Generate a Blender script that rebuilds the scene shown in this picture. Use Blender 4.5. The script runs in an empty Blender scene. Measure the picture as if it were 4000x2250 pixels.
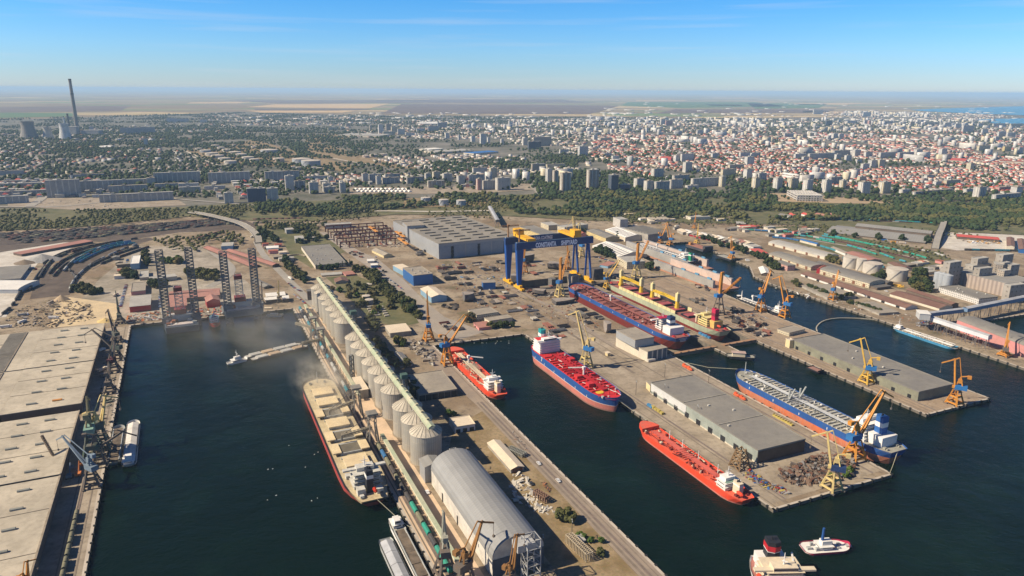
import bpy,bmesh,math,random
import numpy as np
from mathutils import Vector,Matrix,noise
from mathutils.geometry import tessellate_polygon
R=math.radians
SC=bpy.context.scene
COL=SC.collection
rnd=random.Random(7)
# ------------------------------------------------------------------ camera
FPX,CAMH=2773.0,300.0
ROLL=math.atan(25/4000.0)
PITCH=math.atan((1125-352)/FPX)
cam=bpy.data.objects.new("camera",bpy.data.cameras.new("camera"))
COL.objects.link(cam)
cam.data.sensor_width=36.0
cam.data.lens=36.0*FPX/4000.0
cam.data.clip_start=1.0
cam.data.clip_end=400000.0
_cr,_sr,_cp,_sp=math.cos(ROLL),math.sin(ROLL),math.cos(PITCH),math.sin(PITCH)
_up0=Vector((0,_sp,_cp));_r0=Vector((1,0,0))
_right=_r0*_cr+_up0*_sr
_upv=_up0*_cr-_r0*_sr
_back=Vector((0,-_cp,_sp))
m=Matrix((_right,_upv,_back)).transposed().to_4x4()
m.translation=Vector((0,0,CAMH))
cam.matrix_world=m
SC.camera=cam
# ------------------------------------------------------------------ light
SUN_AZ,SUN_EL=R(190),R(39)
world=bpy.data.worlds.new("World");SC.world=world
world.use_nodes=True
wn=world.node_tree;wn.nodes.clear()
wo=wn.nodes.new("ShaderNodeOutputWorld");bg=wn.nodes.new("ShaderNodeBackground")
sky=wn.nodes.new("ShaderNodeTexSky");sky.sky_type='NISHITA';sky.sun_disc=False
sky.sun_elevation=SUN_EL
sky.sun_rotation=math.atan2(math.cos(SUN_AZ),math.sin(SUN_AZ))
sky.altitude=0;sky.air_density=1.0;sky.dust_density=0.0;sky.ozone_density=6.0
bg.inputs[1].default_value=0.066
# the deep autumn blue overhead, paler and milkier at the skyline, with faint high cloud streaks
tcw=wn.nodes.new("ShaderNodeTexCoord");spw=wn.nodes.new("ShaderNodeSeparateXYZ");wn.links.new(tcw.outputs['Generated'],spw.inputs[0])
rw=wn.nodes.new("ShaderNodeValToRGB");e_=rw.color_ramp.elements;e_[0].position=0.0;e_[0].color=(.86,.99,1.28,1);e_[1].position=1.0;e_[1].color=(.11,.24,.45,1)
for p_,c_ in((0.05,(.74,1.10,1.50,1)),(0.085,(.58,1.08,1.55,1)),(0.13,(.38,1.03,1.55,1)),(0.35,(.15,.42,.78,1))):
 q_=e_.new(p_);q_.color=c_
wn.links.new(spw.outputs[2],rw.inputs[0])
mw_=wn.nodes.new("ShaderNodeMix");mw_.data_type='RGBA';mw_.blend_type='MULTIPLY';mw_.inputs[0].default_value=1.0
wn.links.new(sky.outputs[0],mw_.inputs[6]);wn.links.new(rw.outputs[0],mw_.inputs[7])
mpw=wn.nodes.new("ShaderNodeMapping");mpw.inputs['Scale'].default_value=(3.0,3.0,75.0);mpw.inputs['Rotation'].default_value=(0.0,0.012,0);wn.links.new(tcw.outputs['Generated'],mpw.inputs[0])
nw=wn.nodes.new("ShaderNodeTexNoise");nw.inputs['Scale'].default_value=1.3;nw.inputs['Detail'].default_value=5;wn.links.new(mpw.outputs[0],nw.inputs['Vector'])
rr_=wn.nodes.new("ShaderNodeMapRange");rr_.inputs[1].default_value=.52;rr_.inputs[2].default_value=.78;rr_.inputs[4].default_value=.24;wn.links.new(nw.outputs['Fac'],rr_.inputs[0])
mc_=wn.nodes.new("ShaderNodeMix");mc_.data_type='RGBA';wn.links.new(rr_.outputs[0],mc_.inputs[0]);wn.links.new(mw_.outputs[2],mc_.inputs[6]);mc_.inputs[7].default_value=(7.0,7.4,8.2,1)
wn.links.new(mc_.outputs[2],bg.inputs[0]);wn.links.new(bg.outputs[0],wo.inputs[0])
sl=bpy.data.lights.new("sun",'SUN');sl.energy=5.0;sl.angle=R(0.53);sl.color=(1.0,0.86,0.66)
so=bpy.data.objects.new("sun",sl);COL.objects.link(so)
sd=Vector((math.cos(SUN_AZ)*math.cos(SUN_EL),math.sin(SUN_AZ)*math.cos(SUN_EL),math.sin(SUN_EL)))
so.rotation_euler=sd.to_track_quat('Z','Y').to_euler()
so.location=(-300,0,600)
SC.view_settings.view_transform='Standard'
SC.view_settings.look='None'
SC.view_settings.exposure=0.58
SC.view_settings.gamma=1.0
SC.cycles.max_bounces=5
SC.cycles.diffuse_bounces=2
SC.cycles.glossy_bounces=2
SC.cycles.volume_bounces=2
SC.cycles.transparent_max_bounces=8
# ------------------------------------------------------------------ surveying
GZ=2.5
TH=R(-65.3)
CU=Vector((math.cos(TH),math.sin(TH),0));CV=Vector((-CU.y,CU.x,0))
ROW={'A':250,'B':780,'E':1300,'G':1688}
def pix(k,x,y):
 if k=='D':return x*1.5528,y*1.5528
 return(int(k[1])-1)*1000+x/2.576,ROW[k[0]]+y/2.576
def ray(px,py):
 u,v=px-2000,py-1125
 x=u*_cr+v*_sr;y=-u*_sr+v*_cr
 return Vector((x,FPX*_cp-y*_sp,-FPX*_sp-y*_cp))
def W(k,x,y,z=GZ):
 d=ray(*pix(k,x,y));t=(z-CAMH)/d.z
 return Vector((d.x*t,d.y*t,z))
def proj_y(p):
 Z=p.z-CAMH;f=p.y*_cp-Z*_sp;up=p.y*_sp+Z*_cp
 x=p.x/f*FPX;y=-up/f*FPX
 return 1125+x*_sr+y*_cr
def hgt(k,base,top,z0=GZ):
 b=W(k,base[0],base[1],z0);ty=pix(k,*top)[1]
 lo,hi=z0,600.0
 for _ in range(40):
  mid=(lo+hi)/2
  if proj_y(Vector((b.x,b.y,mid)))>ty:lo=mid
  else:hi=mid
 return lo-z0
def H(u,v,z=GZ):
 p=CU*u+CV*v;return Vector((p.x,p.y,z))
def toH(p):return p.dot(CU),p.dot(CV)
# ------------------------------------------------------------------ materials
MATS={}
def _nt(name):
 mt=bpy.data.materials.new(name);mt.use_nodes=True
 n=mt.node_tree;n.nodes.clear()
 o=n.nodes.new("ShaderNodeOutputMaterial");b=n.nodes.new("ShaderNodeBsdfPrincipled")
 n.links.new(b.outputs[0],o.inputs[0]);return mt,n,b
def _math(n,op,a,b=None,c=None):
 q=n.nodes.new("ShaderNodeMath");q.operation=op
 for i,v in enumerate((a,b,c)):
  if v is None:continue
  if isinstance(v,(int,float)):q.inputs[i].default_value=v
  else:n.links.new(v,q.inputs[i])
 return q.outputs[0]
def _mix(n,f,a,b):
 q=n.nodes.new("ShaderNodeMix");q.data_type='RGBA'
 for s,v in((q.inputs[0],f),(q.inputs[6],a),(q.inputs[7],b)):
  if isinstance(v,(int,float)):s.default_value=v
  elif isinstance(v,tuple):s.default_value=(*v[:3],1)
  else:n.links.new(v,s)
 return q.outputs[2]
def _noise(n,scale,detail=4,coord=None,rough=0.6):
 q=n.nodes.new("ShaderNodeTexNoise");q.inputs['Scale'].default_value=scale
 q.inputs['Detail'].default_value=detail;q.inputs['Roughness'].default_value=rough
 if coord is None:
  g=n.nodes.new("ShaderNodeNewGeometry");coord=g.outputs['Position']
 n.links.new(coord,q.inputs['Vector']);return q.outputs['Fac']
def _ramp(n,f,lo,hi):
 q=n.nodes.new("ShaderNodeMapRange");q.inputs[1].default_value=lo;q.inputs[2].default_value=hi
 n.links.new(f,q.inputs[0]);return q.outputs[0]
def M(name,c,c2=None,scale=0.08,rough=0.85,metal=0.0,lo=0.35,hi=0.65,dirt=0.25,spec=0.3,streak=None):
 """weathered flat colour: base colour c drifting to c2 in patches, and finer dirt"""
 if name in MATS:return MATS[name]
 mt,n,b=_nt(name)
 c2=c2 or tuple(x*0.72 for x in c)
 f=_ramp(n,_noise(n,scale),lo,hi)
 col=_mix(n,f,c,c2)
 f2=_ramp(n,_noise(n,scale*7,3),0.45,0.8)
 col=_mix(n,_math(n,'MULTIPLY',f2,dirt),col,tuple(x*0.45 for x in c2))
 if streak:
  g=n.nodes.new("ShaderNodeNewGeometry");mp=n.nodes.new("ShaderNodeMapping");mp.inputs['Scale'].default_value=(1,1,.1);n.links.new(g.outputs['Position'],mp.inputs[0])
  col=_mix(n,_math(n,'MULTIPLY',_ramp(n,_noise(n,.45,5,mp.outputs[0],.75),.5,.68),.6),col,streak)
 n.links.new(col,b.inputs['Base Color'])
 b.inputs['Roughness'].default_value=rough;b.inputs['Metallic'].default_value=metal
 b.inputs['Specular IOR Level'].default_value=spec
 MATS[name]=mt;return mt
def FAC(name,wall,glass=(0.05,0.06,0.075),px=3.2,pz=3.0,wx=0.5,wz=0.45,band=0.0,dark=0.8,ribs=False):
 """facade: wall colour with one window per bay and storey, laid out in metres on the wall's own UVs"""
 if name in MATS:return MATS[name]
 mt,n,b=_nt(name)
 tc=n.nodes.new("ShaderNodeTexCoord");s=n.nodes.new("ShaderNodeSeparateXYZ");n.links.new(tc.outputs['UV'],s.inputs[0])
 g=n.nodes.new("ShaderNodeNewGeometry")
 ng=n.nodes.new("ShaderNodeSeparateXYZ");n.links.new(g.outputs['Normal'],ng.inputs[0])
 wallf=_math(n,'LESS_THAN',_math(n,'ABSOLUTE',ng.outputs[2]),0.5)
 fx=_math(n,'FRACT',_math(n,'DIVIDE',s.outputs[0],px));fz=_math(n,'FRACT',_math(n,'DIVIDE',s.outputs[1],pz))
 inx=_math(n,'LESS_THAN',_math(n,'ABSOLUTE',_math(n,'SUBTRACT',fx,0.5)),wx/2)
 inz=_math(n,'LESS_THAN',_math(n,'ABSOLUTE',_math(n,'SUBTRACT',fz,0.55)),wz/2)
 w=_math(n,'MULTIPLY',_math(n,'MULTIPLY',inx,inz),wallf)
 col=_mix(n,_ramp(n,_noise(n,0.06),0.35,0.65),wall,tuple(x*0.8 for x in wall))
 if band>0:
  bz=_math(n,'LESS_THAN',fz,band)
  col=_mix(n,_math(n,'MULTIPLY',bz,wallf),col,tuple(min(1,x*1.35)for x in wall))
 col=_mix(n,_math(n,'MULTIPLY',w,dark),col,glass)
 n.links.new(col,b.inputs['Base Color'])
 n.links.new(_math(n,'SUBTRACT',0.85,_math(n,'MULTIPLY',w,0.6)),b.inputs['Roughness'])
 b.inputs['Specular IOR Level'].default_value=0.3
 MATS[name]=mt;return mt
def RIB(name,c,c2,period=1.0,axis=0,rough=0.55,metal=0.3,amp=0.5):
 """profiled sheet: ribs in metres across the surface's own UVs"""
 if name in MATS:return MATS[name]
 mt,n,b=_nt(name)
 tc=n.nodes.new("ShaderNodeTexCoord");s=n.nodes.new("ShaderNodeSeparateXYZ");n.links.new(tc.outputs['UV'],s.inputs[0])
 w=_math(n,'SINE',_math(n,'MULTIPLY',s.outputs[axis],2*math.pi/period))
 f=_math(n,'MULTIPLY_ADD',w,amp*0.5,0.5)
 st=_ramp(n,_noise(n,0.05),0.3,0.7)
 col=_mix(n,f,c,c2);col=_mix(n,_math(n,'MULTIPLY',st,0.35),col,tuple(x*0.6 for x in c2))
 n.links.new(col,b.inputs['Base Color'])
 bp=n.nodes.new("ShaderNodeBump");bp.inputs['Distance'].default_value=0.12;bp.inputs['Strength'].default_value=0.6
 n.links.new(f,bp.inputs['Height']);n.links.new(bp.outputs[0],b.inputs['Normal'])
 b.inputs['Roughness'].default_value=rough;b.inputs['Metallic'].default_value=metal
 MATS[name]=mt;return mt
 # ------------------------------------------------------------------ mesh kit
class MB:
 def __init__(s):s.v=[];s.f=[];s.m=[];s.cur=0
 def face(s,pts,m=None):
  i=len(s.v);s.v+=[tuple(p)for p in pts];s.f.append(tuple(range(i,i+len(pts))));s.m.append(s.cur if m is None else m)
 def box(s,x0,y0,z0,x1,y1,z1,m=None,bottom=False):
  a=[(x0,y0),(x1,y0),(x1,y1),(x0,y1)]
  return s.prism(a,z0,z1,m,bottom=bottom)
 def prism(s,a,z0,z1,m=None,mtop=None,bottom=False):
  i=len(s.v);n=len(a);mm=s.cur if m is None else m
  s.v+=[(p[0],p[1],z0)for p in a]+[(p[0],p[1],z1)for p in a]
  for k in range(n):
   j=(k+1)%n;s.f.append((i+k,i+j,i+n+j,i+n+k));s.m.append(mm)
  s.f.append(tuple(i+n+k for k in range(n)));s.m.append(mm if mtop is None else mtop)
  if bottom:s.f.append(tuple(i+k for k in reversed(range(n))));s.m.append(mm)
 def beam(s,p,q,w,h=None,m=None):
  p=Vector(p);q=Vector(q);d=q-p
  if d.length<1e-6:return
  d.normalize();h=h or w
  a=d.cross(Vector((0,0,1)))
  if a.length<1e-3:a=Vector((1,0,0))
  a.normalize();b=a.cross(d);a=a*w/2;b=b*h/2
  c=[(-1,-1),(1,-1),(1,1),(-1,1)];i=len(s.v);mm=s.cur if m is None else m
  s.v+=[tuple(p+a*x+b*y)for x,y in c]+[tuple(q+a*x+b*y)for x,y in c]
  for k in range(4):
   j=(k+1)%4;s.f.append((i+k,i+j,i+4+j,i+4+k));s.m.append(mm)
  s.f.append((i+3,i+2,i+1,i));s.f.append((i+4,i+5,i+6,i+7));s.m+=[mm,mm]
 def cyl(s,p,q,r0,r1=None,n=12,m=None,caps=True):
  p=Vector(p);q=Vector(q);r1=r0 if r1 is None else r1
  d=(q-p).normalized();a=d.cross(Vector((0,0,1)))
  if a.length<1e-3:a=Vector((1,0,0))
  a.normalize();b=d.cross(a);i=len(s.v);mm=s.cur if m is None else m
  for c,r in((p,r0),(q,r1)):
   for k in range(n):
    t=2*math.pi*k/n;s.v.append(tuple(c+a*(r*math.cos(t))+b*(r*math.sin(t))))
  for k in range(n):
   j=(k+1)%n;s.f.append((i+k,i+j,i+n+j,i+n+k));s.m.append(mm)
  if caps:
   s.f.append(tuple(i+n+k for k in range(n)));s.f.append(tuple(i+k for k in reversed(range(n))));s.m+=[mm,mm]
 def truss(s,p,q,w,h,n,t=0.5,m=None):
  """four chords with zig-zag lacing from p to q"""
  p=Vector(p);q=Vector(q);d=(q-p);a=d.normalized().cross(Vector((0,0,1)))
  if a.length<1e-3:a=Vector((1,0,0))
  a.normalize();b=a.cross(d.normalized());a=a*w/2;b=b*h/2
  cs=[(-1,-1),(1,-1),(1,1),(-1,1)]
  for x,y in cs:s.beam(p+a*x+b*y,q+a*x+b*y,t,m=m)
  for k in range(n):
   f0,f1=k/n,(k+1)/n
   for e in range(4):
    (x0,y0),(x1,y1)=cs[e],cs[(e+1)%4]
    s.beam(p+d*f0+a*x0+b*y0,p+d*f1+a*x1+b*y1,t*0.6,m=m)
    s.beam(p+d*f1+a*x0+b*y0,p+d*f1+a*x1+b*y1,t*0.6,m=m)
 def build(s,name,mats,parent=None,smooth=False,uv=False,loc=None):
  me=bpy.data.meshes.new(name);me.from_pydata(s.v,[],s.f)
  if not isinstance(mats,(list,tuple)):mats=[mats]
  for x in mats:me.materials.append(x)
  me.polygons.foreach_set('material_index',s.m)
  if smooth:me.polygons.foreach_set('use_smooth',[True]*len(s.f))
  me.update()
  if uv:autouv(me)
  o=bpy.data.objects.new(name,me);COL.objects.link(o)
  if parent:o.parent=parent
  if loc is not None:o.location=loc
  return o
def autouv(me):
 l=me.uv_layers.new(name="UVMap");vs=me.vertices
 for p in me.polygons:
  n=p.normal
  if abs(n.z)<0.7:
   t=Vector((-n.y,n.x,0));t.normalize()
   z0=0
   for li in p.loop_indices:
    c=vs[me.loops[li].vertex_index].co;l.data[li].uv=(c.x*t.x+c.y*t.y,c.z)
  else:
   for li in p.loop_indices:
    c=vs[me.loops[li].vertex_index].co;l.data[li].uv=(c.x,c.y)
def tag(o,label=None,cat=None,group=None,kind=None):
 if label:o['label']=label
 if cat:o['category']=cat
 if group:o['group']=group
 if kind:o['kind']=kind
 return o
def thing(name,label,cat,loc=(0,0,0),rz=0.0,group=None):
 o=bpy.data.objects.new(name,None);COL.objects.link(o);o.empty_display_size=1
 o.location=loc;o.rotation_euler=(0,0,rz);return tag(o,label,cat,group)
def dup(o,loc=None,rz=None,label=None,group=None,parent=None,scale=None):
 c=o.copy();COL.objects.link(c)
 if parent is not None:c.parent=parent
 if loc is not None:c.location=loc
 if rz is not None:c.rotation_euler=(0,0,rz)
 if scale is not None:c.scale=scale if isinstance(scale,tuple)else(scale,)*3
 if label:c['label']=label
 if group:c['group']=group
 for ch in KIDS.get(o.name)or o.children:dup(ch,parent=c)
 return c
KIDS={}
def freeze(o):
 """remember a prototype's children once, so copying stays quick"""
 KIDS[o.name]=list(o.children)
 for c in KIDS[o.name]:freeze(c)
 return o
def sheet(name,pts,z,mat,kind='structure',holes=(),**kw):
 """a flat ground sheet from world-space outline points"""
 loops=[[Vector((p.x,p.y,0))for p in pts]]+[[Vector((p.x,p.y,0))for p in h]for h in holes]
 flat=[p for l in loops for p in l]
 tri=tessellate_polygon(loops)
 me=bpy.data.meshes.new(name)
 fs=[]
 for t in tri:
  a,b,c=(flat[i]for i in t)
  fs.append(t if(b-a).cross(c-a).z>0 else(t[0],t[2],t[1]))
 me.from_pydata([(p.x,p.y,z)for p in flat],[],fs);me.materials.append(mat);me.update()
 o=bpy.data.objects.new(name,me);COL.objects.link(o);tag(o,kind=kind,**kw);return o
def inpoly(x,y,poly):
 c=False;j=len(poly)-1
 for i in range(len(poly)):
  xi,yi=poly[i];xj,yj=poly[j]
  if(yi>y)!=(yj>y)and x<(xj-xi)*(y-yi)/(yj-yi)+xi:c=not c
  j=i
 return c
def cumul(pts,step,off=0.0):
 """points and headings every step metres along a polyline"""
 out=[];need=off
 for a,b in zip(pts[:-1],pts[1:]):
  d=b-a;L=d.length
  if L<1e-6:continue
  while need<=L:out.append((a+d*(need/L),math.atan2(d.y,d.x)));need+=step
  need-=L
 return out
def smoothline(pts,n=8):
 P=[pts[0]]+list(pts)+[pts[-1]];out=[]
 for i in range(1,len(P)-2):
  p0,p1,p2,p3=P[i-1:i+3]
  for k in range(n):
   t=k/n
   out.append(0.5*((2*p1)+(p2-p0)*t+(2*p0-5*p1+4*p2-p3)*t*t+(3*p1-p0-3*p2+p3)*t**3))
 out.append(pts[-1]);return out
 # ------------------------------------------------------------------ setting: water, land, roads
def water_mat(name,col,rough,b1,b2):
 mt,n,b=_nt(name)
 f=_ramp(n,_noise(n,0.004,3),0.3,0.7)
 n.links.new(_mix(n,_math(n,"MULTIPLY",_ramp(n,_noise(n,.011,6,rough=.7),.5,.75),.7),_mix(n,f,col,tuple(x*0.6 for x in col)),tuple(x*2+.003 for x in col)),b.inputs['Base Color'])
 b.inputs['Roughness'].default_value=rough;b.inputs['IOR'].default_value=1.33
 b.inputs['Specular IOR Level'].default_value=0.12
 h=_math(n,'ADD',_noise(n,0.5,6),_math(n,'MULTIPLY',_noise(n,0.06,4),2.5))
 bp=n.nodes.new("ShaderNodeBump");bp.inputs['Distance'].default_value=b1;bp.inputs['Strength'].default_value=b2
 n.links.new(h,bp.inputs['Height']);n.links.new(bp.outputs[0],b.inputs['Normal'])
 return mt
WATER=water_mat("harbour_water",(0.0025,0.010,0.0065),0.07,0.8,0.5)
LAKE=water_mat("lake_water",(0.06,0.26,0.42),0.35,0.3,0.2)
def ground_mat():
 mt,n,b=_nt("port_ground")
 dirt=(0.22,0.165,0.11);conc=(0.33,0.27,0.195);dark=(0.15,0.12,0.09);grs=(0.13,0.12,0.055)
 c=_mix(n,_ramp(n,_noise(n,0.012,5),0.42,0.58),dirt,conc)
 c=_mix(n,_ramp(n,_noise(n,0.04,7,rough=.7),0.52,0.66),c,dark)
 c=_mix(n,_math(n,'MULTIPLY',_ramp(n,_noise(n,0.02,6,rough=0.7),0.56,0.66),0.55),c,grs)
 c=_mix(n,_math(n,'MULTIPLY',_ramp(n,_noise(n,0.22,7,rough=.75),0.5,0.66),0.6),c,(0.085,0.07,0.055))  # fine dark specks stand in for ground clutter and its small shadows
 n.links.new(c,b.inputs['Base Color']);b.inputs['Roughness'].default_value=0.95;b.inputs['Specular IOR Level'].default_value=0.1
 return mt
def field_mat():
 """open farmland: a patchwork of long fields, ploughed, stubble and green"""
 mt,n,b=_nt("farmland")
 g=n.nodes.new("ShaderNodeNewGeometry");mp=n.nodes.new("ShaderNodeMapping")
 mp.inputs['Rotation'].default_value=(0,0,R(9));mp.inputs['Scale'].default_value=(0.0007,0.0019,1)
 n.links.new(g.outputs['Position'],mp.inputs[0])
 v=n.nodes.new("ShaderNodeTexVoronoi");v.voronoi_dimensions='2D';v.distance='CHEBYCHEV';v.inputs['Scale'].default_value=1;v.inputs['Randomness'].default_value=0.75
 n.links.new(mp.outputs[0],v.inputs['Vector'])
 s=n.nodes.new("ShaderNodeSeparateColor");n.links.new(v.outputs['Color'],s.inputs[0])
 r=n.nodes.new("ShaderNodeValToRGB");r.color_ramp.interpolation='CONSTANT';e=r.color_ramp.elements
 cols=[(0,(0.24,0.19,0.13)),(0.3,(0.30,0.25,0.16)),(0.5,(0.44,0.35,0.20)),(0.62,(0.17,0.23,0.11)),(0.76,(0.27,0.22,0.16)),(0.92,(0.52,0.41,0.23))]
 e[0].position=0;e[0].color=(*cols[0][1],1);e[1].position=cols[1][0];e[1].color=(*cols[1][1],1)
 for p,c in cols[2:]:
  q=e.new(p);q.color=(*c,1)
 n.links.new(s.outputs[0],r.inputs[0])
 c=_mix(n,_math(n,'MULTIPLY',_ramp(n,_noise(n,0.002,5),0.4,0.7),0.35),r.outputs[0],(0.12,0.10,0.06))
 n.links.new(c,b.inputs['Base Color']);b.inputs['Roughness'].default_value=1;b.inputs['Specular IOR Level'].default_value=0.0
 return mt
GROUND=ground_mat();FIELD=field_mat()
CONC=M("concrete_paving",(0.37,0.31,0.235),(0.25,0.205,0.15),0.035,dirt=0.6)
ASPH=M("asphalt",(0.15,0.14,0.128),(0.20,0.185,0.165),0.05)
DRYG=M("dry_grass",(0.19,0.13,0.06),(0.33,0.245,0.145),0.05,dirt=0.8,streak=(.13,.14,.055))
SCRUB=M("green_scrub",(0.085,0.095,0.038),(0.17,0.15,0.075),0.03,dirt=0.6)
CITYG=M("city_ground",(0.07,0.075,0.045),(0.21,0.19,0.155),0.006,dirt=0.5)
SAND=M("bare_sand",(0.42,0.31,0.19),(0.33,0.25,0.16),0.01)
TRACK=M("railway_ballast",(0.075,0.056,0.042),(0.13,0.10,0.075),0.05,dirt=0.5)
QWALL=M("quay_wall",(0.17,0.145,0.115),(0.10,0.09,0.075),0.15)
COPING=M("quay_coping",(0.50,0.44,0.36),(0.38,0.33,0.27),0.1)
PALE=M("pale_concrete",(0.62,0.57,0.48),(0.50,0.45,0.37),0.05)
coast=[(150,-84),(-1002,-84),(-996,118),(150,118)]
# coast outline in harbour metres (u towards the sea, v across), going round every basin and pier
OUT=[(200,-84),(-1002,-84),(-994,118),(200,118),(200,252),(-772,252),(-766,369),(-338,369),(-337,496),(-632,496),(-632,556),(-604,557),(-604,579),(-632,580),(-630,622),(-400,622),(-399,718),(-700,719),(-1142,762),(-1158,860),(-1145,925),(-1055,913),(-930,888),(-875,846),(-828,838),(-590,836),(-250,832),(-250,956),(-566,956),(-556,1120),(-250,1120),(-250,1500),(-900,3400),(-6000,6400),(-9500,1500),(-8200,-5200),(-900,-3800),(200,-700)]
DOCKS=[[(-634,503),(-905,503),(-905,458),(-1000,458),(-1000,560),(-634,560)],[(-634,576),(-634,620),(-938,620),(-938,576)]]
outw=[H(*p)for p in OUT];dockw=[[H(*p)for p in d]for d in DOCKS]
sheet("harbour_water",[Vector(p)for p in((-3500,-600,0),(3500,-600,0),(3500,2200,0),(-3500,2200,0))],0,WATER,holes=dockw)
sheet("port_ground",outw,GZ,GROUND,holes=dockw)
mb=MB()
for k in range(len(OUT)-8):
 a,b=outw[k],outw[k+1]
 mb.face([(a.x,a.y,-3),(b.x,b.y,-3),(b.x,b.y,GZ),(a.x,a.y,GZ)])
for d in dockw:
 for k in range(len(d)):
  a,b=d[k],d[(k+1)%len(d)]
  mb.face([(a.x,a.y,-8.5),(b.x,b.y,-8.5),(b.x,b.y,GZ),(a.x,a.y,GZ)])
tag(mb.build("quay_wall",QWALL),"weathered concrete quay wall round the basins and piers","quay wall")
for d in DOCKS:
 mb=MB();c=[H(*p,0)for p in d]
 # a dry-dock floor below the harbour's level
 mb.face([(p.x,p.y,-8.5)for p in c]);tag(mb.build("dock_floor",M("dock_floor",(0.26,0.215,0.16),(0.17,0.14,0.11),0.06)),kind='structure')
 # pale coping strip along the edges
mb=MB()
for k in range(len(OUT)-8):
 a,b=outw[k],outw[k+1];d=(b-a).normalized();nrm=Vector((d.y,-d.x,0))
 # land lies on the side facing away from the water
 mid=(a+b)/2+nrm*1.0
 uu,vv=toH(mid);s=1 if inpoly(uu,vv,OUT)else-1
 q=nrm*s*2.2
 mb.face([(a+q*0+Vector((0,0,.06)))[:],(b+Vector((0,0,.06)))[:],(b+q+Vector((0,0,.06)))[:],(a+q+Vector((0,0,.06)))[:]])
tag(mb.build("quay_coping",COPING),kind='structure')
# bollards/fenders read as dark ticks on the coping
# the plain beyond the town, out to the horizon
mb=MB()
rings=[2500,4500,7000,10000,15000,24000,40000,70000,130000]
for r0,r1 in zip(rings[:-1],rings[1:]):
 for k in range(24):
  t0,t1=R(15+k*150/24),R(15+(k+1)*150/24)
  z=1.6
  mb.face([(r0*math.cos(t0),r0*math.sin(t0),z),(r1*math.cos(t0),r1*math.sin(t0),z),(r1*math.cos(t1),r1*math.sin(t1),z),(r0*math.cos(t1),r0*math.sin(t1),z)])
 for t0,t1 in((R(2),R(15)),(R(165),R(178))):
  mb.face([(r0*math.cos(t0),r0*math.sin(t0),z),(r1*math.cos(t0),r1*math.sin(t0),z),(r1*math.cos(t1),r1*math.sin(t1),z),(r0*math.cos(t1),r0*math.sin(t1),z)])
o=mb.build("farmland",FIELD);tag(o,kind='structure');o.location.z=1.5
def psheet(name,k,pts,z,mat):return sheet(name,[W(k,*p)for p in pts],GZ+z,mat)
# the fields start where the town ends
psheet("farm_field",'D',[(-900,262),(0,300),(300,292),(600,272),(900,288),(1300,292),(1700,296),(2080,296),(2080,268),(2300,262),(3400,262),(3400,240.5),(-900,240.5)],1.6,FIELD)
STUB=M("stubble",(0.58,0.40,0.19),(0.50,0.35,0.17),0.002);PLOW=M("ploughed_soil",(0.12,0.08,0.06),(0.16,0.11,0.08),0.002);GREEN=M("green_crop",(0.07,0.14,0.04),(0.10,0.16,0.05),0.002)
for mat,pts in((STUB,[(690,263),(980,261),(930,273),(620,270)]),(PLOW,[(640,273),(935,274),(905,278),(640,277)]),(STUB,[(620,279),(900,279),(860,284),(660,284)]),(PLOW,[(1010,262),(1560,266),(1480,288),(960,286)]),(PLOW,[(560,253),(1400,250),(1500,258),(700,260)]),(STUB,[(940,251),(1080,250),(1080,252.5),(940,253)]),(STUB,[(1600,252.4),(1730,252.8),(1720,254.6),(1600,254.3)]),(STUB,[(1790,246),(1920,246.6),(1900,248),(1800,247.4)]),(GREEN,[(1580,257),(1900,257),(1980,268),(1700,272),(1560,266)]),(STUB,[(1770,263),(1870,264),(1865,267),(1790,266)]),(GREEN,[(1880,260),(2080,262),(2060,272),(1900,274)]),(PLOW,[(1700,275),(2100,276),(2080,284),(1650,286)]),(STUB,[(2000,259),(2180,260),(2120,264),(1990,263)]),(STUB,[(2020,280),(2120,281),(2110,286),(2020,285)]),(STUB,[(480,258),(640,256),(600,260),(470,261)]),(PLOW,[(0,270),(330,266),(300,280),(0,284)]),(GREEN,[(0,284),(180,285),(200,293),(0,297)])):
 psheet("farm_field",'D',pts,3.2,mat)
psheet("town_ground",'D',[(-900,306),(0,301),(300,293),(600,281),(900,290),(1300,293),(1700,297),(2080,297),(2300,285),(3400,290),(3400,545),(2576,520),(2300,505),(1950,505),(1650,492),(1300,492),(1000,500),(640,512),(450,525),(-900,540)],0.8,CITYG)
psheet("scrub_slope",'D',[(-400,530),(450,522),(640,510),(1000,500),(1300,490),(1650,490),(1950,503),(2300,505),(2900,520),(2900,610),(2576,592),(2000,566),(1700,560),(1500,556),(1250,543),(1000,540),(800,556),(640,556),(480,545),(200,572),(-400,600)],1.1,SCRUB)
# lake on the skyline
lk=psheet("lake",'D',[(2290,277),(2360,274),(2560,268),(2700,266),(3600,266),(3600,300),(2700,296),(2576,291),(2440,286),(2330,281)],6,LAKE)
lk=psheet("lake",'D',[(2455,303),(2500,300),(2576,299),(3000,298),(3000,310),(2576,313),(2500,312)],6,LAKE)
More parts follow.
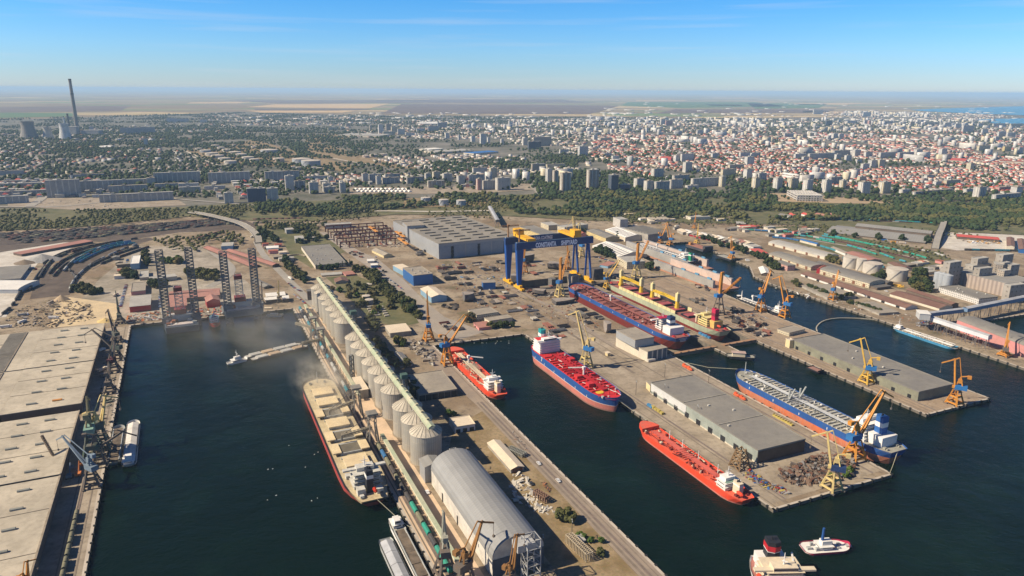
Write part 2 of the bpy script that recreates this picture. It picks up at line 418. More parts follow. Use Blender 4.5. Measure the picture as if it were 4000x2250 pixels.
# bare ground
psheet("bare_slope",'D',[(1895,487),(2010,488),(2080,495),(2200,500),(2330,512),(2300,516),(2090,512),(1960,508),(1905,498)],1.6,SAND)
psheet("landfill",'D',[(772,339),(850,337),(880,345),(855,352),(800,362),(768,356)],1.6,DRYG)
psheet("bare_valley",'D',[(765,358),(830,366),(900,388),(1010,412),(1060,425),(1000,425),(930,412),(880,410),(800,395),(770,375)],1.6,DRYG)
psheet("depot_ground",'D',[(460,380),(640,352),(760,385),(900,420),(860,432),(700,420),(560,412)],1.6,DRYG)
psheet("tank_ground",'D',[(1020,500),(1230,500),(1220,520),(1010,524)],1.9,DRYG)
psheet("parking_ground",'D',[(20,500),(440,498),(470,518),(200,530),(20,520)],1.6,CONC)
psheet("market_ground",'D',[(880,472),(1240,470),(1330,462),(1350,478),(1200,488),(880,490)],1.6,CONC)
# port areas
PALE2=M("white_paving",(0.60,0.56,0.49),(0.44,0.40,0.34),0.03,dirt=.4);WEST=M("west_yard_paving",(0.40,0.35,0.28),(0.22,0.19,0.14),0.02,dirt=.6)
psheet("paved_yard",'B1',[(0,520),(640,430),(900,410),(640,520),(380,640),(250,820),(60,1180),(-300,1200),(-300,540)],.02,PALE2)
psheet("paved_yard",'B1',[(1400,470),(2050,470),(2250,640),(2576,900),(2576,1130),(1300,1235),(1180,1235),(500,1290),(560,1100),(820,1000),(1000,800)],.02,WEST)
psheet("rail_yard_ground",'B1',[(-600,380),(0,350),(800,300),(1700,230),(2450,200),(2576,250),(2576,300),(1800,330),(1200,420),(640,430),(0,530),(-600,560)],.03,TRACK)
psheet("rail_yard_ground",'B1',[(1500,380),(1200,430),(760,560),(560,640),(420,760),(330,900),(300,1000),(700,960),(780,780),(960,620),(1250,480),(1560,400)],.05,TRACK)
psheet("grain_apron",'B1',[(560,1060),(700,980),(1200,1050),(1180,1230),(500,1290)],.05,M("spilled_grain_ground",(0.60,0.47,0.28),(0.48,0.38,0.24),0.06))
sheet("quay_road",[H(200,-112),H(-1000,-112),H(-1000,-86),H(200,-86)],GZ+.03,CONC)
sheet("grain_quay_paving",[H(200,120),H(-990,120),H(-990,146),H(200,146)],GZ+.03,M("dusty_quay_paving",(0.62,0.46,0.31),(0.50,0.37,0.25),0.04))
sheet("dry_grass_pier",[H(200,190),H(-480,190),H(-520,180),H(-560,200),H(-580,236),H(200,234)],GZ+.03,DRYG)
sheet("pier_road",[H(200,236),H(-600,236),H(-770,225),H(-770,250),H(200,250)],GZ+.05,M("worn_pier_road",(0.24,0.195,0.155),(0.31,0.25,0.19),0.05))
sheet("paved_pier",[H(-345,371),H(-760,371),H(-760,455),H(-640,494),H(-345,494)],GZ+.03,CONC)
sheet("paved_pier",[H(-402,624),H(-900,624),H(-930,716),H(-402,716)],GZ+.03,M("pier_concrete",(0.36,0.275,0.19),(0.25,0.19,0.135),0.05,dirt=0.6))
psheet("yard_road",'B2',[(640,330),(720,330),(1050,520),(1230,600),(1500,820),(1700,1020),(1900,1180),(2300,1330),(1950,1440),(1640,1230),(1250,760),(900,520)],.03,M("yard_asphalt",(0.27,0.24,0.205),(0.34,0.29,0.235),0.04))
psheet("green_strip",'B2',[(700,780),(1000,760),(1350,900),(1560,1100),(1640,1240),(1450,1280),(1180,1230),(900,960)],.04,SCRUB)
psheet("green_strip",'B2',[(0,260),(600,250),(640,330),(900,520),(560,690),(350,560),(240,380),(60,460),(0,440)],.04,SCRUB)
psheet("right_yard",'B4',[(1780,330),(2576,340),(2576,500),(1900,510),(1740,480)],.03,PALE2)
psheet("green_strip",'B4',[(0,280),(600,250),(900,380),(1700,520),(1900,640),(1500,700),(900,600),(0,360)],.03,SCRUB)
def road(name,k,pts,w,z=0.08,mat=None,kerb=False):
 L=smoothline([W(k,*p)for p in pts],6);mb=MB()
 rows=[]
 for i,p in enumerate(L):
  d=(L[min(i+1,len(L)-1)]-L[max(i-1,0)]).normalized();nn=Vector((-d.y,d.x,0))*w/2
  rows.append((p+nn,p-nn))
 for(a,b),(c,d)in zip(rows[:-1],rows[1:]):
  mb.face([(b.x,b.y,GZ+z),(d.x,d.y,GZ+z),(c.x,c.y,GZ+z),(a.x,a.y,GZ+z)])
 return tag(mb.build(name,mat or ASPH),kind='structure')
LROAD=M("light_road",(0.34,0.315,0.275),(0.28,0.26,0.225),0.03)
road("road",'B2',[(0,420),(80,560),(220,700),(320,800),(480,960),(620,1100)],12,.1,LROAD)
road("road",'A1',[(260,860),(360,960),(430,1140),(470,1260),(420,1360),(300,1440)],22,2.4,LROAD)
road("road",'A3',[(120,1080),(200,1150),(240,1240),(330,1330)],34,2.4,LROAD)
road("road",'A1',[(-200,1440),(600,1440),(1500,1360),(2576,1430)],12,2.2,LROAD)
road("road",'A2',[(700,940),(960,990),(1200,1020)],10,3.2,PALE)
road("road",'A1',[(1700,870),(2000,960),(2190,1025)],9,3.2,PALE)
road("road",'A1',[(1850,875),(2000,940)],9,3.4,PALE)
road("road",'B1',[(2070,480),(2300,650),(2300,760),(2100,880)],14,.3,LROAD)
road("road",'B2',[(740,135),(1200,120),(1800,125),(2400,115)],12,2.0,PALE)
road("road",'B3',[(2576,330),(3400,470),(4100,590)],9,.2,LROAD)
road("pier_track",'B3',[(0,900),(500,1130),(900,1400),(1300,1640)],7,.09,M("crane_rail_bed",(0.30,0.25,0.2),(0.24,0.2,0.16),0.1))
# crane rails and old track beds run along the quays
RL=M("rail_line",(0.16,0.13,0.10),(0.22,0.18,0.14),.2)
mb=MB()
for v,u0,u1,w in((373.5,-340,-762,1.0),(384,-340,-762,1.2),(492,-340,-630,1.0),(476,-400,-630,1.0),(628,-402,-760,1.0),(634,-402,-760,.9),(640,-402,-760,.9),(447,-520,-960,1.6),(437,-600,-1100,1.2),(424,-600,-1180,4),(568,-640,-1000,1.4),(572,-660,-1180,1.0),(640,-760,-1100,1.2),(660,-700,-1100,3.5),(690,-640,-1050,1.0),(700,-640,-1050,1.0),(-90,150,-1000,1.0),(-101,150,-1000,1.0),(121.5,150,-990,1.0),(247,150,-760,.8),(239,150,-600,2.0),(844,-420,-830,1.0),(850,-420,-830,1.0)):
 a,b=H(u0,v),H(u1,v);n_=CV*w/2;z=Vector((0,0,.14));mb.face([(b-n_+z)[:],(a-n_+z)[:],(a+n_+z)[:],(b+n_+z)[:]])
tag(mb.build("crane_rails",RL),kind='structure')
for k in("quay_wall",):
 mb=MB()
 for i in range(len(OUT)-8):
  a,b=outw[i],outw[i+1]
  for p,an in cumul([a,b],11,4):
   c_,s_=math.cos(an)*.9,math.sin(an)*.9;px_,py_=-math.sin(an)*.8,math.cos(an)*.8
   mb.prism([(p.x-c_-px_,p.y-s_-py_),(p.x+c_-px_,p.y+s_-py_),(p.x+c_+px_,p.y+s_+py_),(p.x-c_+px_,p.y-s_+py_)],.6,GZ+.5)
 f_=mb.build("fenders",M("tyre_black",(0.03,0.03,0.03)),bpy.data.objects["quay_wall"]);f_['kind']='stuff'
 # ------------------------------------------------------------------ buildings
GLASSY=M("dark_opening",(0.025,0.027,0.032),rough=0.4)
TRIM=M("pale_trim",(0.60,0.57,0.50),rough=0.8)
WALLS={'white':FAC("white_rendered_facade",(0.62,0.60,0.56)),'cream':FAC("cream_rendered_facade",(0.60,0.53,0.38)),'grey':FAC("grey_panel_facade",(0.36,0.36,0.36)),'pink':FAC("pink_rendered_facade",(0.55,0.32,0.28)),'yellow':FAC("yellow_rendered_facade",(0.62,0.50,0.24)),'tan':FAC("tan_panel_facade",(0.42,0.36,0.29)),'bands':FAC("banded_office_facade",(0.66,0.64,0.60),px=60,wx=0.98,wz=0.42),'dkglass':FAC("dark_glass_facade",(0.10,0.12,0.15),px=40,wx=0.97,wz=0.6,band=0.16),'bluegl':FAC("blue_glass_facade",(0.08,0.10,0.16),px=4,wx=0.8,wz=0.6,band=0.25),'panel':FAC("panel_block_facade",(0.46,0.45,0.43),px=2.9,pz=2.8,wx=0.55,wz=0.5),'panel2':FAC("pale_panel_facade",(0.58,0.55,0.50),px=3.4,pz=2.8,wx=0.5,wz=0.5),'sheetgrey':RIB("grey_sheet_wall",(0.42,0.43,0.43),(0.33,0.34,0.35),2.4,0),'sheetblue':RIB("blue_sheet_wall",(0.035,0.16,0.42),(0.03,0.12,0.34),2.4,0),'sheetlblue':RIB("light_blue_sheet_wall",(0.28,0.46,0.60),(0.22,0.38,0.52),2.4,0),'sheetwhite':RIB("white_sheet_wall",(0.66,0.66,0.64),(0.55,0.55,0.54),2.0,0),'plainyel':M("yellow_render",(0.66,0.55,0.31),(0.55,0.45,0.26),0.06),'plaincream':M("cream_render",(0.62,0.56,0.44),(0.5,0.45,0.36),0.06),'conc':M("stained_concrete_wall",(0.36,0.33,0.28),(0.25,0.23,0.20),0.08),'brown':M("dark_brown_wall",(0.11,0.085,0.07),(0.16,0.12,0.09),0.08),'red':RIB("red_sheet_wall",(0.42,0.025,0.035),(0.33,0.02,0.03),1.5,0),'pinkp':M("pink_render",(0.58,0.24,0.24),(0.47,0.22,0.2),0.05),'tower':FAC('elevator_tower_wall',(0.34,0.31,0.27),(0.12,0.11,0.1),9,7,.3,.35,dark=.6),'olive':M("olive_stained_wall",(0.235,0.235,0.17),(0.17,0.165,0.125),0.09),'plainwhite':M("white_render",(0.68,0.66,0.62),(0.56,0.54,0.5),0.06),'greygreen':M("grey_green_wall",(0.30,0.33,0.29),(0.22,0.245,0.22),0.07)}
ROOFS={'grey':M("grey_bitumen_roof",(0.185,0.175,0.16),(0.235,0.22,0.19),0.03,dirt=0.4),'lgrey':M("light_grey_roof",(0.40,0.385,0.345),(0.33,0.315,0.285),0.03,dirt=0.4),'hall':M('hall_roof',(0.27,0.245,0.20),(0.21,0.195,0.17),0.02,dirt=.5),'tan':M("tan_roof",(0.33,0.29,0.23),(0.26,0.23,0.19),0.04,dirt=0.4),'cream':M("cream_sheet_roof",(0.66,0.56,0.42),(0.58,0.49,0.37),0.05),'pale':M("pale_screed_roof",(0.50,0.44,0.34),(0.37,0.325,0.25),0.03,dirt=0.45),'red':M("terracotta_roof",(0.36,0.115,0.07),(0.28,0.09,0.06),0.03),'brightred':M("bright_red_roof",(0.55,0.10,0.08),(0.45,0.09,0.07),0.05),'pink':M("faded_pink_roof",(0.38,0.18,0.14),(0.30,0.15,0.12),0.05),'brown':M("dark_red_brown_roof",(0.16,0.085,0.065),(0.20,0.12,0.09),0.03,dirt=0.4),'blue':RIB("blue_sheet_roof",(0.06,0.22,0.55),(0.05,0.18,0.45),2,0),'white':M("white_sheet_roof",(0.72,0.70,0.64),(0.62,0.60,0.56),0.04),'dark':M("dark_felt_roof",(0.10,0.095,0.09),(0.14,0.13,0.12),0.05),'rib':RIB("ribbed_grey_roof",(0.29,0.28,0.255),(0.235,0.225,0.205),5.0,0,rough=0.8,metal=0)}
def bld(name,label,cat,a,b,c,h,wall='conc',roof='grey',rt='flat',rise=3.0,z0=GZ,doors=(),group=None,vents=0,para=True,win=None,uv=True):
 """building from three roof corners: a (nearest), b and c next to it; rt = roof type. doors = [(side 'ab'|'ac', count, width, height, material)]"""
 a=Vector((a.x,a.y,0));b=Vector((b.x,b.y,0));c=Vector((c.x,c.y,0))
 e1,e2=b-a,c-a
 L1,L2=e1.length,e2.length;x=e1/L1
 y=Vector((-x.y,x.x,0));s=1 if y.dot(e2)>0 else-1
 if L2>L1:
  y=e2/L2*s;x=Vector((y.y,-y.x,0));L1=abs(x.dot(e1))
 else:L2=abs(y.dot(e2))
 o=a if s>0 else a-y*L2
 ang=math.atan2(x.y,x.x)
 t=thing(name,label,cat,(o.x,o.y,z0),ang,group)
 Lx,Ly=L1,L2
 mb=MB();mw=WALLS[wall];mr=ROOFS[roof]
 gab=rt in('gable','gablesky','vault','hip','saw')
 mb.box(0,0,0,Lx,Ly,h)
 r=MB();ov=0.6
 alongx=Lx>=Ly
 if rt=='gabley':alongx=False;rt='gable'
 if rt=='gablex':alongx=True;rt='gable'
 if rt=='flat':
  if para and min(Lx,Ly)>6:
   r.box(-.25,-.25,h,Lx+.25,.35,h+.9);r.box(-.25,Ly-.35,h,Lx+.25,Ly+.25,h+.9)
   r.box(-.25,.35,h,.35,Ly-.35,h+.9);r.box(Lx-.35,.35,h,Lx+.25,Ly-.35,h+.9)
   r.box(.35,.35,h+.01,Lx-.35,Ly-.35,h+.35)
  else:r.box(-ov,-ov,h+.01,Lx+ov,Ly+ov,h+.5,bottom=True)
 elif rt in('gable','gablesky','hip'):
  P=(lambda u,v,z:(u,v,z))if alongx else(lambda u,v,z:(v,u,z))
  A,B=(Lx,Ly)if alongx else(Ly,Lx)
  hp=B/2 if rt=='hip' else 0
  fl=(lambda q:q)if alongx else(lambda q:q[::-1])
  r.face(fl([P(-ov,-ov,h),P(A+ov,-ov,h),P(A+ov-hp,B/2,h+rise),P(-ov+hp,B/2,h+rise)]))
  r.face(fl([P(A+ov,B+ov,h),P(-ov,B+ov,h),P(-ov+hp,B/2,h+rise),P(A+ov-hp,B/2,h+rise)]))
  if rt=='hip':
   r.face(fl([P(A+ov,-ov,h),P(A+ov,B+ov,h),P(A+ov-hp,B/2,h+rise)]));r.face(fl([P(-ov,B+ov,h),P(-ov,-ov,h),P(-ov+hp,B/2,h+rise)]))
  else:
   mb.face(fl([P(0,B,h),P(0,0,h),P(0,B/2,h+rise*.97)]));mb.face(fl([P(A,0,h),P(A,B,h),P(A,B/2,h+rise*.97)]))
   # eaves thickness
  r.face(fl([P(-ov,-ov,h-.4),P(A+ov,-ov,h-.4),P(A+ov,-ov,h),P(-ov,-ov,h)]));r.face(fl([P(A+ov,B+ov,h-.4),P(-ov,B+ov,h-.4),P(-ov,B+ov,h),P(A+ov,B+ov,h)]))
 elif rt=='vault':
  P=(lambda u,v,z:(u,v,z))if alongx else(lambda u,v,z:(v,u,z))
  A,B=(Lx,Ly)if alongx else(Ly,Lx);N=14;fl=(lambda q:q)if alongx else(lambda q:q[::-1])
  prof=[(B/2-math.cos(math.pi*k/N)*(B/2+.3),h+math.sin(math.pi*k/N)*rise)for k in range(N+1)]
  for(y0,z0_),(y1,z1_)in zip(prof[:-1],prof[1:]):r.face(fl([P(-.4,y0,z0_),P(A+.4,y0,z0_),P(A+.4,y1,z1_),P(-.4,y1,z1_)]))
  mb.face(fl([P(0,y_,z_)for y_,z_ in reversed(prof)]));mb.face(fl([P(A,y_,z_)for y_,z_ in prof]))
 elif rt=='saw':
  P=(lambda u,v,z:(u,v,z))if alongx else(lambda u,v,z:(v,u,z))
  A,B=(Lx,Ly)if alongx else(Ly,Lx);n=max(3,int(A/9));st=A/n
  for k in range(n):
   x0=k*st;q=[P(x0,0,h),P(x0+st,0,h),P(x0+st,B,h),P(x0,B,h)]
   top=[P(x0+st*.75,0,h+rise),P(x0+st*.75,B,h+rise)]
   f1=[P(x0,0,h),top[0],top[1],P(x0,B,h)];f2=[top[0],P(x0+st,0,h),P(x0+st,B,h),top[1]]
   r.face(f1 if alongx else f1[::-1]);r.face(f2 if alongx else f2[::-1],m=1)
   r.face([P(x0,0,h),P(x0+st,0,h),top[0]]);r.face([P(x0,B,h),top[1],P(x0+st,B,h)])
 mb.build("wall",mw,t,uv=uv)
 ro=r.build("roof",[mr,GLASSY],t,uv=True,smooth=False)
 if rt=='gablesky':
  A,B=(Lx,Ly)if alongx else(Ly,Lx);n=int(A/9)
  for sd_ in(0,1):
   for k in range(n):
    q=MB();x0=4+k*(A-6)/n
    ya,yb=(B*.08,B*.42)if sd_==0 else(B*.92,B*.58)
    za,zb=h+rise*.16+.12,h+rise*.84+.12
    if alongx:pts=[(x0,ya,za),(x0+3,ya,za),(x0+3,yb,zb),(x0,yb,zb)]
    else:pts=[(ya,x0,za),(ya,x0+3,za),(yb,x0+3,zb),(yb,x0,zb)]
    q.face(pts);q.build("skylight",M("skylight_glass",(0.10,0.10,0.105),(0.15,0.15,0.15),rough=0.4),ro)
 for side,n,w,dh,dm in doors:
  for k in range(n):
   q=MB();f=(k+.5)/n
   if side=='ab':yy=0 if s>0 else Ly;sg=-1 if s>0 else 1;q.box(f*Lx-w/2,min(yy,yy+.3*sg),0.02,f*Lx+w/2,max(yy,yy+.3*sg),dh)
   else:q.box(-.3,f*Ly-w/2,0.02,0,f*Ly+w/2,dh)
   q.build("door",dm,t)
 for k in range(vents):
  q=MB();vx,vy=rnd.uniform(.1,.9)*Lx,rnd.uniform(.15,.85)*Ly
  zb=h+.4
  q.box(vx-1,vy-.7,zb,vx+1,vy+.7,zb+1.3);q.build("roof_vent",TRIM,ro)
 return t,Lx,Ly,s
def B(k,name,label,cat,a,b,c,base=None,h=None,**kw):
 if h is None:h=hgt(k,base,a)
 z=kw.get('z0',GZ)+h
 return bld(name,label,cat,W(k,*a,z),W(k,*b,z),W(k,*c,z),h,**kw)
def HB(name,label,cat,u0,u1,v0,v1,h,z0=GZ,**kw):
 """building squared to the harbour: u0 = end towards the sea, u1 = far end"""
 return bld(name,label,cat,H(u0,v0),H(u0,v1),H(u1,v0),h,z0=z0,**kw)
D1=GLASSY;D2=M("blue_door",(0.05,0.16,0.35));D3=M("rusty_door",(0.2,0.09,0.05));D4=M("white_frame_door",(0.6,0.58,0.55))
# --- left quay: low wide warehouses with a row of roof lights each
for i,(u0,u1,lab)in enumerate(((-853,-990,"farthest wide pale-roofed quay warehouse beside the stone yard"),(-731,-849,"pale-roofed quay warehouse with one orange roof light"),(-590,-712,"pale-roofed quay warehouse beside the green harbour cranes"),(-425,-586,"nearest pale-roofed quay warehouse beside the line of tank wagons"))):
 t,Lx,Ly,s=HB("quay_warehouse",lab,"warehouse",u0,u1,-176,-112,9.5,wall='brown',roof='pale',para=False,group="wide warehouses on the west quay")
 n=int(Ly/24)
 for r_ in range(2):
  for k in range(n):
   q=MB();y=(k+.5)*Ly/n;x=22+r_*21
   q.box(x-4,y-1.1,10,x+4,y+1.1,11.1);q.face([(x-4,y-1.1,11.1),(x+4,y-1.1,11.1),(x+4,y,11.7),(x-4,y,11.7)]);q.face([(x+4,y+1.1,11.1),(x-4,y+1.1,11.1),(x-4,y,11.7),(x+4,y,11.7)])
   q.build("roof_light",M("orange_roof_light",(0.7,0.3,0.08))if(i==1 and r_==1 and k==0)else M("grey_roof_light",(0.25,0.25,0.215),(0.3,0.3,0.26)),t)
for i,(u0,u1,lab)in enumerate(((-853,-990,"flat pale warehouse with long louvred roof strip, far end of the west port"),(-731,-849,"flat pale warehouse with long louvred roof strip, nearer the camera"),(-590,-712,"inland pale warehouse behind the green quay cranes"),(-425,-586,"inland pale warehouse cut by the corner of the photo"))):
 t,Lx,Ly,s=HB("inland_warehouse",lab,"warehouse",u0,u1,-300,-177.5,9.2,wall='brown',roof='pale',para=False,group="inland warehouses behind the west quay")
 if i<2:
  q=MB();q.box(88,1,9.72,106,Ly-1,9.9);st=q.build("louvre_strip",GLASSY,t)
  q=MB()
  for k in range(int(Ly/3.4)):q.box(88,2+k*3.4,9.91,106,3.1+k*3.4,10.4)
  q.build("louvre_blade",ROOFS['pale'],st)
for o_ in[o for o in COL.objects if o.name.startswith(("quay_warehouse","inland_warehouse"))]:
 ys_=[v.co.y for v in o_.children[0].data.vertices];xs_=[v.co.x for v in o_.children[0].data.vertices]
 for f in(.36,.7):
  q=MB();q.box(.5,max(ys_)*f-.25,9.7,max(xs_)-.5,max(ys_)*f+.25,10.25);q.build("roof_joint",M("joint_dark",(0.22,0.19,0.15)),o_)
 q=MB();q.box(max(xs_)-.8,0,9.7,max(xs_)+.4,max(ys_),10.4);q.build("parapet",CONC,o_)
 # --- shipyard halls and sheds
LB=ROOFS
B('B2',"assembly_hall","huge grey shipyard assembly hall with tall sliding doors","factory hall",(1838,447),(2604,364),(1380,215),base=(1838,600),wall='sheetgrey',roof='hall',doors=[('ab',6,24,24,M("sliding_door_sheet",(0.30,0.33,0.36),(0.26,0.29,0.32))),('ab',3,6,22,GLASSY)])
t=bpy.data.objects["assembly_hall"];ro=[c for c in t.children if c.name.startswith("roof")][0]
xs_=[v.co.x for v in ro.data.vertices];ys_=[v.co.y for v in ro.data.vertices];hz=max(v.co.z for v in ro.data.vertices)
for i in range(4):
 for j in range(9):
  q=MB();x_=max(xs_)*(.14+i*.24);y_=max(ys_)*(.07+j*.105);q.box(x_-11,y_-.8,hz-.5,x_+11,y_+.8,hz+1.2);q.build("roof_ridge",GLASSY if 0 else M("ridge_dark",(0.12,0.115,0.105)),ro)
B('B2',"hall_tower","square grey tower block rising from the roof of the assembly hall","tower",(1522,268),(1674,242),(1474,225),h=34,wall='sheetgrey',roof='tan')
B('B2',"workshop","long low workshop with flat grey roof among cypress trees","workshop",(597,665),(896,622),(455,470),base=(597,702),wall='plaincream',roof='grey',vents=9)
B('B2',"storage_hall","narrow dark hall at the far edge of the plate stockyard","hall",(700,258),(963,243),(680,243),base=(700,295),wall='sheetgrey',roof='lgrey')
B('B2',"paint_hall","tall bright blue paint hall with tan roof and roof vents","workshop",(1583,768),(1780,748),(1477,690),base=(1584,868),wall='sheetblue',roof='tan',vents=8)
B('B2',"annexe_hall","white-roofed annexe behind the tall blue paint hall","workshop",(1478,715),(1572,700),(1378,660),base=(1478,765),wall='sheetlblue',roof='cream',para=False)
B('B2',"blasting_hall","pale blue workshop with cream pitched roof beside the yard road","workshop",(1765,982),(1922,966),(1655,895),base=(1765,1040),wall='sheetlblue',roof='cream',rt='gable',rise=3)
B('B2',"blue_shed","windowless dark blue cube-like shed in the steel yard","shed",(2285,838),(2411,833),(2247,812),base=(2285,908),wall='sheetblue',roof='tan',para=False)
B('B2',"cabin","small blue cabin with white roof on the yard road","cabin",(1160,662),(1224,656),(1155,645),base=(1160,688),wall='sheetblue',roof='white',para=False)
B('B2',"tank_shed","small white cube-shaped shed near the yard road","shed",(1122,620),(1190,615),(1118,600),base=(1122,638),wall='sheetwhite',roof='white',para=False)
B('B2',"open_warehouse","cream-roofed low warehouse beside the silo row","warehouse",(1350,1345),(1562,1322),(1298,1270),base=(1350,1390),wall='conc',roof='cream',rt='flat',para=False)
B('B2',"yellow_shed","yellow gabled shed with grey roof between the stockyards","shed",(1285,562),(1380,556),(1165,505),base=(1285,588),wall='plainyel',roof='tan',rt='gabley')
B('B2',"yard_office","cream two-storey yard office at the head of the tanker basin","office",(2220,1168),(2440,1135),(2155,1108),base=(2220,1222),wall='cream',roof='tan')
B('B2',"yard_store","long low store with flat tan roof at the basin head","store",(2350,1225),(2580,1190),(2305,1190),base=(2350,1262),wall='plaincream',roof='tan')
B('B2',"brick_store","small store with pink tiled roof at the basin head","store",(2245,1292),(2370,1270),(2190,1240),base=(2245,1318),wall='pinkp',roof='pink',para=False)
B('B2',"canteen","long low canteen with grey roof behind the silos","building",(660,765),(865,750),(650,742),base=(660,776),wall='plainyel',roof='lgrey',para=False)
B('B2',"brick_shed","low shed with pink roof behind the silos","shed",(905,758),(1000,748),(872,728),base=(905,772),wall='pinkp',roof='pink',para=False)
B('B2',"round_roof_shed","dark-roofed garage among the trees behind the silos","garage",(800,830),(925,812),(785,795),base=(800,850),wall='conc',roof='brown',rt='gable')
B('B2',"blue_kiosk","small blue and white building beside the curved port road","building",(105,492),(225,485),(97,470),base=(105,520),wall='sheetlblue',roof='white',para=False)
B('B2',"tree_house","small grey two-storey house among the trees","house",(305,305),(380,298),(288,288),base=(305,345),wall='grey',roof='lgrey',para=False)
B('B2',"tree_house","pale cube house in the scrub above the round garden","house",(395,395),(480,385),(385,368),base=(395,440),wall='grey',roof='lgrey',para=False)
B('B2',"tree_house","low grey hut in the scrub beside the flat workshop","house",(550,385),(615,378),(540,370),base=(550,405),wall='grey',roof='lgrey',para=False)
B('B2',"hopper_house","dark slender hopper house at the far end of the silo row","tower",(515,925),(560,918),(510,905),base=(517,1012),wall='brown',roof='dark',para=False)
B('B2',"quay_shed","long white-roofed shed at the top of the dusty basin","shed",(105,978),(295,960),(150,940),base=(108,995),wall='conc',roof='white',para=False)
B('B2',"quay_shed","white-roofed shed nearest the dusty basin","shed",(100,1015),(228,1000),(100,988),base=(102,1045),wall='brown',roof='white',para=False)
B('B2',"quay_shed","small white-roofed shed beside the dark coaster","shed",(268,1000),(330,992),(265,970),base=(268,1030),wall='brown',roof='white',para=False)
B('B1',"timber_shed","long pink-roofed timber shed meeting the port road","shed",(2525,672),(2570,640),(2045,480),base=(2525,690),wall='brown',roof='pink',rt='gable',rise=2)
B('B1',"timber_shed","second pink-roofed timber shed under the viaduct","shed",(2740,660),(2790,640),(2270,510),base=(2740,685),wall='brown',roof='pink',rt='gable',rise=2)
B('B2',"gravel_shed","dark-roofed long shed above the dusty basin quay","shed",(80,880),(165,868),(-60,810),base=(82,900),wall='brown',roof='grey',rt='gable',rise=2)
# shipyard, behind and right of the gantry
B('B3',"fitting_hall","long yellow-walled hall with grey flat roof behind the gantry crane","factory hall",(318,362),(446,342),(76,272),h=15,wall='yellow',roof='grey')
B('B3',"design_office","five-storey white office block behind the gantry crane","office",(530,282),(766,250),(474,262),base=(530,352),wall='cream',roof='lgrey')
B('B3',"stepped_office","cream stepped office beside the tree belt","office",(368,262),(462,250),(290,230),base=(368,308),wall='cream',roof='lgrey')
B('B3',"yellow_workshop","yellow three-storey workshop with grey pitched roof","workshop",(945,385),(1060,366),(752,310),base=(945,430),wall='yellow',roof='grey',rt='gable',rise=3)
B('B3',"skylight_hall","white-roofed hall with dark skylights behind the yellow workshop","factory hall",(1140,380),(1336,352),(938,300),base=(1140,424),wall='plaincream',roof='white',rt='gablesky',rise=5)
B('B3',"sawtooth_hall","broad dark sawtooth-roofed hall at the edge of the shipyard","factory hall",(1370,352),(1576,330),(1130,292),h=16,wall='conc',roof='grey',rt='saw',rise=3)
B('B3',"machine_hall","large white-roofed machine hall with rows of dark skylights","factory hall",(1072,574),(1392,560),(808,464),base=(1072,605),wall='plaincream',roof='white',rt='gablesky',rise=7)
B('B3',"yard_offices","cream four-storey offices at the end of the machine hall","office",(1158,632),(1300,600),(1068,575),base=(1160,702),wall='cream',roof='lgrey')
B('B3',"tower_office","grey seven-storey office tower at the foot of the wooded slope","office tower",(1090,204),(1154,194),(1018,178),base=(1090,284),wall='panel2',roof='lgrey')
B('B3',"blue_annex","light blue annexe with rust-red roof by the dry docks","shed",(965,668),(1052,636),(920,640),base=(966,692),wall='sheetlblue',roof='pink',para=False)
B('B3',"slope_hall","grey hall at the foot of the wooded slope, east of the office tower","hall",(1800,180),(1998,172),(1795,155),base=(1800,212),wall='plaincream',roof='lgrey')
B('B3',"low_depot","low depot with sawtooth roof under the wooded slope","depot",(1400,205),(1600,200),(1395,180),h=6,wall='plaincream',roof='tan',rt='saw',rise=2)
B('B3',"red_roof_depot","small depot with red roof beside the shunting yard","depot",(2310,275),(2460,272),(2310,255),h=5,wall='plaincream',roof='brightred',rt='gable',rise=1.5)
B('B3',"red_canteen","small red-roofed building behind the gantry crane","building",(690,345),(742,340),(660,325),h=6,wall='pinkp',roof='red',rt='gable')
B('B3',"signal_house","small dark building on the edge of the shunting yard","building",(2260,240),(2350,236),(2255,220),base=(2260,262),wall='brown',roof='lgrey',para=False)
B('E3',"dock_workshop","pale workshop beside the first dry dock, lower part","workshop",(1365,195),(1563,152),(1047,42),base=(1362,292),wall='plaincream',roof='tan',doors=[('ab',4,5,12,M("tall_windows",(0.12,0.14,0.16)))])
B('E3',"dock_workshop_hall","taller windowless hall of the dry-dock workshop","workshop",(1240,78),(1436,50),(1050,-5-20),h=9,z0=GZ+hgt('E3',(1362,292),(1365,195))+.4,wall='sheetgrey',roof='tan')
B('E3',"kiosk","small yellow kiosk on the open quay","kiosk",(963,208),(992,203),(938,196),base=(963,238),wall='plainyel',roof='cream',para=False)
# piers
wh_lab="long grey-roofed warehouse filling the middle pier"
hh=hgt('G3',(2470,315),(2470,190))
t,Lx,Ly,s=B('E3',"pier_warehouse",wh_lab,"warehouse",(2475,1190),(2951,1072),(1400,505),h=hh,wall='greygreen',roof='grey',vents=3,doors=[('ac',9,6,5,D1)])
hh0=hh
q=MB();q.box(-.22,0,0,-.02,Ly,1.3);q.build("plinth",M("cream_plinth",(0.6,0.55,0.44)),t);q=MB();q.box(-.3,Ly*.62,3.5,-.03,Ly-.5,hh0-.3);q.build("white_cladding",M("white_cladding",(0.56,0.56,0.54),(.46,.46,.45),.1),t)
q=MB();q.box(.3,-.3,.2,Lx-.3,-.05,hh0-.6);q.build("brown_end_wall",M("brown_end_wall",(0.12,0.085,0.06)),t)  # dark brown panel paints in the shade on the seaward end
ro=[c for c in t.children if c.name.startswith("roof")][0]
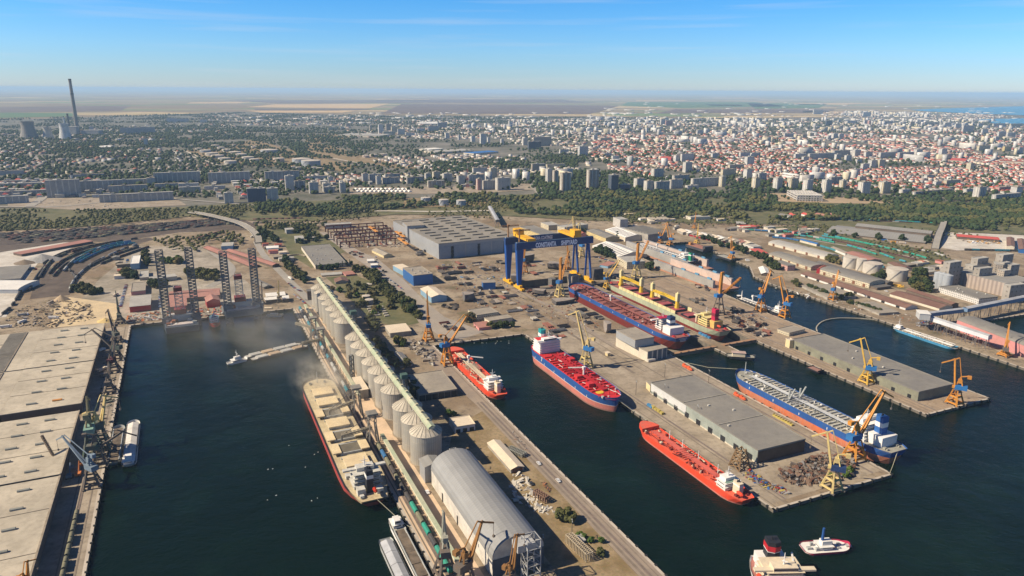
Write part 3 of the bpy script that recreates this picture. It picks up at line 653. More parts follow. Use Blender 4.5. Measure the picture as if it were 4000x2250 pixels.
for f in(.33,.66):q=MB();q.box(.4,Ly*f-.4,hh0+.36,Lx-.4,Ly*f+.4,hh0+.9);q.build("expansion_joint",M("joint_pale",(.4,.37,.3)),ro)
B('E3',"pier_warehouse_end","yellow end block of the middle pier warehouse","office",(1392,530),(1420,500),(1352,488),base=(1392,598),wall='plainyel',roof='tan')
hh=hgt('E4',(1510,690),(1515,600))
B('E4',"far_pier_warehouse","long flat warehouse on the far pier behind the yellow harbour crane","warehouse",(1518,600),(1862,518),(240,68),h=hh,wall='olive',roof='grey',vents=3,doors=[('ac',9,4,4,D1)])
B('E4',"pier_office","small cream end block of the far pier warehouse","office",(222,82),(250,70),(180,62),h=hh,wall='plainyel',roof='cream')
B('B4',"cream_office","small cream building by the water at the root of the far pier","office",(215,1345),(370,1308),(106,1300),base=(215,1376),wall='cream',roof='tan')
B('E2',"flat_store","broad flat-roofed concrete store on the silo pier","warehouse",(1640,628),(2022,570),(1512,430),base=(1640,692),wall='conc',roof='tan',doors=[('ab',6,6,6,D1)])
B('E2',"white_store","small white flat-roofed store on the dry grass of the silo pier","building",(2000,955),(2205,922),(1938,866),base=(2000,1012),wall='plainwhite',roof='cream',doors=[('ab',3,4,3.5,D1)])
B('E2',"gable_store","grey gabled store behind the silo row","shed",(1452,330),(1572,312),(1355,218),base=(1454,352),wall='plaincream',roof='rib',rt='gabley',rise=3)
B('G3',"brick_row","long narrow shed with pale pink roof on the dry grass pier","shed",(-10,375),(118,345),(-245,108),base=(-10,418),wall='conc',roof='cream',rt='gabley',rise=2,doors=[('ab',1,9,4,D3)])
B('G3',"green_hut","tiny pale green hut among bushes on the dry grass pier","hut",(695,1098),(735,1090),(653,1040),base=(695,1120),wall='sheetlblue',roof='lgrey',para=False)
# right bank
B('B4',"red_transit_shed","very long rust-red roofed transit shed along the right-hand quay","shed",(1385,1088),(1492,1068),(332,745),base=(1385,1112),wall='plainwhite',roof='brown',rt='gabley',rise=3,doors=[('ac',8,6,4,D1)])
B('B4',"red_transit_shed","shorter rust-red shed next to the grain elevator","shed",(1725,1092),(1882,1075),(1228,945),base=(1725,1120),wall='plaincream',roof='brown',rt='gabley',rise=3)
B('B4',"narrow_red_shed","narrow rust-red shed between the grain elevator and its neighbour","shed",(1850,1052),(1890,1036),(1392,902),h=7,wall='brown',roof='brown',rt='gabley',rise=2)
B('B4',"cream_warehouse","cream warehouse with grey vaulted roof, left of the white tanks","warehouse",(433,682),(540,655),(12,548),base=(433,714),wall='cream',roof='grey',rt='vault',rise=4,doors=[('ac',5,5,5,D3)])
B('B4',"cream_warehouse","cream warehouse with grey vaulted roof in front of the white tanks","warehouse",(1022,845),(1118,808),(525,702),base=(1022,892),wall='cream',roof='grey',rt='vault',rise=4,doors=[('ac',5,5,5,D3)])
B('B4',"long_grey_warehouse","long pale grey warehouse beside the green wagon tracks","warehouse",(572,580),(692,558),(5,432),base=(572,604),wall='plaincream',roof='lgrey',rt='vault',rise=4,doors=[('ac',5,5,5,D3)])
B('B4',"narrow_dark_shed","narrow dark shed running behind the white oil tanks","shed",(1200,836),(1245,824),(485,628),h=7,wall='brown',roof='dark',rt='gabley',rise=2)
B('B4',"pink_office","pink three-storey office by the cream warehouses","office",(198,668),(256,655),(62,618),base=(198,718),wall='pink',roof='grey')
B('B4',"red_annex","small dark red building between the cream warehouses","building",(490,700),(570,690),(540,668),h=7,wall='red',roof='red',rt='gable')
B('B4',"low_dark_store","low dark store beside the yellow machines","store",(1100,888),(1240,870),(1070,862),base=(1100,912),wall='brown',roof='dark',para=False)
B('B4',"tea_warehouse","broad ribbed-roof warehouse beyond the green wagons, front bay","warehouse",(590,325),(1580,432),(642,252),base=(592,338),wall='brown',roof='rib',rt='gable',rise=5)
B('B4',"tea_warehouse","broad ribbed-roof warehouse beyond the green wagons, rear bay","warehouse",(880,262),(1640,342),(905,236),h=11,wall='brown',roof='rib',rt='gable',rise=3)
B('B4',"red_roof_depot","long crimson-roofed depot in the pale yard","depot",(1905,368),(2330,402),(1908,345),h=6,wall='brown',roof='brightred',rt='gable',rise=1.5)
B('B4',"brown_shed","brown-roofed shed in the pale yard, end-on","shed",(2405,465),(2482,466),(2402,378),h=7,wall='plaincream',roof='brown',rt='gabley',rise=2)
B('B4',"brown_shed","brown-roofed shed with blue end wall at the photo edge","shed",(2525,500),(2610,502),(2508,392),h=7,wall='sheetblue',roof='brown',rt='gabley',rise=2)
B('B4',"blue_roof_shed","narrow shed with bright blue roof among the wagon tracks","shed",(490,445),(510,438),(322,402),h=5,wall='plaincream',roof='blue',rt='gabley',rise=1.5)
B('B4',"white_row","low white terraced workshops among the wagon tracks","workshop",(780,540),(800,525),(632,478),h=5,wall='plainwhite',roof='tan',rt='gabley',rise=1.5)
B('B4',"rust_shed","low shed with pink patched roof among the wagon tracks","shed",(1000,610),(1085,585),(780,530),h=6,wall='conc',roof='pink',rt='gabley',rise=2)
B('B4',"rust_shed","short brown shed east of the wagon tracks","shed",(1340,690),(1410,672),(1205,632),h=5,wall='conc',roof='brown',rt='gabley',rise=2)
B('B4',"quay_platform","low roofed loading platform on the right-hand quay","shed",(600,985),(780,925),(345,862),h=4,wall='conc',roof='tan',para=False)
B('B4',"quay_platform","second low flat platform on the right-hand quay","shed",(1120,1145),(1290,1120),(870,1040),h=3,wall='conc',roof='tan',para=False)
B('B4',"white_mill","white flour mill building in front of the grain elevator","mill",(2125,1000),(2272,968),(1720,878),base=(2125,1056),wall='white',roof='grey',vents=6)
for la,lb,lc,lab in(((215,168),(205,160),(105,150),"small white house with dark roof below the wooded slope"),((295,178),(262,150),(210,142),"house with bright red roof below the wooded slope, first of two"),((440,168),(412,150),(335,140),"house with bright red roof below the wooded slope, second of two"),((600,168),(560,150),(470,145),"house with pale pink roof below the wooded slope"),((705,172),(680,152),(600,145),"larger house with pink roof below the wooded slope")):
 B('B4',"slope_house",lab,"house",la,(la[0]+22,la[1]-8),lc,h=6,wall='plainwhite',roof='brightred' if 'red' in lab else 'pink' if 'pink' in lab else 'grey',rt='gable',rise=3)
 # row of pale sheds along the far side of the channel
for k in range(13):
 f=k/12;x=1660+f*640;y=300+f*115
 B('B3',"boat_shed","narrow pale-roofed shed in the long row beyond the channel","shed",(x+60,y+28),(x+110,y+10),(x,y),h=6,wall='conc',roof=('cream','white','tan','pink')[k%4 if k>9 else k%3],rt='gable',rise=2,group="row of pale sheds beyond the channel")
B('B3',"channel_office","white three-storey office beside the channel","office",(2430,478),(2482,462),(2286,425),base=(2430,502),wall='white',roof='lgrey')
B('B3',"crimson_store","crimson-roofed store by the channel bank","store",(2480,540),(2540,520),(2390,495),base=(2480,565),wall='plainwhite',roof='brightred',para=False)
B('B3',"red_wall_shed","long low dark red building on the channel bank","shed",(2100,420),(2130,410),(1780,345),h=4,wall='red',roof='tan',para=False)
B('B3',"boat_house","white-roofed boat house on the channel bank","shed",(2510,745),(2590,730),(2480,680),base=(2510,765),wall='brown',roof='white',rt='gabley')
# west port
B('B1',"red_hall","bright red hall with white roof beside the drilling rigs","factory hall",(1302,1082),(1512,1072),(1318,978),base=(1302,1138),wall='red',roof='lgrey',rt='flat',para=False)
B('B1',"tan_hall","tan-roofed hall behind the bright red hall","factory hall",(1318,930),(1462,920),(1332,842),base=(1318,965),wall='pinkp',roof='tan')
B('B1',"pink_shed","long pink-roofed shed behind the rigs, farthest of three","shed",(1700,948),(2205,915),(1740,925),h=6,wall='brown',roof='pink',para=False)
B('B1',"pink_shed","long pink-roofed shed behind the rigs, middle of three","shed",(1690,1010),(2210,960),(1690,965),h=6,wall='brown',roof='pink',para=False)
B('B1',"pink_shed","pale pink shed between the two legs of the nearer rig","shed",(1690,1085),(1880,1070),(1690,1010),h=8,wall='brown',roof='pink',para=False)
B('B1',"red_gable_hall","dark red gabled hall beside the farther rig","factory hall",(2080,1030),(2215,1015),(2060,985),h=9,wall='red',roof='pink',rt='gabley',rise=4)
B('B1',"white_office","white office with blue front beside the parked cars","office",(1310,650),(1398,645),(1330,568),base=(1310,706),wall='sheetlblue',roof='white')
B('B1',"grey_shed","grey square shed behind the trees by the parked cars","shed",(1405,790),(1495,785),(1410,722),base=(1405,815),wall='conc',roof='lgrey')
B('B1',"low_row","low pale building row behind the nearer rig","building",(1525,805),(1780,770),(1540,775),h=6,wall='plaincream',roof='lgrey',para=False)
B('B1',"long_customs_shed","very long curved-row shed with faded red roof","shed",(215,550),(935,418),(200,522),base=(215,572),wall='brown',roof='pink',para=False)
B('B1',"grey_warehouse","grey warehouse at the left edge beside the container trucks","warehouse",(205,792),(310,655),(-280,790),base=(205,815),wall='sheetgrey',roof='grey',para=False)
B('B1',"white_tent","long white storage tent at the left edge","tent",(180,905),(262,815),(-260,905),h=6,wall='sheetwhite',roof='white',rt='vault',rise=3)
B('B1',"flat_pavilion","small grey roofed pavilion under the viaduct","pavilion",(2225,470),(2340,462),(2240,435),h=7,wall='sheetlblue',roof='lgrey',para=False)
B('B1',"strip_shed","narrow pink-roofed shed by the far railway yard","shed",(1990,385),(2010,378),(2230,306),h=5,wall='brown',roof='pink',para=False)
# --- grain silos: one row of 17 steel bins under a green-roofed conveyor
SILO=RIB("galvanised_silo_wall",(0.56,0.53,0.46),(0.33,0.315,0.28),1.9,0,rough=0.5,metal=0.35)
SILOR=M("dusty_silo_roof",(0.56,0.50,0.40),(0.40,0.36,0.29),0.12,dirt=.5)
def cyluv(o,rad):
 me=o.data;l=me.uv_layers.new(name="UVMap")
 for p in me.polygons:
  a0=math.atan2(p.center.y,p.center.x)
  for li in p.loop_indices:
   c=me.vertices[me.loops[li].vertex_index].co;a=math.atan2(c.y,c.x)
   while a-a0>math.pi:a-=2*math.pi
   while a-a0<-math.pi:a+=2*math.pi
   l.data[li].uv=(a*rad,c.z)
def make_silo():
 t=thing("grain_silo","ribbed steel grain silo with dusty cone roof in the long row","silo",group="row of grain silos under the conveyor")
 w=MB();r=13.0
 w.cyl((0,0,0),(0,0,26.5),r,n=40,caps=False);o=w.build("wall",SILO,t,smooth=True);cyluv(o,r)
 for z in range(3):
  g=MB();g.cyl((0,0,6.5+z*7),(0,0,6.9+z*7),r+.25,n=40,caps=False);g.build("wind_ring",SILOR,t)
 c=MB();N=40
 for k in range(N):
  a0,a1=2*math.pi*k/N,2*math.pi*(k+1)/N
  c.face([(13.5*math.cos(a0),13.5*math.sin(a0),26.3),(13.5*math.cos(a1),13.5*math.sin(a1),26.3),(1.4*math.cos(a1),1.4*math.sin(a1),34),(1.4*math.cos(a0),1.4*math.sin(a0),34)])
 co=c.build("roof",SILOR,t)
 for k in range(20):
  a=2*math.pi*k/20;b=MB();b.beam((13.2*math.cos(a),13.2*math.sin(a),26.7),(2*math.cos(a),2*math.sin(a),33.8),.22);b.build("roof_rib",M("roof_rib",(0.36,0.32,0.26)),co)
 s=MB();s.truss((-13.9,-1.5,0),(-13.9,-1.5,27),1.2,1.2,9,.2);s.beam((-13.7,-1.5,27),(-3,-.5,33.5),.8,.5);s.build("ladder",M("galvanised_ladder",(0.35,0.34,0.31)),t)
 b=MB();b.cyl((0,0,0),(0,0,.8),14,n=32);b.build("base",CONC,t)
 return freeze(t)
silo=make_silo()
SU=[-513.5,-538.5,-566.5,-606.5,-632,-658,-684,-711,-737,-766,-831,-857,-885,-912,-940,-969,-995]
nth=["nearest","second","third","fourth","fifth","sixth","seventh","eighth","ninth","tenth","eleventh","twelfth","thirteenth","fourteenth","fifteenth","sixteenth","farthest"]
for i,u in enumerate(SU):
 lab=f"ribbed steel grain silo, {nth[i]} in the row"+(" from the barrel-vaulted warehouse" if i==0 else "")
 if i==0:silo.location=H(u,158.5);silo.rotation_euler.z=TH;silo['label']=lab
 else:dup(silo,H(u,158.5),TH+rnd.choice((0,math.pi))*0,label=lab)
t=thing("conveyor_gallery","green and cream conveyor gallery running over the silo roofs","conveyor",H(-500,159,GZ),TH)
GRN=M("pale_green_roof",(0.34,0.40,0.27),(0.47,0.45,0.33),0.08,dirt=.5)
q=MB();q.box(-508,-2.2,35,2,2.2,37);q.build("gallery",M("cream_gallery",(0.62,0.58,0.42),(0.52,0.5,0.36),.1),t)
q=MB();q.face([(-509,-2.9,37),(3,-2.9,37),(3,-.4,38.3),(-509,-.4,38.3)]);q.face([(3,2.9,37.02),(-509,2.9,37.02),(-509,-.4,38.32),(3,-.4,38.32)]);q.box(-509,-3,34.9,3,-2.3,37);q.build("roof",GRN,t)
q=MB()
for k in range(34):q.box(-505+k*15,-1,38.2,-503+k*15,1.2,39.6)
q.build("roof_box",M("yellowish_box",(0.55,0.5,0.33)),t)
def tower(u,v,w,h,lab,col=(0.10,0.10,0.09),top=True,name="elevator_tower"):
 t=thing(name,lab,"elevator tower",H(u,v),TH)
 mt=M("dark_steel"+str(col),col);q=MB();q.truss((0,0,0),(0,0,h),w,w,int(h/5),.6);q.build("tower_frame",mt,t)
 q=MB();q.box(-w*.25,-w*.25,0,w*.1,w*.1,h);q.build("elevator_leg",M("grey_leg",(0.3,0.31,0.31)),t)
 if top:q=MB();q.box(-w*.6,-w*.6,h,w*.6,w*.6,h+4);q.build("head_house",M("head_house_green",(0.07,0.13,0.11)),t)
 return t
tower(-590,163,5,43,"dark elevator tower beside the conveyor, between the nearer silos")
tower(-800,163,6,43,"dark elevator tower in the wide gap of the silo row")
tower(-700,138,4,30,"slim dark lattice tower standing in front of the silo row",name="lattice_tower",top=False)
HB("quay_substation","flat-roofed substation between the quay conveyor and the silos","building",-655,-690,136,144,9,wall='conc',roof='cream',para=False)
# barrel-vaulted grain store
t,Lx,Ly,s=HB("vaulted_grain_store","huge barrel-vaulted grey grain store in front of the silos","warehouse",-353,-474,150,186,13,wall='plaincream',roof='lgrey',rt='vault',rise=14)
for ch in t.children:
 if ch.name.startswith("roof"):ch.data.materials[0]=RIB("profiled_vault_sheet",(0.30,0.30,0.29),(0.245,0.245,0.24),2.6,1,rough=0.6,metal=0.1,amp=.4)
 if ch.name.startswith("wall"):ch.data.materials[0]=M("grimy_white_wall",(0.62,0.58,0.50),(0.45,0.42,0.37),0.12)
for k in range(3):
 q=MB();q.box(-.3,30+k*32,0,0,32+k*32,7);q.build("door",D1,t)
q=MB();q.box(0,-.5,.2,Lx,-.25,13);q.build("dark_end_wall",M("painted_end_shade",(0.10,0.11,0.125)),t)  # dark panel over the pale wall, shade of the near end painted in
q=MB();q.truss((22,-10,0),(22,-10,30),9,9,5,.6);q.box(12,-12,22,24,-3,27);q.build("intake_tower",M("galvanised_frame",(0.42,0.42,0.41)),t)
q=MB();q.box(8,Ly+.6,9,30,Ly+6,13);q.truss((20,Ly+4,0),(20,Ly+4,24),5,5,5,.5);q.build("rear_tower",M("galvanised_frame",(0.42,0.42,0.41)),t)
HB("small_grain_store","small striped-roof store between the last silo and the vaulted store","building",-478,-492,146,160,14,wall='sheetgrey',roof='rib',rt='gable',rise=2)
# quay conveyor
def conveyor(u0,u1,v,h,lab,w=3.0):
 t=thing("quay_conveyor",lab,"conveyor",H(u0,v),TH);L=u1-u0
 q=MB();q.box(L,-w/2,h,0,w/2,h+1.8)if L<0 else q.box(0,-w/2,h,L,w/2,h+1.8);q.build("gallery",M("cream_gallery",(0.62,0.58,0.42)),t)
 q=MB();q.box(min(0,L),-w/2-.1,h+1.81,max(0,L),w/2+.1,h+2.1);q.build("roof",GRN,t)
 n=int(abs(L)/14)
 for k in range(n+1):
  q=MB();x=L*k/n;q.box(x-.3,-w/2,0,x+.3,-w/2+.5,h);q.box(x-.3,w/2-.5,0,x+.3,w/2,h);q.build("support",M("green_steel",(0.2,0.25,0.17)),t)
 return t
conveyor(-650,-985,134,5,"long low green and cream conveyor between quay rails and silos")
conveyor(-370,-560,133,5,"low green-roofed conveyor beside the vaulted grain store")
# --- tanks
def tank(p,r,h,lab,mat,group=None,name="storage_tank"):
 t=thing(name,lab,"tank",(p.x,p.y,GZ),0,group)
 w=MB();w.cyl((0,0,0),(0,0,h),r,n=32,caps=False);w.build("wall",mat,t,smooth=True)
 c=MB();N=32
 for k in range(N):
  a0,a1=2*math.pi*k/N,2*math.pi*(k+1)/N
  c.face([((r+.2)*math.cos(a0),(r+.2)*math.sin(a0),h),((r+.2)*math.cos(a1),(r+.2)*math.sin(a1),h),(0,0,h+r*.12)])
 c.build("roof",M("tank_roof",(0.5,0.44,0.37),(0.42,0.38,0.32)),t)
 s=MB()
 for k in range(10):
  a0,a1=3.6+k*.09,3.6+(k+1)*.09
  s.beam(((r+.5)*math.cos(a0),(r+.5)*math.sin(a0),h*k/10),((r+.5)*math.cos(a1),(r+.5)*math.sin(a1),h*(k+1)/10),.7,.4)
 s.build("stair",M("tank_stair",(0.4,0.39,0.37)),t)
 return t
TW=M("white_tank",(0.54,0.50,0.43),(0.44,0.40,0.34),0.05);TG=M("grey_tank",(0.36,0.38,0.40),(0.3,0.32,0.34),0.05);TC=M("rusty_cream_tank",(0.52,0.42,0.34),(0.45,0.36,0.3),.05)
for(x,y,rx,h,lab)in((855,698,65,19,"white oil tank nearest the cream warehouse"),(963,725,42,20,"smallest and slimmest white oil tank of the four"),(1080,750,80,17,"broad white oil tank with a spiral stair"),(1325,822,88,19,"broadest white oil tank, apart from the other three")):
 p=W('B4',x,y);d=(p-Vector((0,0,CAMH))).length;tank(p+Vector((0,12,0)),rx/2.576/FPX*d,h,lab,TW,"white oil tanks on the right bank")
for i,(k,x,y,rx,h,m)in enumerate((('A2',1705,1410,48,17,TG),('A2',1885,1432,50,17,TG),('A2',2062,1440,48,17,TG))):
 p=W(k,x,y);d=(p-Vector((0,0,CAMH))).length
 tank(p+Vector((0,10,0)),rx/2.576/FPX*d,h,("left-hand","middle","right-hand")[i]+" one of three grey tanks on the bare ground behind the port",m,"three grey tanks behind the port")
for i,(k,x,y,rx,h)in enumerate((('A1',1925,845,14,14),('A1',2000,870,30,12),('A1',2068,890,48,12),('A1',2165,838,36,12),('A1',2225,862,34,13),('A1',2290,884,48,13),('A1',2132,922,54,13),('A1',2190,948,56,14),('A1',2365,912,54,14),('A1',2258,980,54,15),('A1',2425,935,52,14),('A1',2320,1010,56,15),('A1',2496,968,54,15),('A1',2560,985,44,13),('A1',2356,830,18,12),('A1',2560,850,28,12),('A2',135,895,78,16),('A2',230,985,52,16),('A2',460,1010,85,24),('A2',555,1035,90,26),('A2',380,1060,22,12),('A2',430,1068,26,12),('A2',588,1065,26,11),('A2',640,1072,28,11),('A2',1108,945,34,12),('A2',1185,935,40,12),('A2',1285,930,36,12),('A2',2040,990,24,9),('A2',2220,975,30,10),('A2',2310,1000,28,10),('A2',2130,960,26,9))):
 p=W(k,x,y);d=(p-Vector((0,0,CAMH))).length;big=rx>75 and h>20
 lab=("large grey-blue floating-roof oil tank in the depot" if big else "brown-topped pale fuel tank in the garden suburb" if i>23 else "dark grey oil tank of the hillside depot" if i in(2,16)else "white round oil tank of the hillside depot")
 tank(p,rx/2.576/FPX*d,h,lab,TG if(big or i in(2,16))else TC if i>23 or i==17 else TW,"large grey oil tanks" if big else "garden suburb tanks" if i>23 else "dark depot tanks" if i in(2,16)else "round tanks of the hillside oil depot")
for i,(x,y)in enumerate(((1110,1010),(1140,1050))):
 tank(W('B2',x,y),6,7,("farther","nearer")[i]+" small round grey tank in the green strip beside the silos",TC,"two small tanks")
 # --- grain elevator complex (right edge)
hh=hgt('B4',(2425,985),(2425,850))
t,Lx,Ly,s=B('B4',"grain_elevator","old grain elevator with a long ribbed bin wall","grain elevator",(2425,850),(2640,800),(1885,718),h=hh,wall='conc',roof='rib',para=True)
for ch in t.children:
 if ch.name.startswith("wall"):ch.data.materials[0]=RIB("bin_wall",(0.46,0.38,0.32),(0.26,0.215,0.19),6.5,0,rough=.9,metal=0,amp=.9)
for a,b,c,hh,lab,w in(((2445,870),(2600,852),(2430,845),27,"square grey end tower of the grain elevator",'tower'),((1835,640),(1950,622),(1815,618),40,"tower head at the far end of the grain elevator",'tower'),((1795,700),(1965,684),(1775,680),29,"wider lower tower at the far end of the grain elevator",'tower'),((2135,700),(2262,685),(2108,682),33,"tower block on the middle of the grain elevator roof",'tower'),((2115,600),(2222,585),(2090,580),38,"second elevator tower head, farther back",'tower'),((2065,670),(2250,648),(2035,645),28,"broad lower tower of the second elevator",'tower'),((2370,562),(2475,550),(2335,542),42,"tallest tower head behind the grain elevator",'tower'),((2290,650),(2355,640),(2270,625),34,"brown machine tower behind the grain elevator",'tan'),((2450,665),(2535,655),(2425,642),33,"grey tower at the right end of the elevators",'tower'),((2380,720),(2440,712),(2345,700),30,"slender brown tower between the elevators",'tan'),((2380,640),(2440,632),(2355,628),36,"short grey tower behind the slender brown one",'tower')):
 B('B4',"elevator_tower",lab,"tower",a,b,c,h=hh,wall=w,roof='lgrey',group="grain elevator towers")
for i in range(3):
 p=W('B4',1745+i*45,905+i*12);t=thing("metal_silo",("left","middle","right")[i]+" slim grey metal silo at the end of the grain elevator","silo",(p.x,p.y+12,GZ),0,"slim silos by the grain elevator")
 q=MB();q.cyl((0,0,0),(0,0,24),7,n=20,caps=False);q.build("wall",TG,t,smooth=True);q=MB();q.cyl((0,0,24),(0,0,26.5),7.2,.5,n=20);q.build("roof",TG,t)
 # elevated conveyor bridges on the right
def gallery(k,p0,p1,z,lab,w,mat,n=8,hh=5):
 a=W(k,*p0,z);b=W(k,*p1,z);d=b-a;ang=math.atan2(d.y,d.x);L=math.hypot(d.x,d.y)
 t=thing("conveyor_bridge",lab,"conveyor",(a.x,a.y,0),ang)
 q=MB();q.box(0,-w/2,z-hh,L,w/2,z,bottom=True);q.build("gallery",mat,t)
 q=MB();q.face([(0,-w/2-.3,z),(L,-w/2-.3,z),(L,0,z+1.2),(0,0,z+1.2)]);q.face([(L,w/2+.3,z),(0,w/2+.3,z),(0,0,z+1.2),(L,0,z+1.2)]);q.build("roof",M("gallery_roof",(0.42,0.43,0.45)),t)
 for i in range(n+1):
  q=MB();x=L*(i+.3)/(n+.6)
  for sx,sy in((-3,-3),(3,-3),(3,3),(-3,3)):q.beam((x+sx,sy,GZ),(x+sx*.5,sy*.7,z-hh),.5)
  q.beam((x-3,-3,GZ),(x+2,-2.2,z-hh),.35);q.beam((x-3,3,GZ),(x+2,2.2,z-hh),.35);q.build("trestle",M("trestle_steel",(0.2,0.18,0.17)),t)
GB=M("blue_grey_gallery",(0.13,0.21,0.33),(0.17,0.25,0.35),.05);GW=M("white_gallery",(0.62,0.62,0.64),(0.52,0.53,0.55),.05)
gallery('B4',(1985,1090),(2660,955),22,"blue-grey conveyor bridge climbing to the right edge",7,GB,6)
gallery('B4',(1600,1138),(1985,1090),20,"blue-grey conveyor bridge joining the transfer house",6,GB,3)
gallery('B4',(1520,1135),(2240,1368),21,"long white conveyor gallery over the rail tracks",7,GW,7)
B('B4',"transfer_house","small white transfer house where the conveyor bridges meet","building",(1530,1148),(1612,1130),(1495,1110),h=8,z0=18,wall='sheetwhite',roof='white',para=False)
B('E4',"pink_transit_shed","long pink-walled transit shed with grey roof on the right pier","shed",(2620,145),(2760,100),(1905,-130),h=14,wall='pinkp',roof='grey',rt='vault',rise=4)
# --- unfinished frame and roofless frames
def frame(k,a,b,c,h,nx,ny,nz,lab,mat,t_=.6,name="concrete_frame",cross=True):
 pa,pb,pc=W(k,*a),W(k,*b),W(k,*c);x=(pb-pa);y=(pc-pa);L1=x.length;ang=math.atan2(x.y,x.x);xn=x.normalized();yn=Vector((-xn.y,xn.x,0));L2=yn.dot(y)
 t=thing(name,lab,"building frame",pa,ang)
 for i in range(nx+1):
  q=MB()
  for j in range(ny+1):q.box(L1*i/nx-t_/2,L2*j/ny-t_/2,0,L1*i/nx+t_/2,L2*j/ny+t_/2,h)
  for z in range(1,nz+1 if cross else 1):q.beam((L1*i/nx,0,h*z/nz),(L1*i/nx,L2,h*z/nz),t_)
  q.build("column",mat,t)
 q=MB()
 for j in range(ny+1):
  for z in range(1,nz+1):q.beam((0,L2*j/ny,h*z/nz),(L1,L2*j/ny,h*z/nz),t_)
 q.build("edge_beam",mat,t)
 return t
frame('G3',(745,1310),(812,1285),(560,1100),6,2,14,1,"roofless frame of thin pale posts on the dry grass pier",M("thin_pale_steel",(0.5,0.42,0.3)),.45)
frame('G3',(330,720),(370,700),(265,625),5,2,5,1,"small rusty open frame on the cracked slab",M("rusty_frame",(0.23,0.14,0.1)),.7)
frame('G3',(100,260),(145,235),(0,165),3,2,10,1,"long grey skeleton frame beside the pink-roofed shed",M("grey_frame",(0.3,0.3,0.26)),.6)
t=frame('A4',(290,1385),(540,1390),(298,1335),18,9,3,3,"abandoned white concrete building frame on the bare slope",M("white_concrete_frame",(0.6,0.57,0.52)),2.2)
frame('B2',(850,490),(1490,440),(740,320),12,7,5,1,"dark red crane-runway frames over the plate stockyard",M("dark_red_steel",(0.15,0.045,0.04)),2.0,name="crane_runway",cross=False)
for i,(x,y,a)in enumerate(((1180,300,35),(1450,350,35),(1480,420,35))):
 p=W('B2',x,y,15);t=thing("bridge_crane",("first","second","third")[i]+" orange travelling crane bridge on the stockyard runways","crane",(p.x,p.y,14.5),TH,"orange stockyard cranes")
 q=MB();q.box(-32,-2.5,0,32,-.8,2.2);q.box(-32,.8,0,32,2.5,2.2);q.build("girder",M("orange_steel",(0.55,0.25,0.06)),t);q=MB();q.box(-5,-3,2.2,5,3,5);q.build("trolley",M("orange_steel",(0.55,0.25,0.06)),t)
 # ------------------------------------------------------------------ ships
def SM(name,c,c2=None,sc=0.05,dirt=.3,st=None):return M(name,c,c2,sc,rough=.6,dirt=dirt,streak=st)
REDL=SM("hull_red",(0.40,0.055,0.045),(0.32,0.06,0.05),st=(.2,.07,.05));DKRED=SM("antifouling_dark_red",(0.17,0.022,0.018),(0.13,0.025,0.02),st=(.1,.05,.04));BLUEH=SM("hull_blue",(0.02,0.09,0.30),(0.02,0.07,0.24),st=(.05,.075,.15))
BLACKH=SM("hull_black",(0.025,0.027,0.035));DECKR=SM("deck_red",(0.56,0.03,0.035),(0.45,0.03,0.03));DECKB=SM("deck_rust_red",(0.33,0.12,0.10),(0.25,0.10,0.08),dirt=.6)
SALM=SM("salmon_boot",(0.52,0.18,0.14),(0.46,0.15,0.12),st=(.30,.15,.12));ORRED=SM("hull_orange_red",(0.76,0.06,0.02),(0.60,0.065,0.03),.12,st=(.42,.08,.05));ORDECK=SM("deck_orange_red",(0.74,0.10,0.05),(0.55,0.13,0.08),.15,dirt=.5)
SHW=SM("ship_white",(0.74,0.72,0.68),(0.64,0.62,0.58),dirt=.2);SHC=SM("ship_cream",(0.66,0.56,0.40),(0.56,0.48,0.35));SHG=SM("ship_grey",(0.42,0.43,0.41),(0.33,0.34,0.32));DUSTD=SM("dusty_deck",(0.56,0.47,0.29),(0.42,0.34,0.21),.1,.6);SHG2=SM("dusty_white",(0.58,0.57,0.52),(0.46,0.44,0.38),.2,.5)
YEL=SM("crane_yellow",(0.70,0.48,0.04),(0.6,0.40,0.04));PYEL=SM("pale_yellow_coaming",(0.66,0.58,0.30),(0.58,0.5,0.27));PGRN=SM("pale_green_hull",(0.40,0.43,0.30),(0.30,0.33,0.24),st=(.25,.2,.12));BKGL=M("ship_windows",(0.03,0.035,0.045),rough=.25)
RUSTB=SM("rusty_boot",(0.50,0.13,0.05),(0.40,0.17,0.10),.03,.5,st=(.42,.24,.20));GRYD=SM("grey_deck",(0.36,0.35,0.30),(0.28,0.27,0.22),dirt=.5);CRIM=SM("crimson",(0.48,0.02,0.07));NAVY=SM("navy_funnel",(0.03,0.06,0.16))
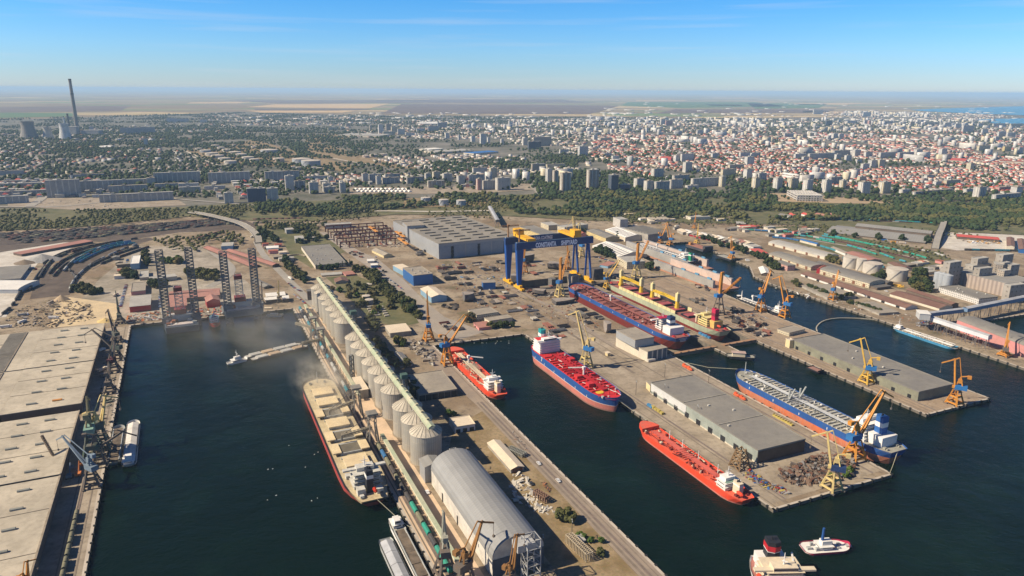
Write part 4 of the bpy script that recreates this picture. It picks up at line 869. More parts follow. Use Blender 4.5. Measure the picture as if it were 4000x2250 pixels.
def hull(L,Bm,levels,bow=.16,stern=.12,trans=.62,rake=.045,bulb=True,full=.0,keel=-2.0,bulwark=1.0):
 """levels = [(z_top, material), ...] from the keel up; bow at +x. returns MB, materials, deck outline"""
 N=26;zs=[keel]+[z for z,_ in levels];top=zs[-1]
 def station(t,s):
 # half-breadth factor and x of station t (0 stern..1 bow) at height share s
  xb=L/2-L*rake*(1-s)**1.2;xs=-L/2+L*.03*(1-s)
  x=xs+(xb-xs)*t
  w=1.0
  if t>1-bow*(1.25-.25*s):
   q=(t-(1-bow*(1.25-.25*s)))/(bow*(1.25-.25*s));w=max(.0,1-q**(2.4+full))**(.62 if s>.6 else.8)
  if t<stern:
   q=1-t/stern;w=1-(1-(trans*(.25+.75*s)))*q**2
  return x,w*Bm/2
 ts=[0,.03,.07,.12,.2]+[.2+.55*k/6 for k in range(1,7)]+[.8,.84,.87,.9,.925,.945,.962,.976,.988,.996,1.0]
 mb=MB();rows=[]
 for z in zs:
  s=(z-keel)/(top-keel);rows.append([(*station(t,s),z+(0.9*max(0,(t-.93)/.07)*2 if z==top else 0))for t in ts])
 mats=[]
 for i in range(len(rows)-1):
  m_=levels[i][1]
  if m_ not in mats:mats.append(m_)
  mi=mats.index(m_)
  for k in range(len(ts)-1):
   a,b,c,d=rows[i][k],rows[i][k+1],rows[i+1][k+1],rows[i+1][k]
   mb.face([(a[0],-a[1],a[2]),(b[0],-b[1],b[2]),(c[0],-c[1],c[2]),(d[0],-d[1],d[2])],mi)
   mb.face([(b[0],b[1],b[2]),(a[0],a[1],a[2]),(d[0],d[1],d[2]),(c[0],c[1],c[2])],mi)
  a,d=rows[i][0],rows[i+1][0]
  mb.face([(a[0],a[1],a[2]),(a[0],-a[1],a[2]),(d[0],-d[1],d[2]),(d[0],d[1],d[2])],mi)
 return mb,mats,rows[-1],top
def make_ship(name,label,cat,L,Bm,levels,deck,loc,rz,**kw):
 t=thing(name,label,cat,loc,rz,kw.pop('group',None))
 focs=kw.pop('focs',0)
 mb,mats,rim,top=hull(L,Bm,levels,**kw)
 o=mb.build("hull",mats,t)
 d=MB();dz=top-.9
 for a,b in zip(rim[:-1],rim[1:]):d.face([(a[0],-a[1]+.15,dz),(b[0],-b[1]+.15,dz),(b[0],b[1]-.15,dz),(a[0],a[1]-.15,dz)])
 d.build("deck",deck,t)
 if focs:
  f=MB();x0=L/2-focs;rr=[p for p in rim if p[0]>=x0-1];z1=top+2.2
  q0=[(p[0],-p[1]-.05)for p in rr]+[(p[0],p[1]+.05)for p in reversed(rr)]
  if len(q0)>4:f.prism(q0,top-.5,z1)
  f.build("forecastle",[mats[-1]],t);f2=MB();f2.face([(x*(1)if x<L/2-1 else x-.6,y*.94,z1+.05)for x,y in q0]);f2.build("forecastle_deck",deck,t)
 t['_z']=dz;return t,dz
def superstructure(t,dz,x0,x1,w,floors,mat,wing=0,fh=2.8,fun=None,step=.8,windows=True,mast=True,fmat2=None):
 """stacked accommodation decks, stern side x0, bow side x1"""
 for k in range(floors):
  q=MB();ww=w-k*step;q.box(x0+k*.6,-ww/2,dz+k*fh,x1,ww/2,dz+(k+1)*fh-.15);d=q.build("accommodation_deck",mat,t)
  q=MB();q.box(x0+k*.6-.8,-ww/2-1,dz+(k+1)*fh-.15,x1+.8,ww/2+1,dz+(k+1)*fh+.05);q.build("deck_slab",mat,d)
  if windows:
   q=MB();z=dz+k*fh+1.3
   q.box(x1+.02,-ww/2+1,z,x1+.08,ww/2-1,z+.75);q.box(x0+k*.6-.08,-ww/2+1,z,x0+k*.6-.02,ww/2-1,z+.6);q.box(x0+2,-ww/2-.08,z,x1-1,-ww/2-.02,z+.6);q.box(x0+2,ww/2+.02,z,x1-1,ww/2+.08,z+.6);q.build("window_row",BKGL,d)
 z=dz+floors*fh
 q=MB();q.box(x1-7,-w*.32,z,x1,w*.32,z+3);b=q.build("bridge",mat,t)
 q=MB();q.box(x1+.02,-w*.31,z+1.1,x1+.1,w*.31,z+2.3);q.build("bridge_window",BKGL,b)
 if wing:
  for ya,yb in((-wing/2,-w*.32),(w*.32,wing/2)):q=MB();q.box(x1-4,ya,z,x1-.5,yb,z+1.2);q.build("bridge_wing",mat,b)
 if mast:q=MB();q.cyl((x1-4,0,z+3),(x1-4,0,z+11),.5,.2,8);q.beam((x1-4,-3,z+7.5),(x1-4,3,z+7.5),.3);q.beam((x1-4,-1.5,z+5.5),(x1-2.5,1.5,z+5.5),.8,.3);q.build("radar_mast",SHW,t)
 if fun:
  fx,fw,fh_,fm,fm2=fun;z0=dz;zt=dz+fh_
  q=MB();q.prism([(fx-4,-fw/2),(fx+3,-fw/2),(fx+4.5,0),(fx+3,fw/2),(fx-4,fw/2)],z0,zt);f=q.build("funnel",fm,t)
  q=MB();q.prism([(fx-4.1,-fw/2-.1),(fx+3.1,-fw/2-.1),(fx+4.6,0),(fx+3.1,fw/2+.1),(fx-4.1,fw/2+.1)],zt-(fh_-3)*.45,zt-(fh_-3)*.25);q.build("funnel_band",fm2,f)
  q=MB();q.cyl((fx,-.8,zt),(fx-.5,-.8,zt+2),.5,n=8);q.cyl((fx,.8,zt),(fx-.5,.8,zt+2),.5,n=8);q.build("exhaust_pipe",BLACKH,f)
def fittings(t,dz,x0,x1,Bm,n,mats,seed=1,hm=2.2):
 r=random.Random(seed)
 for k in range(n):
  q=MB();x=r.uniform(x0,x1);y=r.choice((-1,1))*r.uniform(3.5,Bm*.42);w=r.uniform(.6,2.6)
  if k%4==0:q.cyl((x,y,dz),(x,y,dz+r.uniform(2,6)),.25,n=6)
  elif k%4==1:q.beam((x,y,dz+1.3),(x+r.uniform(4,12),y+r.choice((0,0,3)),dz+1.3),.4)
  else:q.box(x,y,dz,x+w,y+r.uniform(.6,2),dz+r.uniform(.7,hm))
  q.build("deck_fitting",mats[k%len(mats)],t)
def mooring(t,dz,L,Bm,m=BLACKH):
 for s in(-1,1):
  for x in(L/2-12,-L/2+8):
   q=MB();q.box(x-1,s*Bm*.22-1.2,dz,x+1.5,s*Bm*.22+1.2,dz+1.4);q.cyl((x-2.5,s*Bm*.22-1,dz+.7),(x-2.5,s*Bm*.22+1,dz+.7),.7,n=8);q.build("winch",m,t)
def lifeboat(t,x,y,z,col=ORRED):
 q=MB();q.cyl((x-3.5,y,z),(x-2.2,y,z),.3,1.4,8);q.cyl((x-2.2,y,z),(x+2.2,y,z),1.4,n=8,caps=False);q.cyl((x+2.2,y,z),(x+3.5,y,z),1.4,.3,8);q.build("lifeboat",col,t)
def tanker_deck(t,dz,x0,x1,Bm,pm,rm,ribs=18,ribw=.32,hose=True):
 """raised transverse frames, centre pipe rack, manifold and hose crane between x0 and x1"""
 for k in range(ribs):
  x=x0+(x1-x0)*(k+.5)/ribs
  for s in(-1,1):
   q=MB();q.box(x-.6,min(s*3.6,s*Bm*.44),dz,x+.6,max(s*3.6,s*Bm*.44),dz+1.3);q.build("deck_frame",rm,t)
 q=MB()
 for y in(-2.2,-1.3,-.4,.5,1.4,2.3):q.beam((x0,y,dz+2),(x1,y,dz+2),.45)
 for k in range(int((x1-x0)/6)):q.box(x0+k*6,-3,dz,x0+k*6+.4,3,dz+1.8)
 q.build("pipe_rack",pm,t)
 q=MB();q.box(x0,3.1,dz+3.2,x1,4.4,dz+3.5)
 for k in range(int((x1-x0)/8)):q.box(x0+k*8,3.2,dz,x0+k*8+.3,3.5,dz+3.2)
 q.build("catwalk",pm,t)
 xm=(x0+x1)/2
 for k in range(6):
  q=MB();q.beam((xm-8+k*3,-Bm*.42,dz+2.2),(xm-8+k*3,Bm*.42,dz+2.2),.5);q.build("manifold_pipe",pm,t)
 if hose:
  q=MB();q.cyl((xm+12,0,dz),(xm+12,0,dz+9),1.0,n=10);q.box(xm+10.6,-1.5,dz+8,xm+13.6,1.5,dz+11);q.beam((xm+12,0,dz+10),(xm+4,-14,dz+9),1.1,.9);q.build("hose_crane",SHW,t)
def dot_marks(t,L,Bm,z,n,s=-1):
 for k in range(n):
  q=MB();x=-L*.36+k*L*.68/(n-1);y=s*(Bm/2+.05);q.box(x-.35,min(y,y+s*.06),z,x+.35,max(y,y+s*.06),z+2.2);q.build("draught_mark",SHW,t)
def text(s,size,mat,parent,loc,rot,name="lettering",ext=.05,align='CENTER',off=.02):
 c=bpy.data.curves.new(name,'FONT');c.body=s;c.size=size;c.extrude=ext;c.align_x=align;c.offset=off*size;c.resolution_u=2
 o=bpy.data.objects.new(name,c);COL.objects.link(o)
 dg=bpy.context.evaluated_depsgraph_get();me=bpy.data.meshes.new_from_object(o.evaluated_get(dg));bpy.data.objects.remove(o)
 me.materials.clear();me.materials.append(mat);o=bpy.data.objects.new(name,me);COL.objects.link(o);o.parent=parent;o.location=loc;o.rotation_euler=rot;return o
FAR=TH+math.pi
def ship_at(u0,u1,v,z=0):
 return H((u0+u1)/2,v,z),(TH if u1>u0 else FAR),abs(u1-u0)
 # 1 grain bulk carrier being loaded (bow inland)
loc,rz,L=ship_at(-462,-712,102);Bm=33
t,dz=make_ship("bulk_carrier","red-hulled bulk carrier loading grain under the silos, hatches half open","cargo ship",L,Bm,[(0.3,DKRED),(5.2,REDL),(8.5,BLACKH)],DUSTD,loc,rz,bow=.10,stern=.16,rake=.02,full=1.2)
hx0=-L/2+52;hw=(L-52-24)/7
CREAM=SM("dusty_hatch_cover",(0.70,0.57,0.34),(0.58,0.46,0.28),.08)
for k in range(7):
 x=hx0+k*hw;w=hw*.66;openh=k in(2,3,4)
 if not openh:openh=False
 q=MB();q.box(x,-9,dz,x+w,9,dz+2);q.build("hatch_coaming",SHG,t)
 if k in(1,2,4):
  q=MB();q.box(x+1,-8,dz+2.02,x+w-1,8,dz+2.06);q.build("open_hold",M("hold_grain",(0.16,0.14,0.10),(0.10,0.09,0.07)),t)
  for s in(-1,1):
   q=MB();q.box(x-.5,min(s*8.2,s*15.2),dz+2.2,x+w+.5,max(s*8.2,s*15.2),dz+3.2);q.build("hatch_cover",CREAM,t)
 else:
  q=MB();q.box(x-.5,-9.5,dz+2,x+w+.5,9.5,dz+3.1);q.build("hatch_cover",CREAM,t)
 q=MB();q.box(x+w+1.5,-10,dz,x+w+3,10,dz+1.2);q.build("deck_fitting",SHG,t)
superstructure(t,dz,-L/2+20,-L/2+33,21,4,SHG2,wing=33,fun=(-L/2+16,5,18,BLACKH,SHW))
for x_,y_,w_,h_ in((8,-9,5,4),(10,4,6,5),(14,-3,4,7),(36,-12,4,3),(37,8,5,3),(6,6,3,2)):
 q=MB();q.box(-L/2+x_,y_,dz,-L/2+x_+w_,y_+w_,dz+h_);q.build("deck_house",SHG2,t);mooring(t,dz,L,Bm,SHG);lifeboat(t,-L/2+6,-2,dz+5)
q=MB();q.cyl((L/2-10,0,dz),(L/2-10,0,dz+12),.6,.3,8);q.build("foremast",SHG,t)
# 2 chemical tanker, blue over salmon, red deck, bow to the sea
loc,rz,L=ship_at(-697,-528,354.5);Bm=31
t,dz=make_ship("chemical_tanker","blue and red chemical tanker with bright red deck, riding high at the quay","tanker",L,Bm,[(1.5,SM("wet_boot",(0.30,0.16,0.13))),(6.8,SALM),(7.2,SHW),(15,BLUEH)],DECKR,loc,rz,bow=.2,rake=.022,keel=-3)
tanker_deck(t,dz,-L/2+40,L/2-22,Bm,SM("pipe_red",(0.40,0.02,0.03)),DECKR,17)
superstructure(t,dz,-L/2+12,-L/2+30,25,5,SHW,wing=31,windows=False,step=.1,fun=(-L/2+10,6,22,SM("teal_funnel",(0.02,0.28,0.30)),SHW));mooring(t,dz,L,Bm,DECKR)
q=MB();q.box(-L/2+14,-12,dz+14.1,-L/2+29,12,dz+14.5);q.build("red_top_deck",DECKR,t)
q=MB();q.cyl((L/2-22,-6,dz+.1),(L/2-22,-6,dz+.5),4,n=16);q.build("yellow_disc",YEL,t)
for x,y in((20,8),(20,-8),(-25,9),(42,-7)):
 q=MB();q.box(x,y-3,dz,x+7,y+3,dz+4);q.build("deck_house",DECKR,t)
q=MB();q.cyl((L/2-14,0,dz),(L/2-14,0,dz+13),.5,.25,8);q.build("foremast",DECKR,t)
dot_marks(t,L,Bm,7.6,6);text("7",7,SHW,t,(-L/2+40,-Bm/2-.1,9.5),(R(90),0,0));
fittings(t,dz,-L/2+38,L/2-10,Bm,50,[DECKR,SHW,SM("pipe_red",(0,0,0)),SHG],2)
# 3 long red tanker alongside the middle pier (bow inland)
loc,rz,L=ship_at(-352,-490,357.5);Bm=19
t,dz=make_ship("red_tanker","slim all-red tanker moored along the outer end of the middle pier","tanker",L,Bm,[(1.2,SALM),(6.4,ORRED)],ORDECK,loc,rz,bow=.14,rake=.03,focs=14)
tanker_deck(t,dz,-L/2+30,L/2-20,Bm,SM("pipe_pale_red",(0.55,0.12,0.09)),ORDECK,0,hose=False)
for x in(-22,-8,6,20,34):
 for s in(-1,1):q=MB();q.cyl((x,s*5,dz),(x,s*5,dz+1.6),1.1,n=10);q.build("tank_hatch",DKRED,t)
for x in(-30,-6,15,33):q=MB();q.cyl((x,-4,dz),(x,-4,dz+9),.3,n=6);q.build("vent_mast",SHW,t)
for x in(-12,2,12):q=MB();q.beam((x,-6,dz+1.5),(x+8,-6,dz+1.5),.5);q.build("cargo_pipe",SHC,t)
superstructure(t,dz,-L/2+17,-L/2+27,15,2,SHW,fun=(-L/2+12,4,9,SHC,SHW));mooring(t,dz,L,Bm,DKRED)
q=MB();q.box(-L/2+17.5,-6,dz+5.9,-L/2+20,6,dz+6);q.build("green_top_deck",SM("green_deck",(0.22,0.33,0.26)),t);lifeboat(t,-L/2+6,3,dz+3)
fittings(t,dz,-L/2+28,L/2-16,Bm,70,[SM("pipe_pale_red",(0,0,0)),DKRED,SHC,DKRED],3)
# 4 shorter red tanker beside the silo pier
loc,rz,L=ship_at(-600,-744,265);Bm=20
t,dz=make_ship("red_tanker","red tanker with white bridge moored beside the silo pier","tanker",L,Bm,[(1,SALM),(6.4,ORRED)],ORDECK,loc,rz,bow=.14,rake=.03,focs=14)
tanker_deck(t,dz,-L/2+32,L/2-20,Bm,SHC,ORDECK,0,hose=True)
for x in(-22,-6,10,26,40):
 for s in(-1,1):q=MB();q.cyl((x,s*5,dz),(x,s*5,dz+1.4),1.1,n=10);q.build("tank_hatch",DKRED,t)
for x in(-12,6,20):q=MB();q.beam((x,5,dz+1.5),(x+8,5,dz+1.5),.5);q.build("cargo_pipe",SHC,t)
superstructure(t,dz,-L/2+15,-L/2+27,16,3,SHW,wing=19,fun=(-L/2+10,4,11,SHC,SHW));mooring(t,dz,L,Bm,DKRED)
fittings(t,dz,-L/2+28,L/2-16,Bm,70,[SM("pipe_pale_red",(0,0,0)),SHC,DKRED,SHC],4)
# 5 big blue tanker with rusty boot (bow inland)
loc,rz,L=ship_at(-348,-540,514.5);Bm=32
t,dz=make_ship("oil_tanker","large tanker with blue topsides, rust-streaked orange boot and grey deck","tanker",L,Bm,[(1,SM("wet_rust",(0.28,0.12,0.08))),(7.5,RUSTB),(14,BLUEH)],GRYD,loc,rz,bow=.15,rake=.03,keel=-3)
tanker_deck(t,dz,-L/2+44,L/2-20,Bm,SM("grey_pipe",(0.55,0.56,0.56)),SM("grey_frame_deck",(0.50,0.49,0.45),(0.38,0.37,0.33)),26,hose=False)
for x in(18,):
 for s in(-1,1):q=MB();q.beam((x,s*7,dz),(x-6,s*7,dz+14),1.2);q.cyl((x,s*7,dz),(x,s*7,dz+10),.9,n=8);q.build("hose_derrick",SHG,t)
superstructure(t,dz,-L/2+24,-L/2+38,26,5,SHW,wing=32,fun=(-L/2+20,7,24,SM("blue_funnel",(0.03,0.12,0.36)),SHW));mooring(t,dz,L,Bm,GRYD)
q=MB();q.box(-L/2+10,-9,dz,-L/2+24,9,dz+9);q.build("engine_casing",SHW,t);q=MB();q.cyl((L/2-10,0,dz),(L/2-10,0,dz+14),.6,.3,8);q.build("foremast",SHG,t)
dot_marks(t,L,Bm,9,5,1)
fittings(t,dz,-L/2+40,L/2-8,Bm,60,[SHG,SHC,GRYD,SHW],5)
# 6 ship in the first dry dock (bow inland)
loc,rz,L=ship_at(-655,-925,531);Bm=36
t,dz=make_ship("docked_tanker","huge tanker in dry dock, rust-red deck and blue stripe over a dark red hull","tanker",L,Bm,[(5.5,DKRED),(11.5,BLUEH)],DECKB,loc,rz,bow=.12,rake=.01,full=1.5,keel=-6.5)
tanker_deck(t,dz,-L/2+60,L/2-26,Bm,SM("pipe_rust",(0.24,0.07,0.055),(0.3,0.12,0.1)),DECKB,12)
rr=random.Random(3)
for k in range(60):
 q=MB();x=rr.uniform(-L/2+55,L/2-12);y=rr.uniform(-14,14);w=rr.uniform(1,3.4);q.box(x,y,dz,x+w,y+rr.uniform(1,3),dz+rr.uniform(.8,2.6));q.build("deck_fitting",(DECKB,SM("fitting_grey",(.38,.3,.27)),DKRED)[k%3],t)
superstructure(t,dz,-L/2+34,-L/2+46,16,4,SHW,wing=34,fun=(-L/2+26,8,20,NAVY,SHW))
q=MB();q.box(-L/2+36,-8,dz+14.2,-L/2+45,8,dz+15);q.build("crimson_bridge_roof",CRIM,t);q=MB();q.box(-L/2+13,-11,dz,-L/2+28,10,dz+9);q.build("engine_casing",SHW,t);q=MB();q.box(-L/2+29,-14,dz,-L/2+35,-7,dz+5);q.build("side_house",SHW,t);mooring(t,dz,L,Bm,DECKR)
dot_marks(t,L,Bm,7,7,1)
for i,s_ in enumerate((6,4,4)):q=MB();q.box(-L/2-.2,-s_,9.4-i*1.7,-L/2+.1,s_,10.1-i*1.7);q.build("stern_lettering_line",SHW,t)
# 7 yellow-craned bulk carrier in the second dock
loc,rz,L=ship_at(-657,-926,598.5);Bm=30
t,dz=make_ship("docked_bulk_carrier","bulk carrier in dry dock with four big yellow deck cranes and yellow coamings","cargo ship",L,Bm,[(2,DKRED),(9.5,PGRN)],DECKB,loc,rz,bow=.13,full=1,keel=-6.5)
q=MB();q.box(-L/2+80,-Bm/2+.4,dz,L/2-34,-Bm/2+1.4,dz+5)
for s in(-1,1):
 q=MB();y0,y1=sorted((s*(Bm/2-.3),s*(Bm/2-1.6)));
 for k in range(14):
  x=-L/2+84+k*(L-130)/14;q.box(x,y0,dz,x+(L-130)/14-.7,y1,dz+4.6)
 q.build("coaming",PYEL,t)
for k in range(6):
 x=-L/2+62+k*(L-100)/6;q=MB();q.box(x,-9,dz,x+17,9,dz+2.2);q.build("hatch_coaming",BLACKH,t);q=MB();q.box(x+1,-8.5,dz+2.2,x+12,8.5,dz+3.2);q.build("hatch_cover",SM("hatch_pink_red",(0.42,0.10,0.10)),t)
for k,(x,dr)in enumerate(((L/2-30,-1),(L/2-84,1),(L/2-112,-1),(L/2-170,1))):
 q=MB();q.prism([(x-3,-3),(x+3,-3),(x+3,3),(x-3,3)],dz,dz+3);q.cyl((x,0,dz+3),(x,0,dz+13),3.4,2.4,8);c_=q.build("deck_crane",YEL,t)
 q=MB();q.box(x-2.4,-2.4,dz+13,x+2.4,2.4,dz+24);q.cyl((x,0,dz+24),(x,0,dz+26),1.5,1,8);q.build("crane_cab",PYEL,c_)
 q=MB();q.truss((x+dr*2.5,0,dz+14),(x+dr*34,0,dz+15),3.2,2,6,.9);q.beam((x+dr*2.5,0,dz+14),(x+dr*34,0,dz+15),2.6,1.2);q.build("crane_jib",YEL,c_)
superstructure(t,dz,-L/2+24,-L/2+42,20,4,SM("yellow_accommodation",(0.66,0.55,0.24),(0.58,0.48,0.22)),wing=28,fun=(-L/2+22,6,24,CRIM,SM("dark_crimson",(.2,.02,.04))))
q=MB();q.box(-L/2+15,-8,dz,-L/2+25,6,dz+9);q.build("engine_casing",SM("yellow_casing",(0.66,0.45,0.14)),t)
q=MB();q.box(-L/2+46,-9,dz+8,-L/2+52,9,dz+9.5);q.box(-L/2+46,-9,dz,-L/2+48,-7,dz+8);q.box(-L/2+46,7,dz,-L/2+48,9,dz+8);q.build("provision_gantry",SHC,t)
lifeboat(t,-L/2+6,6,dz+6);mooring(t,dz,L,Bm,DECKR)
# dock gates
for lab,v0,v1,u in(("rusty brown steel gate closing the first dry dock",497,563,-634),("rusty brown steel gate closing the second dry dock",573,624,-634)):
 t=thing("dock_gate",lab,"dock gate",H(u,v0,-3),TH);q=MB();q.box(-2,0,0,6,v1-v0,5.6);q.build("gate",SM("gate_brown",(0.36,0.21,0.11),(0.28,0.17,0.1)),t)
 q=MB();q.box(5.4,.5,5.6,5.7,v1-v0-.5,6.8);q.build("railing",SM("rail_brown",(0.2,0.14,0.1)),t)
 # 8 floating docks and the white ship in one of them
CONW=SM("floating_dock_wall",(0.34,0.32,0.29),(0.26,0.25,0.23));PINKC=SM("faded_pink_wall",(0.52,0.42,0.36),(0.45,0.36,0.31))
def fdock(u0,u1,v0,v1,lab,h=15,nose=True):
 t=thing("floating_dock",lab,"floating dock",H(u0,v0),TH);L=u1-u0;W_=v1-v0
 q=MB();q.box(L,0,-1,0,W_,2.6);q.build("pontoon",SM("rusty_pontoon",(0.40,0.20,0.13),(0.33,0.17,0.11)),t)
 for y0,y1 in((0,4),(W_-4,W_)):
  q=MB();q.box(L+8,y0,2.6,-14,y1,h);q.build("wing_wall",CONW if y0==0 else PINKC,t)
  q=MB();q.box(L+8,y0-.1,h,-14,y1+.1,h+.3);q.build("wing_deck",SM("wing_deck",(0.34,0.33,0.32)),t)
  for x in(-30,-60,-95):q=MB();q.box(x,y0+.8,h+.3,x+9,y1-.8,h+2.8);q.build("deck_house",SM("light_blue_house",(0.12,0.30,0.46)),t)
 return t
fdock(-938,-1150,770,815,"floating dock holding a white-topped ship, nearest the inner basin");fdock(-822,-1000,728,768,"empty grey floating dock along the shipyard quay",h=14)
loc,rz,L=ship_at(-965,-1135,792);Bm=26
t,dz=make_ship("white_topped_ship","ship with white deck and white bridge lifted in the floating dock","tanker",L,Bm,[(7,DKRED),(14,SM("black_hull2",(0.05,0.05,0.06)))],SHW,loc,rz,bow=.15,keel=2)
tanker_deck(t,dz,-L/2+34,L/2-14,Bm,SHW,SHW,14);superstructure(t,dz,-L/2+12,-L/2+26,20,3,SHW,wing=24,fun=(-L/2+9,4,14,SM("green_funnel",(0.02,0.25,0.12)),SHW))
# 9 white-decked ship at the shipyard quay
loc,rz,L=ship_at(-690,-785,731);Bm=13
t,dz=make_ship("coaster","small ship with white deck and black hull behind the shipyard cranes","ship",L,Bm,[(1,DKRED),(5.5,BLACKH)],SHW,loc,rz,bow=.2,focs=8)
tanker_deck(t,dz,-L/2+20,L/2-14,Bm,SHW,SHW,10);superstructure(t,dz,-L/2+6,-L/2+16,10,2,SHW);q=MB();q.cyl((L/2-10,0,dz),(L/2-10,0,dz+12),1,.4,8);q.build("foremast",SHW,t)
# 10 river tanker
loc,rz,L=ship_at(-594,-508,826.5);Bm=11
t,dz=make_ship("river_tanker","long low river tanker, cream deck and blue hull, along the right-hand quay","river ship",L,Bm,[(3.2,SM("river_blue",(0.06,0.26,0.45)))],SHC,loc,rz,bow=.1,keel=-1)
tanker_deck(t,dz,-L/2+14,L/2-6,Bm,SHW,SHC,16,hose=False);superstructure(t,dz,-L/2+2,-L/2+10,8,1,SHW)
# 11 tug
tp=W('G4',600,1215,0);tb=W('G4',810,1160,0);tt=W('G4',340,1195,0);rz=math.atan2(tb.y-tt.y,tb.x-tt.x);L=(tb-tt).length
t,dz=make_ship("tug","white tug with a tall blue mast steaming past the anchored ship","tug",L,14,[(1.2,BLACKH),(2.6,SM("tug_red",(0.40,0.02,0.07)))],SHW,(tt+tb)/2,rz,bow=.3,keel=-1,rake=.02)
superstructure(t,dz,-6,3,7,1,SHW,mast=False)
for x_,y_,w_,h_ in((-14,-2,3,1.5),(7,-3,2,1),(9,1,2,1.4),(14,-2,4,.8),(-10,2,2,2.4),(-9,-4,2,2.4)):q=MB();q.box(x_,y_,dz,x_+w_,y_+w_*.8,dz+h_);q.build("deck_fitting",SHG,t)
q=MB();q.cyl((-3,0,dz+3),(-3,0,dz+15),1.0,.8,10);q.build("mast",SM("mast_blue",(0.03,0.12,0.38)),t);q=MB();q.box(3,-2,dz,6,2,dz+1.2);q.build("towing_winch",SM("winch_orange",(0.6,0.12,0.06)),t)
# 12 ship leaving at the bottom edge
t,dz=make_ship("anchored_ship","ship cut by the lower edge of the photo with red, white and black funnel","ship",170,31,[(1,DKRED),(7,SHW)],SM("brick_deck",(0.42,0.17,0.14)),W('G4',190,1345,19)+Vector((0,-58,-19)),R(-88),bow=.15,keel=-1)
superstructure(t,dz,-70,-54,24,4,SHC,wing=38,fun=(-76,8,19,BLACKH,SHW))
q=MB();q.box(-82,-9,dz,-70,9,dz+7);q.build("engine_casing",SHW,t);q=MB();q.prism([(-80.2,-4.2),(-72.8,-4.2),(-71.2,0),(-72.8,4.2),(-80.2,4.2)],dz+12.5,dz+16);q.build("funnel_stripe",SM("funnel_red",(0.5,0.02,0.03)),t)
q=MB();q.beam((-62,8,dz+12),(-76,13,dz+9),1);q.build("boat_davit",SHW,t);lifeboat(t,-58,-14,dz+5)
for x_,y_,w_,h_ in((-82,-8,4,3),(-80,6,5,4),(-72,-12,4,6),(-50,-10,5,2),(-50,8,5,3),(-70,9,3,7)):q=MB();q.box(x_,y_,dz,x_+w_,y_+w_,dz+h_);q.build("deck_house",SHW,t)
# 13/14 barges beside the bulk carrier
def barge(lab,u0,u1,v,Bm,kind,house=None,name="barge",cargo=None,hullm=None,group=None,cat="barge"):
 loc,rz,L=ship_at(u0,u1,v);t,dz=make_ship(name,lab,cat,L,Bm,[(2.8,hullm or SHG)],GRYD,loc,rz,bow=.07,stern=.05,keel=-1,rake=.01,trans=.8,group=group)
 x0,x1=-L/2+(14 if house else 4),L/2-5
 if kind=='cover':
  n=max(3,int((x1-x0)/12))
  for k in range(n):
   q=MB();a,b=x0+k*(x1-x0)/n,x0+(k+1)*(x1-x0)/n-.4
   q.face([(a,-Bm*.4,dz+1.5),(b,-Bm*.4,dz+1.5),(b,0,dz+2.8),(a,0,dz+2.8)]);q.face([(b,Bm*.4,dz+1.5),(a,Bm*.4,dz+1.5),(a,0,dz+2.8),(b,0,dz+2.8)]);q.box(a,-Bm*.4,dz,b,Bm*.4,dz+1.48)
   q.build("hatch_cover",cargo or SM("grey_cover",(0.50,0.51,0.52)),t)
 else:
  for s in(-1,1):q=MB();y0,y1=sorted((s*Bm*.42,s*Bm*.36));q.box(x0,y0,dz,x1,y1,dz+1.6);q.build("coaming",SHG,t)
  q=MB();rg=random.Random(int(u0));nn=12
  for k in range(nn):
   a,b=x0+k*(x1-x0)/nn,x0+(k+1)*(x1-x0)/nn;h=dz+.2+rg.uniform(.2,1.2)
   q.box(a,-Bm*.36,dz+.01,b,Bm*.36,h)
  q.build("cargo_hold",cargo or M("coal_brown_cargo",(0.20,0.155,0.11),(0.10,0.08,0.06),.15),t)
 if house:superstructure(t,dz,-L/2+2,-L/2+11,Bm*.7,1,SHW,mast=False)
 return t
barge("grey covered barge moored outside a river freighter, cut by the lower edge",-421,-330,98.5,10,'cover')
tb_=barge("river freighter with brown bulk cargo and white wheelhouse at the silo quay",-441,-340,110.5,9.5,'open',True,"river_freighter",hullm=SHW)
for o_ in(tb_,):o_.rotation_euler.z=TH
barge("open barge with dark cargo under the green quay cranes",-612,-684,-78.5,10,'open')
tb_=barge("white-covered river barge with wheelhouse, outermost at the west quay",-604,-690,-67,11,'cover',True,"river_freighter",cargo=SM("white_cover",(0.66,0.62,0.55)),hullm=SHW)
# 17 pushed convoy crossing the basin
p0=W('E1',2285,320,0);p1=W('E2',500,125,0);d=(p1-p0);az=math.atan2(d.y,d.x);Lc=d.length;dn=d.normalized();pn=Vector((-dn.y,dn.x,0))
GREYH=SM("convoy_grey",(0.42,0.41,0.38),(0.34,0.33,0.3))
for i,(off,f0,f1,lab)in enumerate(((6,.24,.97,"left long covered barge of the pushed convoy crossing the basin"),(-6,.27,1.0,"right long covered barge of the pushed convoy crossing the basin"))):
 a=p0+d*f0+pn*off;b=p0+d*f1+pn*off;L=(b-a).length;t,dz=make_ship("convoy_barge",lab,"barge",L,10.5,[(2.2,BLACKH)],GREYH,(a+b)/2,az,bow=.06,stern=.04,keel=-1,rake=.01,trans=.8)
 for k in range(4):q=MB();q.box(-L/2+6+k*(L-10)/4,-4,dz,-L/2+4+(k+1)*(L-10)/4,4,dz+1.6);q.build("hatch_cover",SM("tan_cover",(0.52,0.38,0.24))if k in(1,)or(i and k==3)else SM("pale_cover",(0.46,0.45,0.41)),t)
a=p0;b=p0+d*.24;L=(b-a).length;t,dz=make_ship("pusher_tug","small white pusher boat driving the two-barge convoy","tug",L,9,[(2,SHW)],GREYH,(a+b)/2,az,bow=.1,keel=-1)
superstructure(t,dz,-6,4,6,1,SHW)
